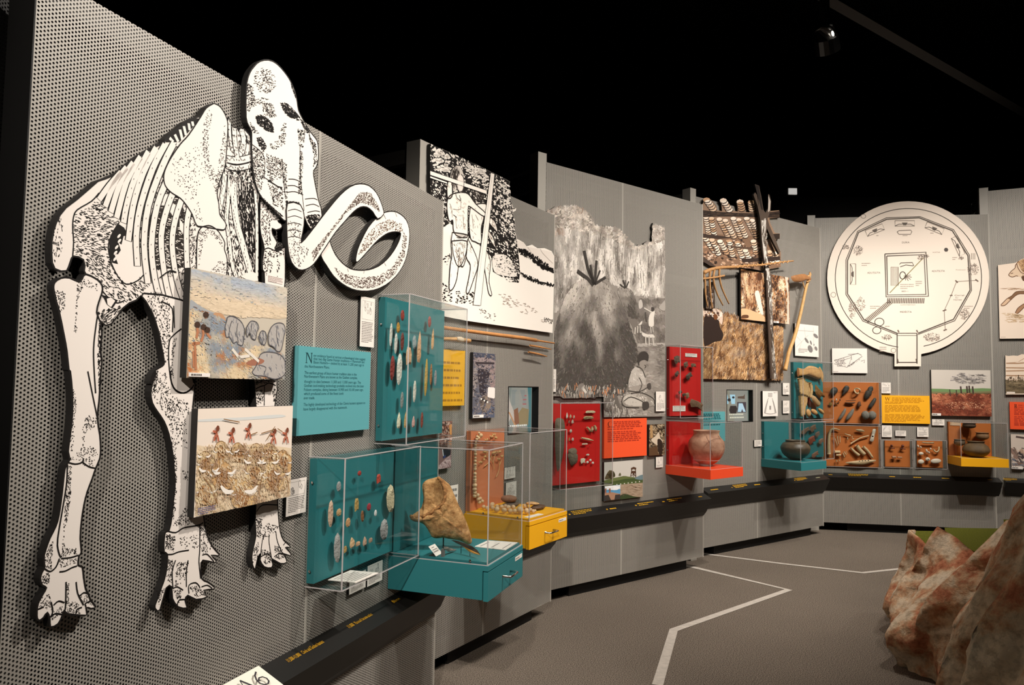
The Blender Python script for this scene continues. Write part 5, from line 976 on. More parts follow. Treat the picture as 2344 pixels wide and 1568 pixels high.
tonal(m, P2, Z(*J_, '60,120 235,100 330,150 380,240 560,265 680,395 790,360 800,240 880,255 880,340 700,430 500,330 380,300 60,240'), 900, b.layer(3), (2, 5), 0, 3, 3., lambda p: mixc((150, 140, 130), (226, 214, 202), .5 + fbm(p[0], p[1], .07)), 2)
stip(m, P2, Z(*J_, '300,300 800,420 884,420 884,640 600,650 420,560'), 120, b.layer(4), (14, 40), 1.57, .1, 1.1, [(226, 218, 208), (128, 120, 113)], 4)
f('600,880 700,780 884,760 884,1000 884,1100 700,1110 650,960', (120, 112, 105), 4, False); tonal(m, P2, Z(*J_, '690,770 880,770 880,1080 690,1080'), 900, b.layer(5), (3, 9), 1.2, .6, 2.2, lambda p: mixc((98, 91, 85), (166, 157, 149), .4 + .8 * fbm(p[0], p[1], .05)), 5)
f('640,1100 884,1080 884,1440 820,1560 560,1560 620,1380', (146, 138, 130), 4, False); f('690,1085 884,1080 884,1100 690,1110', (176, 168, 160), 5, False)
tonal(m, P2, Z(*J_, '640,1110 880,1090 880,1600 470,1600 620,1400'), 1100, b.layer(5), (4, 10), .2, .5, 2.2, lambda p: mixc((122, 114, 107), (184, 175, 166), .4 + .8 * fbm(p[0], p[1], .04) + (p[1] - 860) / 300), 6)
sh_ = '555,690 600,685 640,700 665,740 690,820 700,900 630,900 590,830 545,720'; f(sh_, (118, 111, 104), 6); tonal(m, P2, Z(*J_, sh_), 420, b.layer(7), (3, 9), 1.2, .3, 1.8, lambda p: mixc((84, 78, 72), (186, 177, 168), .75 - (p[1] - 660) / 80 + .5 * fbm(p[0], p[1], .06)), 7)
hu_ = Z(*J_, '95,1030 120,900 170,750 220,680 280,632 340,622 440,640 500,690 550,760 600,860 640,980 680,1100 692,1190 650,1280 620,1380 590,1450 330,1470 95,1440')
f(hu_, (112, 105, 98), 8)
def huttone(p):
    y = (p[1] - 640) / 260; r_ = (p[0] - 1360) / 90
    y = max(0, y); t = .95 - 1.25 * y ** .8 + .55 * fbm(p[0] * 1.3, p[1] * .5, .03) - .3 * max(0, r_) ** 2 + .18 * math.sin((p[0] - 1360) / (18 + 60 * max(0, y)) * 2.4) * (1 - min(1, max(0, y)))
    return mixc((82, 76, 71), (206, 197, 187), t)
tonal(m, P2, hu_, 6500, b.layer(9), (3, 11), lambda p: 1.57 + (1358 - p[0]) / 150, .25, 2.2, huttone, 8)
for t, w in (('255,565 330,620 370,670', .03), ('305,420 330,540 375,660', .028), ('350,520 375,660', .02), ('395,490 380,660', .024), ('380,660 460,610', .022), ('340,560 378,665', .016), ('420,560 385,650', .016)): line(m, P2, Z(*J_, t), w, b.layer(12), (62, 57, 53), False, False)
for t, w in (('585,630 600,685', .016), ('560,660 600,690', .012), ('625,640 605,688', .012), ('600,630 602,685', .010)): line(m, P2, Z(*J_, t), w, b.layer(12), (70, 65, 60), False)
# girl, dogs, seated woman, pots
f('768,900 785,860 800,840 812,860 805,900 803,960 770,960', (226, 218, 208), 13); f('788,825 808,830 806,852 790,855', (70, 64, 60), 14); line(m, P2, Z(*J_, '735,830 790,862'), .012, b.layer(14), (206, 198, 188), False); line(m, P2, Z(*J_, '780,960 785,1010'), .012, b.layer(14), (190, 182, 174), False); line(m, P2, Z(*J_, '796,960 800,1005'), .012, b.layer(14), (180, 172, 164), False)
for t in ('668,975 690,955 715,950 722,925 712,930 700,945', '720,1005 760,1020 800,1022 806,1045 730,1035'): f(t, (220, 212, 202), 13)
for t in ('672,970 668,1020', '705,955 708,1010', '690,960 688,1010', '745,1035 748,1095', '770,1035 772,1095', '796,1040 804,1100', '722,1010 715,1000'): line(m, P2, Z(*J_, t), .012, b.layer(13), (206, 198, 188), False)
f('695,790 715,770 725,820 700,836', (196, 188, 180), 13); line(m, P2, Z(*J_, '745,860 752,930'), .014, b.layer(13), (80, 74, 69), False); f('840,830 870,790 884,780 884,850', (170, 162, 154), 13)
f('690,1190 705,1155 740,1145 765,1170 762,1210 735,1200 700,1240', (64, 58, 54), 15); f('700,1225 730,1205 750,1225 738,1265 710,1285', (150, 141, 132), 16)
f('640,1290 680,1250 720,1270 745,1330 740,1400 700,1430 620,1420 622,1350', (190, 182, 173), 14); f('620,1400 760,1380 775,1400 740,1430 640,1445', (160, 151, 142), 16); f('590,1460 640,1440 760,1440 812,1480 808,1530 700,1545 600,1540 575,1500', (150, 142, 133), 15); f('585,1480 640,1450 730,1500 745,1530 620,1530', (196, 188, 178), 16); f('722,1510 765,1505 768,1550 730,1560', (70, 64, 60), 17); f('755,1380 780,1370 785,1410 760,1412', (80, 74, 69), 17)
tonal(m, P2, Z(*J_, '640,1290 720,1275 745,1400 760,1440 810,1530 600,1535 590,1480'), 300, b.layer(15) + .0001, (2, 6), .9, .8, 1.2, lambda p: mixc((140, 132, 124), (226, 217, 208), .6 + .8 * fbm(p[0], p[1], .09)), 11)
for t in ('640,1290 622,1350 620,1420', '680,1250 720,1270 745,1330', '700,1240 690,1190 705,1155 740,1145 765,1170 762,1210', '620,1425 700,1432 760,1400 775,1395', '590,1460 575,1500 600,1540 700,1545', '640,1445 720,1440 800,1480 810,1520', '700,1430 720,1380 700,1330', '590,1500 640,1470 720,1500 745,1528', '738,1240 748,1250 740,1262'): line(m, P2, Z(*J_, t), .008, b.layer(19), (70, 64, 59))
f('255,1400 290,1370 320,1400 355,1468 275,1468', (130, 122, 115), 13); line(m, P2, Z(*J_, '290,1400 320,1440'), .02, b.layer(14), (214, 206, 196), False); f('450,1500 500,1455 545,1470 550,1560 460,1570', (104, 97, 91), 13); None
stip(m, P2, Z(*J_, '100,1380 600,1400 600,1465 100,1465'), 110, b.layer(15), (6, 14), 1.6, .3, 1.6, [(190, 182, 172), (150, 142, 134), (206, 140, 100)], 12); stip(m, P2, Z(*J_, '455,1480 600,1540 640,1600 460,1605'), 70, b.layer(15), (6, 14), 1.6, .3, 1.6, [(196, 188, 178), (120, 112, 105)], 13)
b.part('printed_face', b.mb, PRINT)
# --- flat red case
R0 = rect(P2, [(1262, 924), (1374, 923.6), (1372, 1099), (1262, 1114)], .03); uR = P2.hit(1402.6, 1000, .146)[0]
t = Thing('display_case', 'red backed wall case of small stone and bone pieces under the hut picture', 'display case', P2, (R0[0] + .2, 0, R0[2])); t.part('back_panel', MB().box(R0[0], R0[1], R0[2], R0[3], .0015, .03), RED)
glass_box(t, R0[0] - .02, uR, R0[2] - .012, R0[3] + .008, .001, .146)
SH = 'small pieces in the red backed wall case'
for x, y, w, h, c_, k, lb in ((303, 370, 24, 76, (232, 220, 206), 'lance', 'tallest white arrow point on the red board'), (345, 380, 22, 50, (206, 186, 150), 'lance', 'tan arrow point second in the top row on red'), (386, 387, 18, 44, (224, 206, 186), 'lance', 'smallest arrow point third in the top row on red'), (328, 446, 22, 40, (150, 104, 90), 'lance', 'brown arrow point in the second row on red'), (370, 442, 28, 52, (214, 192, 176), 'lance', 'pale arrow point in the second row on red'), (348, 557, 30, 44, (206, 196, 180), 'flake', 'lone pale chip below the arrow points on red'), (330, 655, 18, 50, (176, 132, 84), 'lance', 'ochre chip above the grooved axe'), (371, 657, 26, 42, (216, 200, 190), 'flake', 'pale chip above the grooved axe'),
                              (583, 329, 120, 34, (216, 196, 160), 'base', 'upper of two bone bars at the top right on red'), (560, 398, 122, 42, (186, 160, 118), 'base', 'lower darker bone bar at the top right on red'), (515, 713, 72, 20, (226, 210, 184), 'base', 'short bone bar under the awl on red'), (573, 735, 14, 14, (196, 60, 50), 'flake', 'tiny red bead under the short bone bar'), (551, 841, 40, 24, (214, 206, 190), 'flake', 'small forked shell bead on red'), (494, 916, 60, 66, (226, 216, 192), 'sherd', 'broken white shell piece on red'), (548, 930, 30, 30, (236, 230, 220), 'flake', 'left white disc bead beside the shell piece'), (582, 906, 28, 28, (236, 230, 220), 'flake', 'upper white disc bead beside the shell piece'), (612, 938, 28, 30, (236, 230, 220), 'flake', 'right white disc bead beside the shell piece')):
    point(P2, K_, x, y, w, h, c_, lb, k, .045, 0, SH, 'small_artifact', 'artifact', .006)
for x, y, x2, y2, r, lb in ((542, 510, 580, 560, .010, 'left of three bone teeth on red'), (602, 505, 598, 565, .010, 'middle of three bone teeth on red'), (630, 490, 645, 552, .011, 'right of three bone teeth on red'), (475, 640, 620, 672, .009, 'long tapering bone awl on red')):
    (p, q) = Z(*K_, '%d,%d %d,%d' % (x, y, x2, y2)); A, B2 = P2.hit(*p, .045), P2.hit(*q, .045); mb = MB().tube([(A[0], .045, A[1]), ((A[0] + B2[0]) / 2, .05, (A[1] + B2[1]) / 2), (B2[0], .045, B2[1])], [r * .7, r, r * (.25 if 'awl' in lb else .9)], k=8); mb.smooth = True
    solo('bone_piece', lb, 'bone piece', P2, (A[0], .045, A[1]), mb, mat('bone_pale', (222, 196, 154), .6, var=.25, scale=40), 'bone pieces on the red board')
def solid(label, name, cat, pan, zoom, txt, off, bulge, mt, sm=2, group=None):
    px = Z(*zoom, txt); q = onp(pan, px, off); u = sum(a for a, c in q) / len(q); z = min(c for a, c in q)
    return solo(name, label, cat, pan, (u, off, z), rings(pan, px, off, bulge, None, .5, 5, sm), mt, group)
GST = mat('grey_ground_stone', (112, 100, 82), .85, var=.3, scale=30, bump=.6, bscale=60)
solid('long grey stone pestle at the left of the red case', 'stone_pestle', 'stone tool', P2, K_, '170,410 220,402 262,420 270,480 262,620 255,760 240,880 215,990 195,1045 178,1000 165,850 158,700 158,500', .06, .03, GST)
solid('grooved grey stone axe on the red board', 'stone_axe', 'stone tool', P2, K_, '315,790 345,765 395,760 420,785 405,815 425,835 428,880 420,935 385,962 350,970 325,905 310,850 322,820', .055, .022, GST)
# --- orange red text panel
b = sign(P2, Z(*K_, '745,415 1256,402 1256,850 745,886'), 'orange red text panel beginning with a large letter C', ORG, (244, 88, 46)); m = b.mb; N_ = (1375, 950, 14.255)
for y, x0, x1 in ((222, 420, 1360), (275, 420, 1390), (335, 440, 1270), (400, 222, 1390), (470, 222, 1060), (562, 222, 1230), (622, 222, 1345), (685, 222, 1240), (745, 222, 1285), (805, 222, 1375), (870, 222, 1270)):
    (p, q) = Z(*N_, '%d,%d %d,%d' % (x0, y, x1, y)); u, z = P2.hit(*p, b.f); greek(m, u, P2.hit(*q, b.f)[0], z + .011, z - .011, 1, b.layer(1), (176, 52, 30), .42, y, 1.)
(p, q) = Z(*N_, '228,385 370,385'); u, z = P2.hit(*p, b.f); initial(m, 'C', u, z, P2.hit(*q, b.f)[0] - u, .042, b.layer(1), (60, 24, 20)); b.done('printed_text')
# --- photographs and cards
b = Board('photograph', 'brown photograph of bones and sticks beside the orange red text panel', 'photograph', P2, Z(*K_, '1285,480 1475,474 1470,836 1283,856'), .024, .02, (120, 98, 74)); m = b.mb
stip(m, P2, Z(*K_, '1288,482 1472,478 1468,830 1286,850'), 240, b.layer(1), (3, 10), .9, 1.2, 2.4, [(78, 60, 44), (160, 138, 108), (196, 176, 146), (60, 46, 36)], 2)
fillp(m, P2, Z(*K_, '1310,660 1360,620 1400,570 1420,640 1450,680 1400,730 1340,700'), b.layer(2), (208, 192, 170), True); fillp(m, P2, Z(*K_, '1385,660 1440,680 1440,830 1400,820'), b.layer(3), (48, 36, 28), True); line(m, P2, Z(*K_, '1310,490 1315,640'), .03, b.layer(2), (176, 140, 96), False); fillp(m, P2, Z(*K_, '1285,760 1380,740 1400,850 1284,854'), b.layer(2), (92, 66, 44)); b.done()
b = Board('photograph', 'colour photograph of a grassy mound with a wooden lookout tower', 'photograph', P2, Z(*K_, '746,928 1211,902 1206,1342 746,1400'), .024, .02, (206, 200, 192)); m = b.mb
def f(t, col, k, sm=True): fillp(m, P2, Z(*K_, t), b.layer(k), col, sm)
f('746,1180 870,1120 980,1095 1100,1110 1210,1130 1208,1200 746,1215', (70, 84, 46), 2, False); f('746,1150 830,1125 1000,1095 1130,1120 1000,1130 860,1160 746,1200', (104, 112, 66), 3, False); f('746,1190 1208,1165 1208,1345 746,1400', (164, 142, 120), 3, False); f('746,1185 1208,1150 1208,1175 746,1215', (78, 92, 50), 4, False); f('1130,1110 1210,1080 1210,1140 1120,1130', (110, 130, 136), 3)
f('755,1130 780,1070 820,1030 860,1040 880,1080 870,1110 800,1130', (92, 84, 58), 4); blobs(m, P2, Z(*K_, '755,1130 780,1070 820,1030 870,1050 870,1110'), 30, b.layer(5), (1.5, 3.5), [(70, 66, 44), (120, 108, 78)], 3); f('920,1090 938,1055 950,1090', (96, 92, 66), 4)
for t, w in (('1070,1012 1100,998 1130,1010', .016), ('1080,1014 1065,1100', .008), ('1122,1012 1128,1112', .008), ('1075,1050 1126,1048', .018), ('1078,1040 1120,1095', .006), ('1120,1050 1075,1095', .006), ('1100,1052 1100,1105', .006)): line(m, P2, Z(*K_, t), w, b.layer(6), (86, 58, 42), False)
for x in range(7): dash(m, P2, Z(*K_, '%d,%d' % (900 + 45 * x, 1198 - 6 * x))[0], b.layer(6), 2.2, 1.57, 2.2, (226, 220, 210))
f('940,1330 1000,1310 1100,1340 1180,1348 1120,1362 940,1382', (58, 70, 40), 5)
stip(m, P2, Z(*K_, '950,1210 1200,1190 1200,1320 950,1330'), 70, b.layer(5), (3, 9), .05, .2, 1.4, [(150, 126, 104), (182, 160, 138)], 4); b.done()
b = Board('caption_card', 'small colour picture card at the corner of the mound photograph', 'caption card', P2, Z(*K_, '753,1216 941,1202 940,1372 753,1390'), .033, .004, (90, 150, 190)); m = b.mb
f('753,1218 941,1202 941,1250 753,1262', (222, 228, 230), 1, False); f('770,1225 850,1210 930,1230 900,1262 800,1258', (240, 240, 240), 2); f('753,1300 840,1290 941,1310 941,1372 753,1388', (170, 128, 102), 2, False); f('753,1330 800,1320 830,1385 753,1390', (60, 52, 48), 3, False); f('880,1320 941,1315 941,1372 870,1380', (64, 56, 52), 3, False)
for x in (765, 815): line(m, P2, Z(*K_, '%d,1245 %d,1300' % (x, x)), .016, b.layer(4), (150, 96, 76), False)
b.done()
card(P2, Z(*K_, '1366,85 1478,85 1478,320 1366,322'), 'tall white caption card at the lower right of the hut picture', .039, .006, .55, 5, 12)
card(P2, Z(*K_, '1366,870 1452,865 1450,990 1366,996'), 'small white caption card below the bones photograph', .012, .01, .7, 2, 13)
card(P2, [(1256, 845), (1272.5, 844.5), (1272.8, 897), (1256, 897)], 'white caption card mostly hidden behind the hunters panel edge', .039, .006, .4, 8, 14)
# --- tall red case of pot sherds
wall_case('tall red wall case of dark pot sherds', P2, 4.597, 5.022, 1.268, 1.850, .146, RED)
SG = 'sherds in the tall red case'
for x, y, w, h, c_, tl, lb in ((218, 277, 60, 84, (104, 82, 66), .2, 'largest dark sherd at the top left of the red case'), (306, 327, 46, 62, (112, 88, 70), .4, 'narrow dark sherd right of the largest one'), (381, 333, 52, 42, (120, 96, 74), 0, 'small brown sherd at the right of the first row'), (216, 416, 46, 46, (90, 72, 60), .6, 'small round dark sherd left of the white gap'), (338, 438, 66, 62, (86, 68, 56), .5, 'broad dark sherd in the second row'), (248, 600, 36, 32, (92, 72, 58), .3, 'tiny dark sherd above the white label'), (284, 627, 34, 34, (88, 68, 54), .3, 'dark sherd chip touching the grey one'), (320, 634, 36, 62, (150, 122, 92), .3, 'greyish tan narrow sherd in the third row'), (412, 727, 136, 84, (122, 94, 70), -.25, 'wide curved rim sherd at the bottom right of the red case')):
    point(P2, F_, x, y, w, h, c_, lb, 'sherd', .06, tl, SG, 'pottery_sherd', 'pottery sherd', .012)
for tx, lb in (('300,212 415,216 416,250 300,246', 'small white label at the top of the tall red case'), ('175,735 300,735 300,790 175,790', 'small white label near the bottom of the tall red case')):
    b = Board('case_label', lb, 'label', P2, Z(*F_, tx), .034, .003, CARDW, WHITEB); u0, u1, z0, z1 = b.r; greek(b.mb, u0 + .01, u1 - .01, z1, z0, 4, b.layer(1), (150, 140, 136)); b.done()
# --- red case with the big pot
shelf_case('red backed case on an orange red shelf holding the largest pot', P2, 4.592, 5.015, .813, .885, 1.243, .434, ORG, RED, (4.6, 5.007, 1.235))
def pot(label, pan, px, py, z, prof, mt, extra=None, off=None):      # prof: (radius px, height px) from the base up, outside
    u, o = at_shelf(pan, px, py, z); o = off or o; k = mpp(pan, u, o); t = Thing('clay_pot', label, 'pot', pan, (u, o, z))
    pr = [(r * k, z + .001 + h * k) for r, h in prof]; n = len(pr)
    sm = []
    P_ = smooth(pr, False, 4); sm = [(max(a, .001), c) for a, c in P_]
    rim = sm[-1]; inn = [(rim[0] - .008, rim[1])] + [(max(a - .012, .001), c) for a, c in sm[::-1][2:]]
    mb = MB().lathe(sm + inn, u, o, 36, wob=.006); mb.smooth = True; t.part('pot_body', mb, mt)
    if extra: extra(t, u, o, k, sm)
    return t
POT1 = mat('buff_clay', (204, 160, 132), .8, dark=(156, 108, 86), scale=12, bump=.35, bscale=25)
def ex1(t, u, o, k, sm):
    r, z = min(sm, key=lambda q: abs(q[1] - (.886 + 13 * k))); mb = MB().tube([(u + (r + .002) * math.cos(a), o + (r + .002) * math.sin(a), z) for a in [i * .2094 for i in range(31)]], .0022, k=5); t.part('support_thread', mb, mat('white_thread', (226, 216, 206), .6))
    t.part('support_ring', MB().lathe([(.03, .886), (.05, .886), (.05, .9), (.034, .9)], u, o, 24), mat('clear_ring', (190, 186, 180), .3))
    rg = random.Random(4); cr = MB()
    for k_ in range(3):
        a = 4.2 + k_ * .5; pts = []
        for i in range(6):
            q = sm[int(len(sm) * (.35 + .08 * i))]; a += rg.uniform(-.12, .12); pts.append((u + (q[0] + .001) * math.cos(a), o - (q[0] + .001) * math.sin(a), q[1]))
        cr.tube(pts, .0012, k=4)
    t.part('crack', cr, mat('crack_dark', (92, 60, 48), .9))
pot('largest buff clay pot with a pointed base and wide rim', P2, 1617, 1066, .885, [(1, 0), (9, 1.5), (22, 8), (33, 20), (39.5, 34), (40.5, 46), (38, 57), (31, 66), (28.5, 72), (29, 77), (30, 80)], POT1, ex1)
# --- timeline lettering (too small to read)
def rail_print(rl, pan, spots, col=(214, 162, 30)):
    for i, (x0, x1, y, n) in enumerate(spots):
        u0, u1 = pan.hit(x0, y, .035)[0], pan.hit(x1, y, .035)[0]; q = MB(); greek(q, u0, u1, min(.05, .016 + .012 * n), 0, n, 0, col, .4, i + 3); rl.part('timeline_lettering', MB().add([(a, .055 - c * .905 + .0016, .622 - .039 * .055 / .083 + c * .425 + .0016) for a, o, c in q.v], q.f, col), PRINT)
rail_print(RAIL2, P2, [(1300, 1307, 1176, 1), (1310, 1358, 1172, 3), (1386, 1392, 1164, 1), (1394, 1422, 1161, 1), (1452, 1458, 1154, 1), (1460, 1498, 1150, 2), (1514, 1524, 1147, 1), (1528, 1564, 1143, 2), (1597, 1611, 1134, 1)])
# ================================================================= panel of the corn drying photographs
M_ = (1590, 400, 3.268); S_ = (1780, 800, 4.156); T_ = (1790, 820, 6.275)
def mf(b, t, col, k, sm=True, z=M_): fillp(b.mb, P3, Z(*z, t) if isinstance(t, str) else t, b.layer(k), col, sm)
# grass photograph
gr = Z(*M_, '40,1000 100,990 150,1000 200,1018 215,1040 240,1030 265,1052 290,1045 320,1066 350,1072 400,1098 450,1106 500,1130 550,1140 600,1138 630,1130 663,1160 660,1532 40,1526')
b = cutout('grass_photograph', 'photograph board of tall orange brown dry grass with sawn grass tips', P3, gr, .026, .022, (150, 108, 70), 'photograph'); m = b.mb
stip(m, P3, gr, 2200, b.layer(1), (4, 13), 1.9, .5, 1.3, [(196, 150, 104), (126, 86, 54), (216, 182, 142), (92, 66, 46), (168, 122, 80), (228, 200, 166), (150, 140, 132)], 1)
stip(m, P3, Z(*M_, '210,1030 660,1160 660,1240 500,1200 220,1080'), 200, b.layer(2), (4, 10), 1.4, .5, 1.8, [(150, 142, 142), (120, 108, 104), (182, 160, 140)], 2)
tonal(m, P3, gr, 3600, b.layer(2), (4, 12), 1.85, .5, 1.1, lambda p: mixc(mixc((92, 60, 36), (230, 184, 130), .45 + .9 * fbm(p[0], p[1] * .6, .11)), (148, 142, 140), .5 * max(0, fbm(p[0] + 50, p[1], .04))), 21)
mf(b, '68,1090 90,1050 130,1040 175,1060 190,1140 215,1190 200,1240 150,1250 90,1280 68,1260', (44, 30, 24), 3); mf(b, '68,1000 120,985 180,1010 210,1040 205,1120 180,1090 150,1030 110,1030 68,1060', (214, 190, 172), 4); blobs(m, P3, Z(*M_, '68,1000 205,1040 180,1090 70,1060'), 22, b.layer(5), (1.5, 4), [(92, 66, 54), (236, 220, 206)], 3); mf(b, '140,1050 165,1045 172,1075 150,1085', (110, 66, 36), 6); stip(m, P3, Z(*M_, '400,1440 660,1440 660,1525 400,1525'), 120, b.layer(2), (5, 12), 1.7, .5, 1.8, [(110, 100, 98), (80, 60, 48), (168, 140, 116)], 4)
b.part('printed_face', m, PRINT)
b = cutout('post_photograph', 'narrow photograph strip of a weathered grey post above the grass picture', P3, Z(*M_, '85,1000 88,850 95,832 118,836 128,850 135,800 148,840 152,1000'), .052, .02, (60, 46, 38), 'photograph'); stip(b.mb, P3, Z(*M_, '92,850 140,850 145,1000 92,1000'), 40, b.layer(1), (5, 14), 1.57, .2, 2.2, [(170, 162, 158), (40, 30, 26), (120, 100, 84)], 3); b.part('printed_face', b.mb, PRINT)
# inset photograph
b = Board('photograph', 'brown photograph of a stooped person gathering among leaves', 'photograph', P3, Z(*M_, '346,716 711,762 706,1128 346,1070'), .050, .02, (170, 116, 74)); m = b.mb
stip(m, P3, Z(*M_, '350,722 706,768 702,1120 350,1066'), 520, b.layer(1), (3, 9), .8, 1.5, 2.4, [(96, 62, 40), (206, 150, 100), (228, 190, 152), (60, 42, 32), (150, 98, 58)], 5)
tonal(m, P3, Z(*M_, '350,722 706,768 702,1120 350,1066'), 1500, b.layer(1) + .0002, (2, 8), 1.5, .6, 1.8, lambda p: mixc((72, 46, 32), (240, 212, 180), .5 + 1.3 * fbm(p[0] * 1.4, p[1] * .7, .06)), 51)
mf(b, '360,720 500,730 520,800 480,900 420,1010 380,980 400,820', (206, 158, 112), 2); tonal(m, P3, Z(*M_, '360,725 500,735 520,800 480,900 420,1010 380,980'), 420, b.layer(3), (3, 9), 1.6, .3, 1.6, lambda p: mixc((120, 74, 46), (232, 196, 156), .55 + 1.2 * fbm(p[0] * 1.6, p[1] * .5, .07)), 52); mf(b, '450,890 480,870 500,960 515,1040 490,1030', (240, 224, 208), 4); mf(b, '350,1000 440,1020 520,1060 530,1100 350,1068', (226, 180, 138), 3); mf(b, '470,740 500,735 505,780 475,790', (80, 50, 34), 4); mf(b, '675,760 700,765 708,1125 690,1120 695,900', (226, 204, 186), 4, False); mf(b, '360,1050 400,1050 400,1072 350,1070', (96, 62, 40), 4); b.caption(Z(*M_, '588,1094 626,1096 626,1110 588,1107')); b.done()
# drying stage
stg = Z(*M_, '40,262 62,215 72,185 90,170 112,180 140,205 165,238 170,268 205,272 198,205 212,175 235,188 262,235 285,268 322,276 320,205 335,180 362,200 378,240 380,278 410,282 404,215 420,188 445,205 455,268 480,285 520,275 632,266 636,322 560,325 565,360 600,435 638,440 636,478 606,484 625,540 645,580 645,690 560,706 520,722 440,706 345,690 240,690 165,690 120,680 40,630')
b = cutout('corn_stage_photograph', 'photograph board of corn ears hung on a drying stage', P3, stg, .026, .022, (150, 122, 100), 'photograph'); m = b.mb
f = lambda t, c_, k, sm=True: mf(b, t, c_, k, sm)
f('170,315 490,320 490,440 340,470 200,440 60,420 60,320', (150, 122, 102), 1, False); f('60,440 490,460 640,590 640,690 440,704 120,680 40,640', (132, 102, 80), 1, False)
blobs(m, P3, Z(*M_, '60,480 490,500 640,600 640,680 440,700 130,680 60,620'), 260, b.layer(2), (2, 5), [(196, 160, 132), (70, 50, 40), (166, 124, 96), (222, 198, 178), (48, 36, 30)], 6, .7)
rd = random.Random(9)
def ear(x, y, ln, dx):
    r = 27 if y < 300 else 22      # braided string of corn ears
    for i in range(ln):
        cx, cy = x + dx * i, y + 17 * i; q = [(cx + r * math.cos(a) * 1.05, cy + r * .75 * math.sin(a)) for a in [j * .785 for j in range(8)]]
        f(' '.join('%f,%f' % p for p in q), rd.choice([(244, 224, 204), (228, 198, 168), (250, 236, 220), (200, 160, 124)]), 3 + i % 2, False); line(m, P3, Z(*M_, ' '.join('%f,%f' % p for p in q[0:5])), .009, b.layer(5), (62, 44, 36), False)
for x, y, n, dx in ((90, 190, 5, 12), (215, 195, 5, 11), (340, 205, 4, 4), (425, 208, 4, 2), (85, 320, 8, 3), (125, 330, 8, 3), (185, 335, 8, 9), (230, 345, 8, 9), (290, 330, 9, 7), (330, 340, 8, 7), (390, 330, 9, 9), (430, 345, 8, 5), (75, 470, 7, 12), (130, 490, 7, 8), (190, 500, 6, 10), (260, 500, 7, 4), (320, 510, 7, 6), (380, 570, 5, 8), (440, 500, 6, 4), (560, 580, 5, 6), (600, 590, 4, 6)): ear(x, y, n, dx)
f('60,265 160,275 300,285 480,290 636,270 636,322 480,318 300,312 170,312 60,318', (54, 40, 32), 7, False); f('480,450 636,440 636,480 560,482 480,480', (48, 36, 30), 7, False); f('60,440 180,455 300,470 180,480 60,470', (60, 44, 36), 7, False); f('270,530 440,545 440,562 270,545', (92, 72, 58), 7, False); f('350,630 640,610 640,640 360,655', (54, 40, 34), 7, False); f('40,600 90,630 165,690 120,685 40,632', (70, 56, 48), 8, False)
stip(m, P3, Z(*M_, '70,275 480,292 630,285 630,310 480,312 70,308'), 60, b.layer(8), (4, 12), .03, .1, 1.2, [(96, 74, 58), (30, 22, 18)], 7); b.part('printed_face', m, PRINT)
# forked pole
pole = Z(*M_, '450,70 482,82 498,160 515,262 530,285 548,255 552,190 550,145 560,150 572,200 568,268 556,300 545,330 560,380 600,470 640,575 632,592 585,500 540,400 532,480 540,640 565,720 578,800 582,1000 592,1250 613,1528 578,1528 558,1250 545,900 532,700 515,600 498,480 490,330 470,230 440,150 452,132 466,150 482,250 470,130')
b = cutout('pole_photograph', 'tall sawn photograph of a forked weathered grey pole', P3, pole, .077, .02, (84, 70, 60), 'photograph'); m = b.mb
f = lambda t, c_, k, sm=True: mf(b, t, c_, k, sm)
f('500,340 535,340 530,480 538,640 562,740 575,900 582,1100 612,1526 598,1526 572,1200 560,950 545,760 520,620 505,480', (196, 190, 182), 1, False); f('450,72 480,84 512,262 500,262 470,150', (40, 32, 28), 2, False); f('552,150 568,200 562,270 550,280', (196, 186, 176), 2, False); f('492,340 505,480 520,640 545,900 560,1250 578,1526 566,1526 545,1100 530,760 505,560', (60, 46, 38), 2, False)
stip(m, P3, Z(*M_, '505,340 535,340 545,660 575,800 585,1100 610,1520 590,1520 560,1000 530,660 510,500'), 170, b.layer(3), (5, 18), 1.6, .2, 1.8, [(110, 96, 84), (226, 220, 212), (80, 64, 54), (150, 140, 130)], 8); b.part('printed_face', m, PRINT)
# real rake and hoe
t = Thing('wooden_rake', 'bent wooden rake with long curved tines hung over the corn photographs', 'rake', P3, (P3.hit(1700, 600)[0], .12, P3.hit(1640, 705)[1])); RW = mat('rake_wood', (190, 140, 86), .7, var=.3, scale=40)
def rod(t, nm, txt, off, r, mt, zoom=M_, pan=P3, k=8):
    q = onp(pan, smooth(Z(*zoom, txt), False, 4), off); n = len(q); r = r if isinstance(r, tuple) else (r, r); mb = MB().tube([(u, off, z) for u, z in q], [r[0] + (r[1] - r[0]) * i / (n - 1) for i in range(n)], k=k); mb.smooth = True; return t.part(nm, mb, mt)
rod(t, 'handle', '738,645 640,655 500,675 380,682 300,690 200,695 120,710 65,735', .118, (.007, .019), RW)
q = onp(P3, Z(*M_, '700,650 560,668 430,680 330,687'), .133)
for i in range(12):
    a = i / 11; u = q[0][0] + (q[3][0] - q[0][0]) * a; z = q[0][1] + (q[3][1] - q[0][1]) * a; t.part('bark_wrap', MB().tube([(u - .012, .128, z - .014), (u, .134, z), (u + .012, .128, z + .014)], .005, k=6), WOODL)
for tx in ('66,740 78,800 82,900 98,990', '118,715 112,780 120,900 132,1002', '150,705 140,780 165,880 212,978', '186,700 185,760 205,850 257,966'): rod(t, 'tine', tx, .123, (.012, .006), RW)
rod(t, 'cross_bar', '60,778 140,770 222,755', .128, .009, RW)
t.part('wall_pin', MB().tube([(q[3][0], .032, q[3][1] - .02), (q[3][0], .118, q[3][1] - .02)], .004, k=6), CHROME)
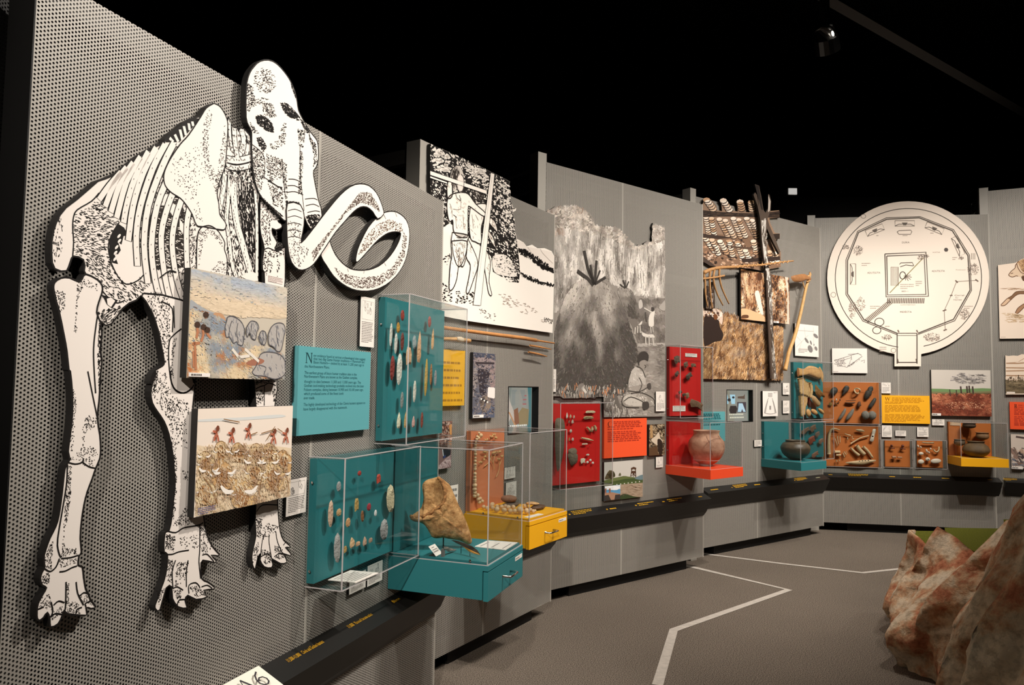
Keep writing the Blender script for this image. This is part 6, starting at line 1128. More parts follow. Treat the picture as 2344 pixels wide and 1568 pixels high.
t = Thing('bone_hoe', 'hoe with a long pale wooden handle and brown bone blade', 'hoe', P3, (P3.hit(1830, 720)[0], .08, P3.hit(1797, 845)[1]))
rod(t, 'handle', '866,740 850,790 830,860 805,980 775,1110 740,1230 705,1330 690,1400 676,1462', .08, (.013, .021), mat('hoe_wood', (216, 168, 104), .6, var=.25, scale=30))
t.part('bone_blade', rings(P3, Z(*M_, '722,760 770,748 822,742 866,768 872,785 830,790 790,804 745,800 728,785'), .095, .02, None, .5, 5), mat('hoe_bone', (164, 112, 66), .6, var=.3, scale=25))
rod(t, 'lashing', '858,752 840,770 862,792 838,800', .098, .007, WOODL); rod(t, 'brace', '808,800 822,850', .09, .006, WOODL); rod(t, 'peg', '862,728 860,770', .085, .009, WOODL)
u, z = P3.hit(1838, 680, .08); t.part('wall_pin', MB().tube([(u, .0015, z), (u, .07, z)], .004, k=6), CHROME)
# cards
b = Board('drawing_card', 'white card with a map and grey leaf shaped drawings right of the hoe', 'drawing card', P3, Z(*M_, '752,1112 928,1130 925,1362 749,1356'), .022, .018, (238, 230, 222)); m = b.mb
for tx, w in (('770,1165 890,1172', .006), ('765,1210 800,1250 780,1320', .005), ('780,1300 915,1305', .004), ('888,1140 892,1300', .004), ('820,1140 830,1220 850,1250', .005), ('760,1290 800,1250 850,1200', .004)): line(m, P3, Z(*M_, tx), w, b.layer(1), (190, 184, 178), False)
for cx, cy, w, h, a in ((906, 1206, 12, 24, -.8), (838, 1240, 9, 26, -.6), (870, 1256, 6, 18, -.3), (865, 1303, 18, 30, -.35), (908, 1300, 10, 18, -.4), (893, 1272, 4, 8, 0)): mf(b, ' '.join('%f,%f' % (cx + w * math.cos(q_) * math.cos(a) + h * math.sin(q_) * math.sin(-a), cy + h * math.sin(q_) * math.cos(a) + w * math.cos(q_) * math.sin(a)) for q_ in [i * .785 for i in range(8)]), (130, 126, 124), 2, False)
u0, u1, z0, z1 = rect(P3, Z(*M_, '775,1302 850,1304 850,1335 775,1333'), b.f); greek(m, u0, u1, z1, z0, 3, b.layer(2), (150, 144, 140)); b.done()
b = Board('drawing_card', 'white card with a cut-away drawing of a storage pit', 'drawing card', P3, Z(*F_, '1072,588 1221,590 1219,838 1070,841'), .024, .02, (240, 233, 226)); m = b.mb
for sx in (-1, 1): mf(b, ' '.join('%f,%f' % (1146 + sx * x, y) for x, y in ((20, 680), (32, 690), (50, 760), (56, 805), (44, 805), (36, 750))), (176, 170, 164), 1, False, F_); line(m, P3, Z(*F_, ' '.join('%f,%f' % (1146 + sx * x, y) for x, y in ((18, 660), (30, 690), (52, 770), (60, 810)))), .005, b.layer(2), (110, 104, 100))
line(m, P3, Z(*F_, '1090,808 1146,818 1200,808'), .005, b.layer(2), (130, 124, 120)); mf(b, '1122,606 1168,606 1164,650 1126,650', (214, 208, 202), 1, False, F_)
for y in (612, 622, 632, 642): line(m, P3, Z(*F_, '1124,%d 1167,%d' % (y, y)), .003, b.layer(2), (150, 144, 140), False)
mf(b, '1138,735 1154,735 1154,775 1138,775', (150, 144, 140), 1, False, F_); u0, u1, z0, z1 = rect(P3, Z(*F_, '1178,598 1216,599 1216,612 1178,611'), b.f); greek(m, u0, u1, z1, z0, 2, b.layer(2), (150, 144, 140)); b.done()
card(P3, Z(*F_, '1272,508 1337,508 1337,626 1270,622'), 'upper small white card left of the gourd case', .014, .012, .5, 3, 20); card(P3, Z(*F_, '1272,683 1337,685 1337,812 1272,810'), 'lower small white card left of the gourd case', .014, .012, .5, 4, 21); card(P3, Z(*F_, '988,1080 1061,1075 1061,1138 986,1143'), 'small white card left of the dark green pot case', .014, .012, 0, 4, 22)
b = sign(P3, Z(*F_, '440,795 698,795 693,1092 440,1092'), 'teal text panel partly behind the largest pot', TEALS, (92, 162, 168)); m = b.mb
for i, y in enumerate((820, 836, 852, 868, 928)):
    (p, q) = Z(*F_, '450,%d %d,%d' % (y, (655, 652, 670, 662, 650)[i], y)); u, z = P3.hit(*p, b.f); greek(m, u, P3.hit(*q, b.f)[0], z + .014, z - .014, 1, b.layer(1), (30, 92, 98), .4, i, 1.)
b.done('printed_text')
def dr3(pg, P):
    pg([P(0, 0), P(1, 0), P(1, 1), P(0, 1)], 1, (112, 128, 118)); pg([P(0, 0), P(.4, 0), P(.3, .5), P(.2, 1), P(0, 1)], 2, (150, 146, 130)); pg([P(.04, .56), P(.42, .56), P(.42, .86), P(.04, .86)], 3, (176, 220, 236)); pg([P(.5, .28), P(.88, .28), P(.88, .62), P(.5, .62)], 3, (70, 60, 66)); pg([P(.52, .3), P(.56, .58), P(.72, .58), P(.86, .3), P(.75, .3), P(.7, .4), P(.66, .3)], 4, (190, 222, 236))
    for cx, cy, r in ((.2, .69, .065), (.35, .77, .05)): pg([P(cx + r * math.cos(a), cy + r * .8 * math.sin(a)) for a in [i * .785 for i in range(8)]], 5, (40, 36, 40))
    pg([P(.24, .25), P(.46, .25), P(.5, .4), P(.46, .5), P(.24, .5), P(.2, .36)], 4, (52, 40, 38)); pg([P(.52, .74), P(.82, .72), P(.82, .88), P(.76, .82), P(.52, .8)], 4, (96, 76, 62))
    for y, x0, n in ((.22, .2, 9), (.12, .22, 9)):
        for i in range(n): pg([P(x0 + i * .062, y - .02), P(x0 + .045 + i * .062, y - .02), P(x0 + .05 + i * .062, y + .025), P(x0 + .005 + i * .062, y + .025)], 5, (236, 232, 206))
screen('small recessed video screen right of the teal text panel', P3, HOLE3, dr3)
# gourd case
uT = P3.hit(1907.5, 900, .14)[0]; zT, zM = 1.793, P3.hit(1809, 960)[1]
t = wall_case('upper teal wall case with gourd and corn', P3, 6.562, uT, zM, zT, .140, TEAL)
GO = mat('gourd_tan', (222, 176, 116), .5, dark=(186, 134, 80), scale=9, bump=.1)
g_ = Thing('gourd_vessel', 'pale tan bottle gourd lying on its side', 'gourd', P3, (P3.hit(1850, 850)[0], .08, P3.hit(1850, 868, .08)[1])); g_.part('gourd_body', rings(P3, Z(T_[0] + 5, T_[1], T_[2], '185,155 210,140 235,160 290,150 340,115 390,110 450,125 520,160 555,200 555,260 520,292 480,300 420,280 350,255 290,245 245,252 215,255 185,230'), .052, .032, None, .4, 6), GO)
g_.part('gourd_mouth', MB().ell((P3.hit(*Z(*T_, '242,198')[0], .075)[0], .066, P3.hit(*Z(*T_, '207,198')[0], .11)[1]), (.022, .01, .048), 14, 6), mat('gourd_mouth', (150, 96, 50), .7)); g_.part('gourd_lid', rings(P3, Z(*T_, '530,135 550,128 580,190 592,250 590,320 578,345 562,300 545,220'), .07, .012, None, .5, 4), GO)
cb = Thing('corn_husk_bundle', 'bundle of dry straw coloured corn husks in the gourd case', 'corn husks', P3, (P3.hit(1840, 920)[0], .06, P3.hit(1838, 955, .06)[1])); HU = mat('corn_husk', (220, 180, 124), .75, var=.3, scale=60)
rd = random.Random(3)
for tx in ('240,290 260,400 265,500', '262,290 280,400 275,520', '290,280 300,400 300,520', '310,300 320,420 315,530', '335,330 340,430 335,530', '360,340 360,450 350,540', '385,345 385,450 380,560', '405,350 415,460 405,570', '420,380 425,480 410,570', '255,540 262,650 275,830', '275,530 280,660 285,840', '300,530 300,660 300,840', '325,540 322,660 315,820', '345,550 345,620 335,690'): rod(cb, 'husk', tx, .07 + rd.uniform(0, .02), (.016, .012), HU, T_, k=6)
solid('brown crumpled dried squash piece in the gourd case', 'dried_squash', 'dried squash', P3, T_, '478,375 490,400 530,440 570,490 615,545 605,565 560,545 545,575 510,545 480,500 475,430', .07, .02, mat('dried_squash', (140, 96, 40), .8, var=.4, scale=60, bump=.8, bscale=60))
solid('smooth tan stone pestle leaning in the gourd case', 'small_pestle', 'stone tool', P3, T_, '425,540 440,530 465,550 510,605 538,640 540,680 515,698 480,685 450,640 425,585', .07, .03, mat('pestle_tan', (196, 160, 112), .6, var=.2, scale=20))
solid('dark red corn cob stub in the gourd case', 'corn_cob', 'corn cob', P3, T_, '370,570 400,570 415,620 412,690 400,698 385,650 368,600', .046, .008, mat('cob_dark', (78, 48, 40), .8, var=.3, scale=80))
for cx, cy, rx, ry, rot, lb in ((378, 785, 48, 50, -.9, 'left of three pale gourd discs'), (462, 772, 66, 36, -.35, 'middle of three pale gourd discs'), (562, 762, 62, 28, -.5, 'right of three pale gourd discs')):
    (p,) = Z(*T_, '%d,%d' % (cx, cy)); u, z = P3.hit(*p, .075); k = mpp(P3, u, .075) / T_[2]; mb = MB().ell((u, .075, z), (rx * k * 1.25, .02, ry * k), 16, 8, rot); mb.smooth = True; solo('gourd_disc', lb, 'gourd disc', P3, (u, .075, z), mb, GO, 'gourd discs in the gourd case')
# sherd case below
uB = P3.hit(1900, 1010, .14)[0]
wall_case('lower teal wall case of brown sherds behind the dark pot', P3, 6.562, uT, .80, zM - .02, .140, TEAL)
for cx, cy, w, h, c_, lb in ((340, 1040, 130, 70, (150, 112, 88), 'wide pale sherd, upper left in the lower teal sherd case'), (450, 1005, 90, 90, (158, 118, 92), 'pale sherd, upper right in the lower teal sherd case'), (430, 1175, 100, 110, (150, 74, 52), 'brick red sherd in the lower teal sherd case'), (512, 1090, 70, 70, (128, 98, 82), 'grey brown sherd in the lower teal sherd case'), (562, 1190, 70, 70, (150, 116, 96), 'pinkish sherd, rightmost in the lower teal sherd case'), (478, 1382, 104, 70, (150, 104, 80), 'rim sherd, lowest in the lower teal sherd case')): point(P3, T_, cx, cy, w, h, c_, lb, 'sherd', .058, .3, 'sherds in the lower teal case', 'pottery_sherd', 'pottery sherd', .010)
shelf_case('teal case on a teal shelf holding the dark green pot', P3, 6.058, 6.484, .762, .836, 1.204, .420, TEAL, TEAL, (6.066, 6.476, 1.195))
pot('dark green brown round pot with a flaring rim', P3, 1821, 1052.5, .836, [(1, 0), (10, .5), (20, 6), (28, 14), (32, 24), (31.5, 30), (27, 37), (22, 40), (21, 42), (22, 44.5)], mat('dark_green_clay', (98, 80, 60), .45, dark=(66, 56, 44), scale=10, bump=.25, bscale=30))
rail_print(RAIL3, P3, [(1625, 1655, 1118, 1), (1673, 1676, 1114, 1), (1680, 1714, 1112, 4), (1725, 1750, 1107, 1), (1816, 1820, 1096, 1), (1821, 1848, 1095, 4)]); rail_print(RAIL3, P3, [(1866, 1882, 1089, 1)], (150, 150, 120))
# ================================================================= panel of the round floor plan
Q_ = (1860, 420, 3.564); V_ = (1880, 860, 7.125); X_ = (1960, 520, 7.129)
circ = [(Q_[0] + (780 + 661 * math.cos(a)) / Q_[2], Q_[1] + (772 + 627 * math.sin(a)) / Q_[2]) for a in [math.radians(i) for i in range(78, -261, -6)]] 
tab = Z(*Q_, '668,1392 668,1492 884,1492 886,1392')
def ang(i): return math.radians(i)
base = [(Q_[0] + (780 + 661 * math.cos(ang(d)) ) / Q_[2], Q_[1] + (772 + 627 * math.sin(ang(d))) / Q_[2]) for d in range(100, 441, 5)]
b = cutout('floor_plan', 'big round white floor plan of an earth lodge with a doorway tab', P4, base + tab[::-1][0:1] + tab[::-1][1:4], .032, .025, (240, 226, 212)); m = b.mb
GL = (150, 138, 126); DKL = (88, 80, 72)
def q(t): return Z(*Q_, t)
def lq(t, w=.006, col=DKL, sm=False, k=2): line(m, P4, q(t) if isinstance(t, str) else t, w * 1.4, b.layer(k), col, sm)
ring = [(Q_[0] + (782 + 597 * math.cos(ang(d))) / Q_[2], Q_[1] + (772 + 568 * math.sin(ang(d))) / Q_[2]) for d in range(98, 443, 5)]
line(m, P4, ring, .008, b.layer(1), (70, 64, 58), False)
wall = '690,1222 420,1112 285,900 285,630 375,400 605,292 870,280 1140,385 1268,590 1285,870 1150,1108 860,1222'
lq(wall, .009); lq('690,1234 410,1122 272,905 272,625 368,390 602,280 875,270 1150,376 1280,585 1297,872 1160,1120 860,1232', .006)
lq('690,1222 690,1470', .008); lq('852,1222 852,1470', .008); lq('690,1460 852,1460', .008); lq('690,1222 852,1222', .006); lq('690,1240 852,1240', .004)
for s_ in ('590,575 925,560 945,920 600,925 590,575', '605,592 910,580 925,905 612,910 605,592'): lq(s_, .008)
m_ = [(632, 890), (700, 820), (900, 610)]; lq('630,892 905,605', .007, (150, 140, 100))
for i in range(22): x = 615 + i * 14; lq('%d,935 %d,978' % (x, x - 4), .008, (110, 98, 88))
for i in range(20): x, y = 430 + i * 10, 1110 - i * 8; lq('%d,%d %d,%d' % (x, y - 6, x + 26, y + 26), .007, (110, 98, 88))
for i in range(6): lq('%d,%d %d,%d' % (640 + i * 11, 682, 640 + i * 11, 832), .004, GL)
lq('640,682 700,682 700,832 640,832 640,682', .004, GL)
for t_ in ('710,660 720,648 815,645 825,672', '715,680 760,665 822,672'): lq(t_, .006)
def oval(cx, cy, rx, ry, w=.006, col=DKL, n=14): lq([Z(*Q_, '%f,%f' % (cx + rx * math.cos(i * 6.2832 / n), cy + ry * math.sin(i * 6.2832 / n)))[0] for i in range(n + 1)], w, col)
oval(735, 750, 24, 30, .007); oval(545, 1130, 38, 32); oval(524, 1198, 34, 28); oval(415, 268, 20, 16, .004, GL); oval(170, 908, 20, 20, .004, GL); oval(660, 1362, 20, 18, .004, GL)
for a in range(9): r_ = ang(a * 40); lq('760,755 %f,%f' % (775 + 34 * math.cos(r_), 765 + 30 * math.sin(r_)), .005, (120, 108, 98))
for cx, cy, a, w, h in ((508, 380, -.38, 75, 26), (752, 325, 0, 80, 22), (995, 365, .38, 75, 26), (1188, 510, 1.15, 80, 26), (330, 740, 1.57, 85, 22)):
    c_, s_ = math.cos(a), math.sin(a); R_ = lambda x, y: (cx + x * c_ - y * s_, cy + x * s_ + y * c_)
    lq(' '.join('%f,%f' % R_(*p) for p in ((-w, -h), (w, -h), (w, h), (-w, h), (-w, -h))), .006, GL); fillp(m, P4, q(' '.join('%f,%f' % R_(*p) for p in ((-w * .3, -h * .3), (w * .3, -h * .3), (w * .15, h * .7), (-w * .15, h * .7)))), b.layer(2), (110, 100, 92)); lq(' '.join('%f,%f' % R_(*p) for p in ((-w, h), (-w * .6, h * .3), (w * .6, h * .3), (w, h))), .005)
for x, y in ((750, 405),): lq('690,395 705,385 800,380 810,392 800,415 705,415 690,395', .006, (130, 118, 108))
fillp(m, P4, q('1072,540 1080,525 1098,525 1108,540 1100,556 1080,556'), b.layer(2), (80, 74, 70))
for cx, cy, rx, ry, n, sd in ((1310, 700, 45, 50, 110, 1), (1240, 1068, 40, 44, 90, 2), (975, 1255, 68, 34, 110, 3), (370, 545, 40, 40, 80, 4), (325, 1030, 30, 70, 90, 5), (390, 985, 40, 60, 70, 6), (605, 1255, 40, 22, 50, 7), (925, 590, 22, 18, 30, 8), (270, 520, 28, 22, 40, 9), (880, 605, 24, 22, 40, 10), (1210, 608, 20, 14, 24, 11)):
    rd = random.Random(sd)
    for _ in range(n):
        a, r_ = rd.uniform(0, 6.28), rd.uniform(0, 1) ** .5; p = Z(*Q_, '%f,%f' % (cx + rx * r_ * math.cos(a), cy + ry * r_ * math.sin(a)))[0]; dash(m, P4, p, b.layer(3), rd.uniform(2, 5), rd.uniform(0, 3.14), .7, rd.choice([(120, 104, 94), (150, 134, 120), (90, 80, 72)]))
lq('1175,800 1345,790', .005, GL); lq('1175,800 1130,915 1075,1035 1082,1195', .005, GL)
for t_ in ('1165,790 1185,810', '1120,915 1142,912', '1062,1040 1092,1030', '1068,1200 1096,1190', '1328,782 1352,800', '695,1195 705,1215', '848,1195 858,1215', '692,1430 700,1465', '845,1430 852,1465'): lq(t_, .010, (120, 104, 92))
for x in (1296, 1310, 1324): lq('%d,568 %d,620' % (x, x), .005, GL)
def wd(txt, x0, x1, y, h, col=(104, 94, 86)):
    (p, r_) = Z(*Q_, '%f,%f %f,%f' % (x0, y, x1, y)); u, z = P4.hit(*p, b.f); text(m, txt, u, z, P4.hit(*r_, b.f)[0], h, b.layer(4), col)
wd('DU\u00cdKA', 730, 790, 488, .019); wd('ADUTS\u00daTA', 446, 553, 736, .019); wd('ADUTS\u00daTA', 972, 1078, 722, .019); wd('MID\u00c9CTA', 714, 808, 1055, .019); wd('BED-1', 727, 778, 885, .014); wd('WOOD PARTITION', 714, 838, 994, .010, GL); wd('MORTAR', 980, 1040, 566, .011, GL); wd('Corral', 1158, 1236, 918, .015); wd('for', 1165, 1190, 936, .010); wd('Horses', 1150, 1215, 953, .013); wd('Firewood', 1170, 1245, 708, .010, GL)
for x0, x1, y, n in ((520, 550, 425, 1), (735, 800, 425, 1), (960, 1005, 405, 1), (715, 830, 840, 3), (840, 895, 815, 3), (590, 655, 1165, 1), (1235, 1318, 1010, 2), (400, 480, 660, 2), (545, 605, 1352, 3), (1140, 1185, 612, 2), (470, 560, 1010, 2)):
    u0, u1, z0, z1 = rect(P4, Z(*Q_, '%d,%d %d,%d %d,%d %d,%d' % (x0, y - 8 * n, x1, y - 8 * n, x1, y + 8 * n, x0, y + 8 * n)), b.f); greek(m, u0, u1, z1, z0, n, b.layer(3), (170, 156, 144), .4, n)
b.part('printed_face', m, PRINT)
# --- small drawing card
b = Board('drawing_card', 'white card with a pencil drawing of a lodge interior below the floor plan', 'drawing card', P4, q('158,1345 447,1345 445,1548 160,1545'), .024, .02, (240, 232, 224)); m = b.mb
for t_ in ('175,1445 370,1385 405,1410 280,1500 175,1470', '225,1450 315,1420 300,1475', '315,1405 318,1440', '200,1470 235,1470 235,1490 200,1490', '395,1450 425,1440 420,1465', '290,1395 375,1388 400,1402'): line(m, P4, q(t_), .006, b.layer(1), (140, 134, 128), False)
stip(m, P4, q('180,1440 260,1420 270,1490 200,1490'), 70, b.layer(1), (1.5, 4), .3, 1, .9, (150, 144, 140), 2); stip(m, P4, q('280,1490 400,1415 380,1440 300,1495'), 40, b.layer(1), (1.5, 4), 2.4, .5, .9, (150, 144, 140), 3); u0, u1, z0, z1 = rect(P4, q('165,1530 240,1530 240,1540 165,1540'), b.f); greek(m, u0, u1, z1, z0, 1, b.layer(1), (140, 134, 130)); b.done()
# --- village painting stand-in
b = Board('painting', 'painting of red brown domed lodges under a pale cloudy sky', 'painting', P4, Z(*S_, '1463,193 2028,197 2031,633 1466,632'), .03, .028, (206, 198, 188)); m = b.mb
def f(t, c_, k, sm=True): fillp(m, P4, Z(*S_, t) if isinstance(t, str) else t, b.layer(k), c_, sm)
stip(m, P4, Z(*S_, '1720,225 1980,235 1960,320 1760,330 1640,290'), 90, b.layer(1), (5, 16), .1, .3, 2.4, [(172, 164, 158), (190, 182, 174), (150, 144, 142)], 2)
f('1463,372 1560,374 1700,380 1850,372 1950,368 2030,372 2030,420 1463,425', (112, 142, 92), 2, False); f('1463,400 1750,405 2030,395 2030,430 1463,432', (126, 120, 84), 3, False); f('1463,420 2030,412 2031,633 1466,632', (142, 72, 52), 3, False)
rd = random.Random(12)
for r_ in range(5):
    for i in range(9):
        x = 1470 + i * 70 + (r_ % 2) * 30 + rd.uniform(-10, 10); y = 436 + r_ * 42 + rd.uniform(-6, 6); s_ = .6 + r_ * .28
        if r_ in (2, 3) and 1620 < x < 1960: continue
        f(' '.join('%f,%f' % (x + dx * s_, y + dy * s_) for dx, dy in ((-55, 26), (-44, 0), (-20, -20), (0, -25), (22, -19), (46, 2), (56, 26))), rd.choice([(162, 82, 58), (150, 72, 50), (172, 94, 68)]), 4 + r_); line(m, P4, Z(*S_, ' '.join('%f,%f' % (x + dx * s_, y + dy * s_) for dx, dy in ((-44, 0), (-20, -20), (0, -25), (22, -19), (46, 2)))), .008, b.layer(5 + r_), (198, 122, 90))
f('1620,505 1960,500 1940,560 1800,560 1700,600 1640,560', (206, 150, 116), 8); stip(m, P4, Z(*S_, '1630,505 1950,505 1900,560 1700,580'), 90, b.layer(9), (2, 5), 1.57, .3, 1.4, [(120, 56, 40), (226, 190, 160), (160, 84, 60)], 3); f('1700,632 1740,580 1850,558 1930,575 1970,632', (138, 66, 46), 10); f('1480,632 1500,565 1590,560 1650,600 1680,632', (150, 74, 52), 10)
tonal(m, P4, Z(*S_, '1466,428 2028,420 2029,628 1467,630'), 1300, b.layer(11), (2, 7), .4, .6, 1.6, lambda p: mixc((112, 54, 38), (206, 132, 98), .42 + 1.1 * fbm(p[0], p[1], .05)), 61)
for x, y in ((1742, 350), (1800, 348), (1822, 345), (1855, 350), (1700, 385), (1638, 380)): line(m, P4, Z(*S_, '%d,%d %d,%d' % (x, y, x + 6, y + 65)), .014 if x > 1720 else .008, b.layer(13), (70, 52, 48), False)
b.caption(Z(*S_, '1466,606 1552,607 1552,629 1466,629')); b.done()
# --- yellow text panel
b = sign(P4, Z(*S_, '992,438 1448,438 1448,704 992,703'), 'yellow text panel beginning with a large letter W', YEL, (246, 178, 34)); m = b.mb; W_ = (2010, 895, 18.03)
for y, x0, x1 in ((285, 570, 1840), (345, 570, 1935), (400, 570, 1945), (455, 275, 1895), (505, 285, 975), (600, 285, 1815), (655, 275, 1870), (710, 275, 1785), (765, 275, 1790), (820, 275, 1815), (870, 285, 470), (968, 285, 1915), (1022, 285, 1940), (1078, 275, 1910), (1132, 275, 1790), (1188, 275, 1880), (1242, 275, 1150)):
    (p, r_) = Z(*W_, '%d,%d %d,%d' % (x0, y, x1, y)); u, z = P4.hit(*p, b.f); greek(m, u, P4.hit(*r_, b.f)[0], z + .007, z - .007, 1, b.layer(1), (196, 132, 16), .62, y, 1.)
(p, r_) = Z(*W_, '280,400 500,400'); u, z = P4.hit(*p, b.f); initial(m, 'W', u, z, (P4.hit(*r_, b.f)[0] - u) * .85, .04, b.layer(1), (120, 64, 14)); b.done('printed_text')
for i, (tx, lb, sk_, n) in enumerate((('988,313 1077,315 1075,418 988,415', 'white card above the yellow text panel with the letter W', .4, 5), ('992,722 1087,722 1087,833 990,833', 'white card below the left end of the yellow text panel', .5, 5), ('1120,770 1222,773 1222,825 1120,822', 'smallest white card below the yellow text panel', 0, 4), ('1328,740 1435,740 1435,832 1326,830', 'white card above the bead and shell case', .45, 4), ('1470,662 1587,664 1587,722 1470,722', 'white card below the village painting', .5, 2))): card(P4, Z(*S_, tx), lb, .018, .016, sk_, n, 30 + i)
# --- burnt orange cases
def tcase(label, bk, gl, d):
    B = rect(P4, Z(*S_, bk), .02); G = rect(P4, Z(*S_, gl), d); t = Thing('display_case', label, 'display case', P4, ((B[0] + B[1]) / 2, 0, G[2])); t.part('back_panel', MB().box(B[0], B[1], B[2], B[3], .0015, .02), TAN); glass_box(t, G[0], G[1], G[2], G[3], .001, d)
    for z in (G[2] + .08, G[3] - .08): t.part('screw', MB().ell((G[1] - .006, d + .002, z), (.006, .003, .006), 8, 4), CHROME)
    return t
tcase('upper burnt orange case of ground stone tools', '430,313 965,310 965,702 430,704', '420,311 986,309 986,705 420,706', .12); tcase('lower burnt orange case of bone tools', '430,728 960,728 960,1112 430,1115', '420,724 983,724 983,1116 420,1120', .12)
tcase('small burnt orange case with four little pipe pieces', '1022,866 1260,866 1258,1116 1022,1116', '998,864 1288,864 1286,1124 998,1122', .08); tcase('small burnt orange case with shells and beads', '1328,868 1570,870 1570,1124 1328,1120', '1303,864 1612,866 1612,1136 1303,1132', .08)
DK = mat('dark_axe_stone', (70, 66, 60), .6, var=.3, scale=30, bump=.4); GG = mat('speckled_stone', (138, 132, 122), .85, var=.35, scale=90, bump=.5, bscale=120); BN = mat('bone_cream', (222, 190, 146), .6, var=.25, scale=30)
for lb, nm, tx, mt_ in (('dark round scraper, first in the top row on burnt orange', 'stone_scraper', '150,240 180,195 215,185 255,200 270,245 245,290 200,325 160,320 140,285', DK), ('black toothed stone, second in the top row on burnt orange', 'stone_scraper', '370,185 400,160 445,170 458,210 430,260 390,290 345,330 332,310 350,270 345,230', DK), ('big grooved dark axe, last in the top row on burnt orange', 'stone_axe', '760,200 800,172 840,180 848,235 825,260 820,310 780,350 745,388 705,370 705,310 725,250 755,235', DK), ('smooth dark celt below the grooved axe', 'stone_celt', '850,370 880,360 900,385 885,430 845,490 805,540 775,530 765,500 800,440', DK), ('left of two grey speckled blades', 'grey_stone_tool', '370,545 392,530 405,550 395,600 360,660 310,720 280,728 275,700 310,640', GG), ('right broader grey speckled blade', 'grey_stone_tool', '490,560 528,535 535,570 510,640 460,700 410,735 402,700 425,640', GG), ('brown knobbed stone beside the two splinters', 'small_stone', '585,450 610,420 640,425 645,470 655,480 625,510 600,525 580,500', mat('brown_stone', (104, 66, 44), .7, var=.3, scale=40))): solid(lb, nm, 'stone tool', P4, V_, tx, .045, .022, mt_, 2, 'ground stone tools on burnt orange')
for lb, tx in (('upper of two dark bone splinters', '400,405 480,398 560,392 555,408 480,412 405,415'), ('lower of two dark bone splinters', '385,430 470,434 545,428 550,445 490,460 400,448')): solid(lb, 'bone_splinter', 'bone piece', P4, V_, tx, .045, .014, mat('dark_bone', (124, 84, 58), .7, var=.3, scale=50))
mb = MB(); u, z = P4.hit(*Z(*V_, '585,250')[0], .06); k = mpp(P4, u, .06) / V_[2]
q_ = [(u + 42 * k * math.cos(a), .06 + .012 * math.sin(a * 2), z + 42 * k * math.sin(a)) for a in [i * .3927 for i in range(17)]]; mb.tube(q_, 13 * k, k=8, cap=False); mb.smooth = True; solo('bone_ring', 'pale tan bone ring in the top row on burnt orange', 'bone ring', P4, (u, .06, z), mb, BN)
mb = MB(); u, z = P4.hit(*Z(*V_, '775,645')[0], .065)
for sx in (-1, 1): mb.ell((u + sx * 52 * k, .065, z), (60 * k, .034, 72 * k), 16, 10, 0, .03, 3)
mb.smooth = True; solo('grooved_maul', 'round grey maul head with a middle groove on burnt orange', 'stone tool', P4, (u, .08, z), mb, GG)
for x, y, w, h, c_, lb in ((180, 410, 40, 40, (150, 100, 50), 'brown fleck, upper left of the small chips'), (247, 390, 24, 40, (226, 220, 206), 'tiny white chip on burnt orange'), (305, 397, 24, 28, (56, 40, 34), 'tiny black chip on burnt orange'), (150, 465, 60, 60, (168, 128, 60), 'ochre chip, lower left of the small chips'), (235, 455, 44, 40, (124, 80, 44), 'brown chip left of the dark one'), (272, 452, 26, 32, (70, 44, 34), 'dark chip at the end of the lower chips row')): point(P4, V_, x, y, w, h, c_, lb, 'flake', .04, 0, 'small chips on burnt orange', 'stone_chip', 'stone chip', .006)
def bone(lb, pts, r, off=.045, nm='bone_tool', z=V_):
    t_ = Z(*z, pts); qq = onp(P4, smooth(t_, False, 3), off); n = len(qq); r = r if isinstance(r, tuple) else (r, r); mb = MB().tube([(u, off, zz) for u, zz in qq], [r[0] + (r[1] - r[0]) * i / (n - 1) for i in range(n)], k=8); mb.smooth = True; return solo(nm, lb, 'bone tool', P4, (qq[0][0], off, qq[0][1]), mb, BN, 'bone tools on burnt orange')
bone('thick curved rib bone at the left of the bone tools', '125,1278 120,1150 125,1000 150,900 200,865', (.020, .012)); bone('thin rib tip at the top left of the bone tools', '200,862 250,870 305,888', (.01, .005))
for lb, tx, r in (('left of three upright awls', '215,1010 240,1080 262,1150', (.007, .003)), ('middle of three upright awls', '262,975 268,1050 282,1125', (.007, .004)), ('right of three upright awls', '303,980 305,1040 305,1098', (.006, .004)), ('short peg lying above the small pin', '380,945 425,962 478,978', (.005, .008)), ('small upright pin below the short peg', '428,995 428,1050', (.007, .006)), ('thin hooked bone pin', '505,970 503,1010 515,1035 530,1020', .004), ('long slanted bone rod', '480,1108 560,1060 650,1010 775,978', (.008, .006)), ('left of three flat bone scrapers', '480,1175 540,1240 615,1300', (.011, .018)), ('middle flat bone scraper, the widest', '575,1135 630,1210 705,1285', (.02, .021)), ('right long bone scraper', '680,1155 760,1230 838,1340', (.017, .011)), ('upper short bone bar on the left', '218,1243 305,1243', .017), ('lower short bone bar on the left', '242,1295 318,1295', .010), ('first of the little bone pins', '350,1255 362,1290 378,1330', .006), ('second of the little bone pins', '370,1235 385,1265 405,1290', .006), ('third and thinnest of the little bone pins', '400,1225 412,1250 422,1275', .003), ('left tiny bone peg at the bottom', '248,1375 248,1405', .007), ('right tiny bone peg at the bottom', '293,1370 295,1395', .007)): bone(lb, tx, r)
solid('pale spatula shaped bone at the top of the bone tools', 'bone_spatula', 'bone tool', P4, V_, '555,880 600,872 660,875 710,905 660,918 600,910', .045, .012, BN)
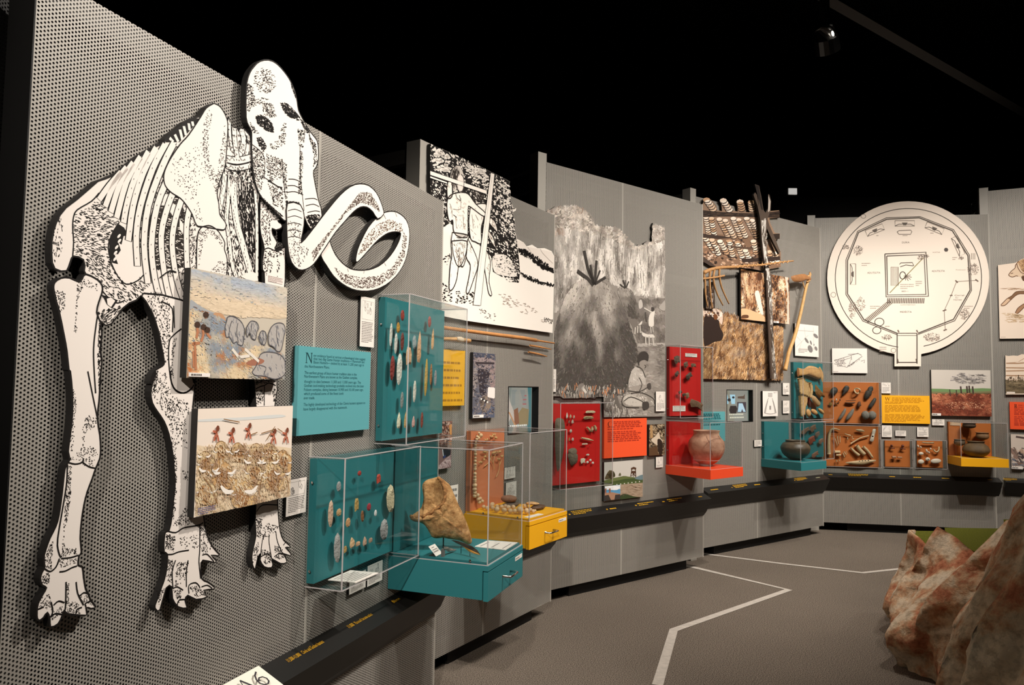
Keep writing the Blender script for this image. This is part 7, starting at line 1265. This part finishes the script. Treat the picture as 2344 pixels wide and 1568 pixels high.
t = Thing('notched_bone', 'white bone handle with a dark notch at the upper right', 'bone tool', P4, (P4.hit(1998, 1000)[0], .045, P4.hit(1995, 1010)[1])); t.part('handle_body', rings(P4, Z(*V_, '840,875 885,872 890,900 868,980 850,1070 800,1068 792,1050 815,970'), .045, .014, None, .5, 4), mat('bone_white', (236, 224, 204), .5, var=.15)); t.part('dark_notch', MB().blade(onp(P4, Z(*V_, '830,975 858,985 850,1000 828,998'), .06), .058, .004), BLACK)
t = Thing('bone_flute', 'long bone piece with a row of dark holes along the bottom', 'bone tool', P4, (P4.hit(1970, 1060)[0], .045, P4.hit(1970, 1065)[1])); t.part('flute_body', rings(P4, Z(*V_, '400,1412 500,1395 620,1380 740,1370 885,1372 880,1395 800,1425 680,1455 520,1450 410,1430'), .045, .018, None, .5, 4), BN)
for x, y in ((625, 1396), (675, 1390), (720, 1387), (770, 1384)): u, z = P4.hit(*Z(*V_, '%d,%d' % (x, y))[0], .062); t.part('hole', MB().ell((u, .058, z), (.008, .004, .006), 8, 5), BLACK)
MAR = mat('maroon_pipe', (118, 56, 40), .55, var=.3, scale=40)
for lb, tx, r in (('upper left little pipe piece', '1065,930 1085,938 1112,940', .006), ('upper right little pipe piece', '1165,940 1190,942 1215,948', .006), ('lower left little pipe tube', '1088,1024 1125,1024', .013), ('lower right little pipe tube', '1140,1026 1182,1028', .010)):
    o_ = bone(lb, tx, r, .05, 'pipe_piece', S_); o_['group'] = 'pipe pieces in the small orange case'; o_['category'] = 'pipe'; o_.data.materials[0] = MAR if 'upper' in lb else mat('tan_pipe', (176, 132, 100), .6)
for lb, cx, cy, w, h in (('pipe bowl at the upper left of the small orange case', 1085, 915, 26, 24), ('pipe bowl at the upper right of the small orange case', 1190, 918, 26, 30)): (p,) = Z(*S_, '%d,%d' % (cx, cy)); u, z = P4.hit(*p, .05); k = mpp(P4, u, .05) / S_[2]; mb = MB().ell((u, .05, z), (w / 2 * k, .02, h / 2 * k), 10, 6, 0, .1, cx); solo('pipe_bowl', lb, 'pipe', P4, (u, .05, z), mb, MAR)
SHL = mat('white_shell', (236, 220, 200), .45, var=.15)
bone('long white shell bar at the top of the shell case', '1375,884 1430,890 1485,888', (.007, .009), .05, 'shell_bar', S_); bone('curved string of shell beads', '1482,948 1495,968 1515,974 1532,960 1535,925', .008, .05, 'bead_string', S_)
for lb, cx, cy, rx, ry in (('oval white shell at the left of the shell case', 1364, 990, 25, 15), ('notched shell at the lower left of the shell case', 1364, 1068, 30, 22), ('round shell disc with a centre hole', 1428, 1044, 22, 19), ('big oval clam shell at the lower right', 1505, 1062, 48, 23), ('tiny shell bead at the upper left', 1336, 920, 8, 14), ('tiny shell bead right of the upper left one', 1362, 930, 8, 10), ('slanted shell bead in the middle of the shell case', 1418, 965, 9, 18), ('small shell bead beside the slanted one', 1440, 980, 7, 12), ('small dark rimmed shell bead near the bead string', 1456, 945, 8, 10)):
    (p,) = Z(*S_, '%d,%d' % (cx, cy)); u, z = P4.hit(*p, .05); k = mpp(P4, u, .05) / S_[2]; t = Thing('shell', lb, 'shell', P4, (u, .05, z), 'shells in the small orange case'); mb = MB().ell((u, .05, z), (rx * k, .012, ry * k), 14, 6, .25 if rx < 12 else .1, .05, cx); mb.smooth = True; t.part('shell_body', mb, SHL)
    if 'disc' in lb: t.part('centre_hole', MB().ell((u, .06, z), (.007, .004, .007), 8, 4), BLACK)
# --- pot case on the yellow shelf
shelf_case('burnt orange backed case on a yellow shelf holding small pots', P4, 3.343, 3.782, .758, .842, P4.hit(2200, 967, .318)[1], .318, YEL, TAN, (3.35, P4.hit(2269, 1000, .03)[0], P4.hit(2200, 966, .03)[1]))
pot('brown round pot standing on the yellow shelf', P4, 2241, 1048, .842, [(1, 0), (10, .5), (20, 5), (26, 12), (27, 18), (23, 26), (17, 31), (16, 33), (18, 36)], mat('brown_clay', (118, 92, 62), .7, dark=(84, 64, 44), scale=10, bump=.3, bscale=30), None, .185)
for lb, cx, cy, r, h in (('small dark pot hanging high in the pot case', 1822, 700, 60, 50), ('small tan pot hanging at the right in the pot case', 1948, 790, 58, 70), ('small grey pot hanging at the left in the pot case', 1730, 855, 50, 60)):
    (p,) = Z(*S_, '%d,%d' % (cx, cy)); u, z = P4.hit(*p, .118); k = mpp(P4, u, .118) / S_[2]; pr = smooth([(r * .3 * k, z - h * k), (r * .8 * k, z - h * .8 * k), (r * .95 * k, z - h * .45 * k), (r * .85 * k, z - h * .15 * k), (r * k, z)], False, 3)
    t = Thing('small_pot', lb, 'pot', P4, (u, .118, z - h * k), 'small pots hung in the pot case'); mb = MB().lathe(pr + [(a - .008, c_) for a, c_ in pr[::-1]], u, .118, 24, wob=.01); mb.smooth = True; t.part('pot_body', mb, mat('pot_%d' % cx, {1822: (84, 62, 46), 1948: (150, 112, 78)}.get(cx, (110, 92, 72)), .75, var=.3, scale=20)); t.part('mount_bracket', MB().tube([(u, .0315, z - h * .5 * k), (u, .06, z - h * .5 * k)], .004, k=6), CHROME)
b = Board('case_label', 'pale label at the top left of the pot case', 'label', P4, Z(*S_, '1642,690 1742,690 1742,722 1642,722'), .034, .003, (214, 176, 140), WHITEB); b.done()
rail_print(RAIL4, P4, [(1896, 1912, 1091, 1), (1942, 1990, 1089, 3), (2035, 2060, 1092, 1), (2090, 2125, 1093, 1), (2155, 2185, 1094, 1), (2260, 2277, 1096, 1)])
# ================================================================= rightmost panel
Y_ = (2270, 580, 7.127); y_ = (2270, 790, 5.058)
b = cutout('bison_drawing', 'cream drawing board of a running animal at the right edge', P5, Z(*Y_, '102,192 380,155 440,125 478,100 560,70 700,40 900,60 1000,200 1000,1385 132,1392'), .03, .025, (240, 222, 204)); m = b.mb
def f(t, c_, k, sm=True, z=Y_): fillp(m, P5, Z(*z, t), b.layer(k), c_, sm)
f('410,170 470,110 560,80 700,60 900,90 990,250 990,640 800,700 600,650 527,440 490,390 430,300', (190, 152, 112), 1); f('275,350 320,290 380,240 390,190 420,150 470,240 527,320 520,400 430,375 340,385', (226, 200, 172), 2); f('485,380 527,370 527,450 500,430', (96, 66, 44), 3); f('250,740 330,690 400,625 527,615 700,600 700,660 527,660 420,670 300,770', (132, 98, 70), 2); f('150,840 200,790 250,740 300,760 240,830 180,852', (220, 188, 158), 3); f('385,970 420,900 480,860 527,820 600,760 620,800 527,880 450,950 420,985', (170, 130, 98), 3)
stip(m, P5, Z(*Y_, '420,150 700,80 980,260 980,620 800,680 560,500'), 240, b.layer(3), (3, 9), .6, 1, 1.4, [(120, 86, 58), (216, 180, 140), (150, 110, 76)], 2)
for t_ in ('275,350 320,290 380,240 390,190 440,125', '275,350 300,375 345,385 400,365 430,375', '410,170 430,240 480,310 527,330', '150,840 200,790 250,740 330,690 400,625 527,615', '150,850 190,855 240,830 300,770 420,670 527,660', '385,970 430,890 527,820', '420,985 460,950 527,880', '310,330 350,320'): line(m, P5, Z(*Y_, t_), .007, b.layer(4), (110, 74, 50))
stip(m, P5, Z(*Y_, '150,560 527,570 527,600 150,590'), 26, b.layer(1), (6, 14), .02, .06, 1, (196, 160, 128), 3); stip(m, P5, Z(*Y_, '140,960 527,1000 527,1130 260,1130'), 70, b.layer(1), (5, 14), .05, .15, 1, (208, 178, 140), 4); u0, u1, z0, z1 = rect(P5, Z(*Y_, '150,1358 280,1360 280,1372 150,1372'), b.f); greek(m, u0, u1, z1, z0, 1, b.layer(2), (150, 136, 124)); b.part('printed_face', m, PRINT)
b = cutout('landscape_drawing', 'small cream landscape board with sawn hills at the right edge', P5, Z(*y_, '158,118 190,126 250,120 300,124 350,104 400,110 480,130 600,110 700,120 700,570 163,572'), .03, .025, (238, 218, 198)); m = b.mb
f = lambda t, c_, k, sm=True: fillp(m, P5, Z(*y_, t), b.layer(k), c_, sm)
f('160,400 700,395 700,560 163,560', (112, 96, 72), 1, False); f('160,420 700,470 700,480 160,440', (150, 132, 104), 2, False); f('163,205 250,210 320,190 374,160 374,150 300,195 240,200', (196, 160, 130), 2, False); stip(m, P5, Z(*y_, '163,360 700,360 700,410 163,410'), 70, b.layer(2), (3, 7), 1.4, .4, 2, [(92, 76, 60), (226, 200, 176)], 3)
for t_ in ('165,262 374,265 600,260', '165,300 374,295', '165,352 374,355 600,350', '168,210 300,212 374,205'): line(m, P5, Z(*y_, t_), .012, b.layer(2), (176, 140, 110), False)
stip(m, P5, Z(*y_, '165,410 700,410 700,550 165,550'), 120, b.layer(3), (5, 14), .05, .2, 1.4, [(84, 72, 54), (136, 120, 92)], 4); u0, u1, z0, z1 = rect(P5, Z(*y_, '172,540 270,540 270,560 172,560'), b.f); m.flat([(u0, z0), (u1, z0), (u1, z1), (u0, z1)], b.layer(4), (232, 220, 208)); b.part('printed_face', m, PRINT)
b = sign(P5, Z(*y_, '210,668 800,655 800,975 213,988'), 'orange red text panel beginning with a large letter B', ORG, (244, 88, 46), .03, .026); m = b.mb
for i, y in enumerate((695, 717, 738, 755, 772, 788, 803, 828, 846, 864, 880, 898, 912, 926)):
    x0 = 305 if i < 2 else 260; (p, r_) = Z(*y_, '%d,%d 760,%d' % (x0, y, y)); u, z = P5.hit(*p, b.f); greek(m, u, P5.hit(*r_, b.f)[0], z + .009, z - .009, 1, b.layer(1), (184, 56, 34), .5, i, 1.)
(p, r_) = Z(*y_, '260,728 300,728'); u, z = P5.hit(*p, b.f); initial(m, 'B', u, z, (P5.hit(*r_, b.f)[0] - u) * 1.6, .042, b.layer(1), (70, 26, 20)); b.done('printed_text')
b = Board('photograph', 'pale photograph of stacked timbers below the letter B panel', 'photograph', P5, Z(*y_, '222,1046 800,1035 800,1430 228,1436'), .03, .026, (214, 200, 188)); m = b.mb
f = lambda t, c_, k, sm=True: fillp(m, P5, Z(*y_, t), b.layer(k), c_, sm)
for t_, w, c_ in (('235,1190 290,1300 340,1380', .05, (150, 122, 110)), ('260,1200 330,1320', .03, (206, 180, 164)), ('310,1240 374,1310', .04, (70, 60, 62)), ('330,1210 420,1300', .04, (190, 160, 140)), ('235,1380 800,1400', .03, (130, 128, 134)), ('235,1320 300,1345 400,1360', .02, (110, 112, 124)), ('280,1060 374,1075 500,1060', .02, (96, 80, 76)), ('400,1200 600,1380', .05, (140, 112, 100)), ('560,1180 700,1380', .05, (176, 150, 134))): line(m, P5, Z(*y_, t_), w, b.layer(2), c_, False)
stip(m, P5, Z(*y_, '235,1190 780,1190 780,1420 235,1420'), 150, b.layer(3), (3, 10), .8, .6, 1.6, [(96, 88, 88), (226, 210, 196), (150, 130, 120)], 5); b.caption(Z(*y_, '230,1408 360,1408 360,1434 230,1434')); b.done()
rail_print(RAIL5, P5, [(2297, 2330, 1097, 3)])
# ================================================================= artificial rock model with turf terraces
from mathutils import noise
def rock_mat():
    m = mat('painted_rock', (206, 184, 160), .9, spec=.15); nt = m.node_tree; N = nt.nodes; L = nt.links; bs = N['Principled BSDF']; tc = N.new('ShaderNodeTexCoord')
    def nz(sc, det=8, sz=(1, 1, 1)):
        mp = N.new('ShaderNodeMapping'); mp.inputs['Scale'].default_value = sz; L.new(tc.outputs['Object'], mp.inputs[0]); n = N.new('ShaderNodeTexNoise'); n.inputs['Scale'].default_value = sc; n.inputs['Detail'].default_value = det; n.inputs['Roughness'].default_value = .65; L.new(mp.outputs[0], n.inputs['Vector']); return n
    a = nz(4.5); r = N.new('ShaderNodeValToRGB'); L.new(a.outputs['Fac'], r.inputs[0]); e = r.color_ramp.elements
    e[0].position = .34; e[0].color = lin((150, 88, 62)); e[1].position = .66; e[1].color = lin((224, 206, 182))
    for p, c_ in ((.42, (192, 124, 92)), (.48, (206, 164, 128)), (.55, (222, 200, 172))): q = e.new(p); q.color = lin(c_)
    c2 = nz(30, 6); r2 = N.new('ShaderNodeValToRGB'); r2.color_ramp.elements[0].position = .3; r2.color_ramp.elements[0].color = (.45, .42, .38, 1); r2.color_ramp.elements[1].position = .55; r2.color_ramp.elements[1].color = (1, 1, 1, 1); L.new(c2.outputs['Fac'], r2.inputs[0])
    mx = N.new('ShaderNodeMix'); mx.data_type = 'RGBA'; mx.blend_type = 'MULTIPLY'; mx.inputs[0].default_value = .8; L.new(r.outputs[0], mx.inputs[6]); L.new(r2.outputs[0], mx.inputs[7]); L.new(mx.outputs[2], bs.inputs['Base Color'])
    bp = N.new('ShaderNodeBump'); bp.inputs['Strength'].default_value = .8; bp.inputs['Distance'].default_value = .02; c3 = nz(16, 9); L.new(c3.outputs['Fac'], bp.inputs['Height']); L.new(bp.outputs['Normal'], bs.inputs['Normal']); return m
ROCK = rock_mat()
TURF = mat('model_turf', (116, 118, 40), .95, spec=.1, dark=(70, 74, 24), scale=140, bump=1., bscale=160)
ST = [((2.72, 4.92), (2.74, 4.90, .57)), ((2.42, 4.58), (2.49, 4.52, .64)), ((2.30, 4.40), (2.49, 4.38, .60)), ((2.28, 4.35), (2.50, 4.32, .565)), ((2.26, 4.33), (2.53, 4.28, .71)), ((2.18, 4.2), (2.57, 4.16, .665)), ((2.11, 4.08), (2.60, 4.04, .60)), ((2.10, 4.02), (2.62, 3.97, .66)), ((2.13, 3.88), (2.58, 3.76, .84)), ((2.18, 3.7), (2.57, 3.6, .81)), ((2.16, 3.48), (2.32, 3.36, .86)), ((1.98, 3.22), (2.20, 3.16, 1.0)), ((1.77, 2.99), (2.15, 2.98, 1.12)), ((1.64, 2.7), (2.08, 2.7, 1.2)), ((1.60, 2.3), (2.05, 2.3, 1.25))]
def lp(a, c, t): return tuple(x + (y - x) * t for x, y in zip(a, c))
cols = []
for i in range(len(ST) - 1):
    n = max(2, int(math.dist(ST[i][1], ST[i + 1][1]) / .022))
    for k in range(n): t = k / n; cols.append((lp(ST[i][0], ST[i + 1][0], t), lp(ST[i][1], ST[i + 1][1], t)))
NV = 34; mb = MB(); vs = []
for (bx, by), (rx, ry, rz) in cols:
    for j in range(NV + 7):
        if j <= NV:
            v = j / NV; x, y, z = bx + (rx - bx) * v ** 1.6, by + (ry - by) * v, rz * v; x += -.05 * math.sin(math.pi * min(1, v * 1.4)) + .06 * (1 - v) ** 3
            amp = 1 - v ** 8
        else: w = (j - NV) / 6; x, y, z = rx + .06 * w, ry + .015 * w, rz + .012 * math.sin(w * 3.14) - .14 * w * w; amp = .25
        p = Vector((x, y, z)); d = .10 * noise.noise(p * 3.2) + .055 * noise.noise(p * 7.5 + Vector((3, 1, 2))) + .03 * abs(noise.noise(p * 15)) + .012 * noise.noise(p * 34)
        fl = .035 * math.sin(y * 23 + 2.2 * noise.noise(p * 2)) * (1 - abs(2 * min(1, j / NV) - 1) ** 3)
        vs.append((x + (d + fl) * amp, -(y + (.6 * d) * amp), max(0, z + (.35 * d * amp if 0 < j <= NV else .15 * d * amp))))
H_N = NV + 7; mb.add(vs, [(i * H_N + j, i * H_N + j + 1, (i + 1) * H_N + j + 1, (i + 1) * H_N + j) for i in range(len(cols) - 1) for j in range(H_N - 1)]); mb.smooth = True
rk = Thing('rock_model', 'pink and cream artificial rock cliff with turf terraces in the right foreground', 'rock model', WORLD, (2.5, -3.8, 0))
rk.part('cliff_face', mb, ROCK)
for pl, z in (([(2.72, 4.88), (2.53, 4.54), (2.53, 4.33), (3.6, 4.33), (3.6, 4.88)], .555), ([(2.88, 4.79), (2.59, 4.28), (2.65, 4.03), (3.8, 4.03), (3.8, 4.79)], .595), ([(2.80, 4.1), (2.64, 3.78), (2.64, 3.55), (4.0, 3.55), (4.0, 4.1)], .775), ([(2.5, 3.5), (2.3, 3.0), (2.2, 2.3), (4.0, 2.3), (4.0, 3.5)], .70)):
    n = len(pl)
    for nm, za, zb, mt_ in (('terrace_block', 0, z, ROCK), ('turf', z, z + .012, TURF)):
        rk.part(nm, MB().add([(x, -y, q) for q in (za, zb) for x, y in pl], [(i, (i + 1) % n, n + (i + 1) % n, n + i) for i in range(n)] + [tuple(range(n - 1, -1, -1)), tuple(range(n, 2 * n))]), mt_)
# ================================================================= ceiling fixtures
fx = P4.world(2.45, 2.9, 4.25)
def at_depth(px, py, dep): v = CAMR * ((px - 1172) / F_PX) - CAMU * ((py - 784) / F_PX) + CAMW; return CAMP + v * dep
c = at_depth(1888, 62, 5.2)
tl = Thing('track_spotlight', 'black track spotlight with a bright rim high in the dark', 'spotlight', WORLD, (c.x, -c.y, c.z)); ax = (P4.world(2.7, 0, 1.7) - c).normalized(); dn = Vector((0, 0, -1))
def wv(v): return (v.x, -v.y, v.z)
tl.part('stem', MB().tube([wv(c + Vector((0, 0, .42))), wv(c + Vector((0, 0, .06)))], .035, k=12), BLACK); tl.part('housing', MB().tube([wv(c + Vector((0, 0, .06))), wv(c + dn * .02), wv(c + dn * .03 + ax * .05), wv(c + dn * .05 + ax * .14)], [.05, .065, .085, .09], k=16, cap=False), mat('gloss_black', (18, 17, 16), .25))
tl.part('rim_ring', MB().tube([wv(c + dn * .012), wv(c + dn * .024)], .069, k=20), CHROME)
lm = bpy.data.materials.new('lamp_lens_glow'); lm.use_nodes = True; pb = lm.node_tree.nodes['Principled BSDF']; pb.inputs['Emission Color'].default_value = (1, .9, .75, 1); pb.inputs['Emission Strength'].default_value = 12
tl.part('lens', MB().tube([wv(c + dn * .03 + ax * .09), wv(c + dn * .034 + ax * .1)], .045, k=14), lm)
bb = MB().ell(wv(c + dn * .075 + CAMR * .03 - CAMW * .06), (.008, .008, .02), 10, 6, .25); tl.part('added_glint', bb, lm)  # added glowing sliver for the glint below the housing
a, d_ = at_depth(1850, -30, 5.4), at_depth(2420, 300, 8.0); solo('lighting_track', 'dark lighting track crossing the black ceiling', 'lighting track', WORLD, wv(a), MB().tube([wv(a), wv(d_)], .05, k=4), mat('dark_track', (16, 15, 14), .6))
p = at_depth(1822, 434, 8.58); wb = Thing('white_box', 'small white box with an added glow on top of the dark wall above the corn panel', 'wall box', WORLD, (p.x, -8.58, p.z - .06))
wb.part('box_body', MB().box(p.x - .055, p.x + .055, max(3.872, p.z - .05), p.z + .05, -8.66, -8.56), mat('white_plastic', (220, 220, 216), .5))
gm_ = bpy.data.materials.new('added_box_glow'); gm_.use_nodes = True; pb = gm_.node_tree.nodes['Principled BSDF']; pb.inputs['Base Color'].default_value = lin((220, 218, 212)); pb.inputs['Emission Color'].default_value = (1, .96, .9, 1); pb.inputs['Emission Strength'].default_value = .5  # added glow, as no lamp reaches the white box
wb.part('glow_face', MB().box(p.x - .045, p.x + .055, max(3.88, p.z - .044), p.z + .046, -8.56, -8.552), gm_)
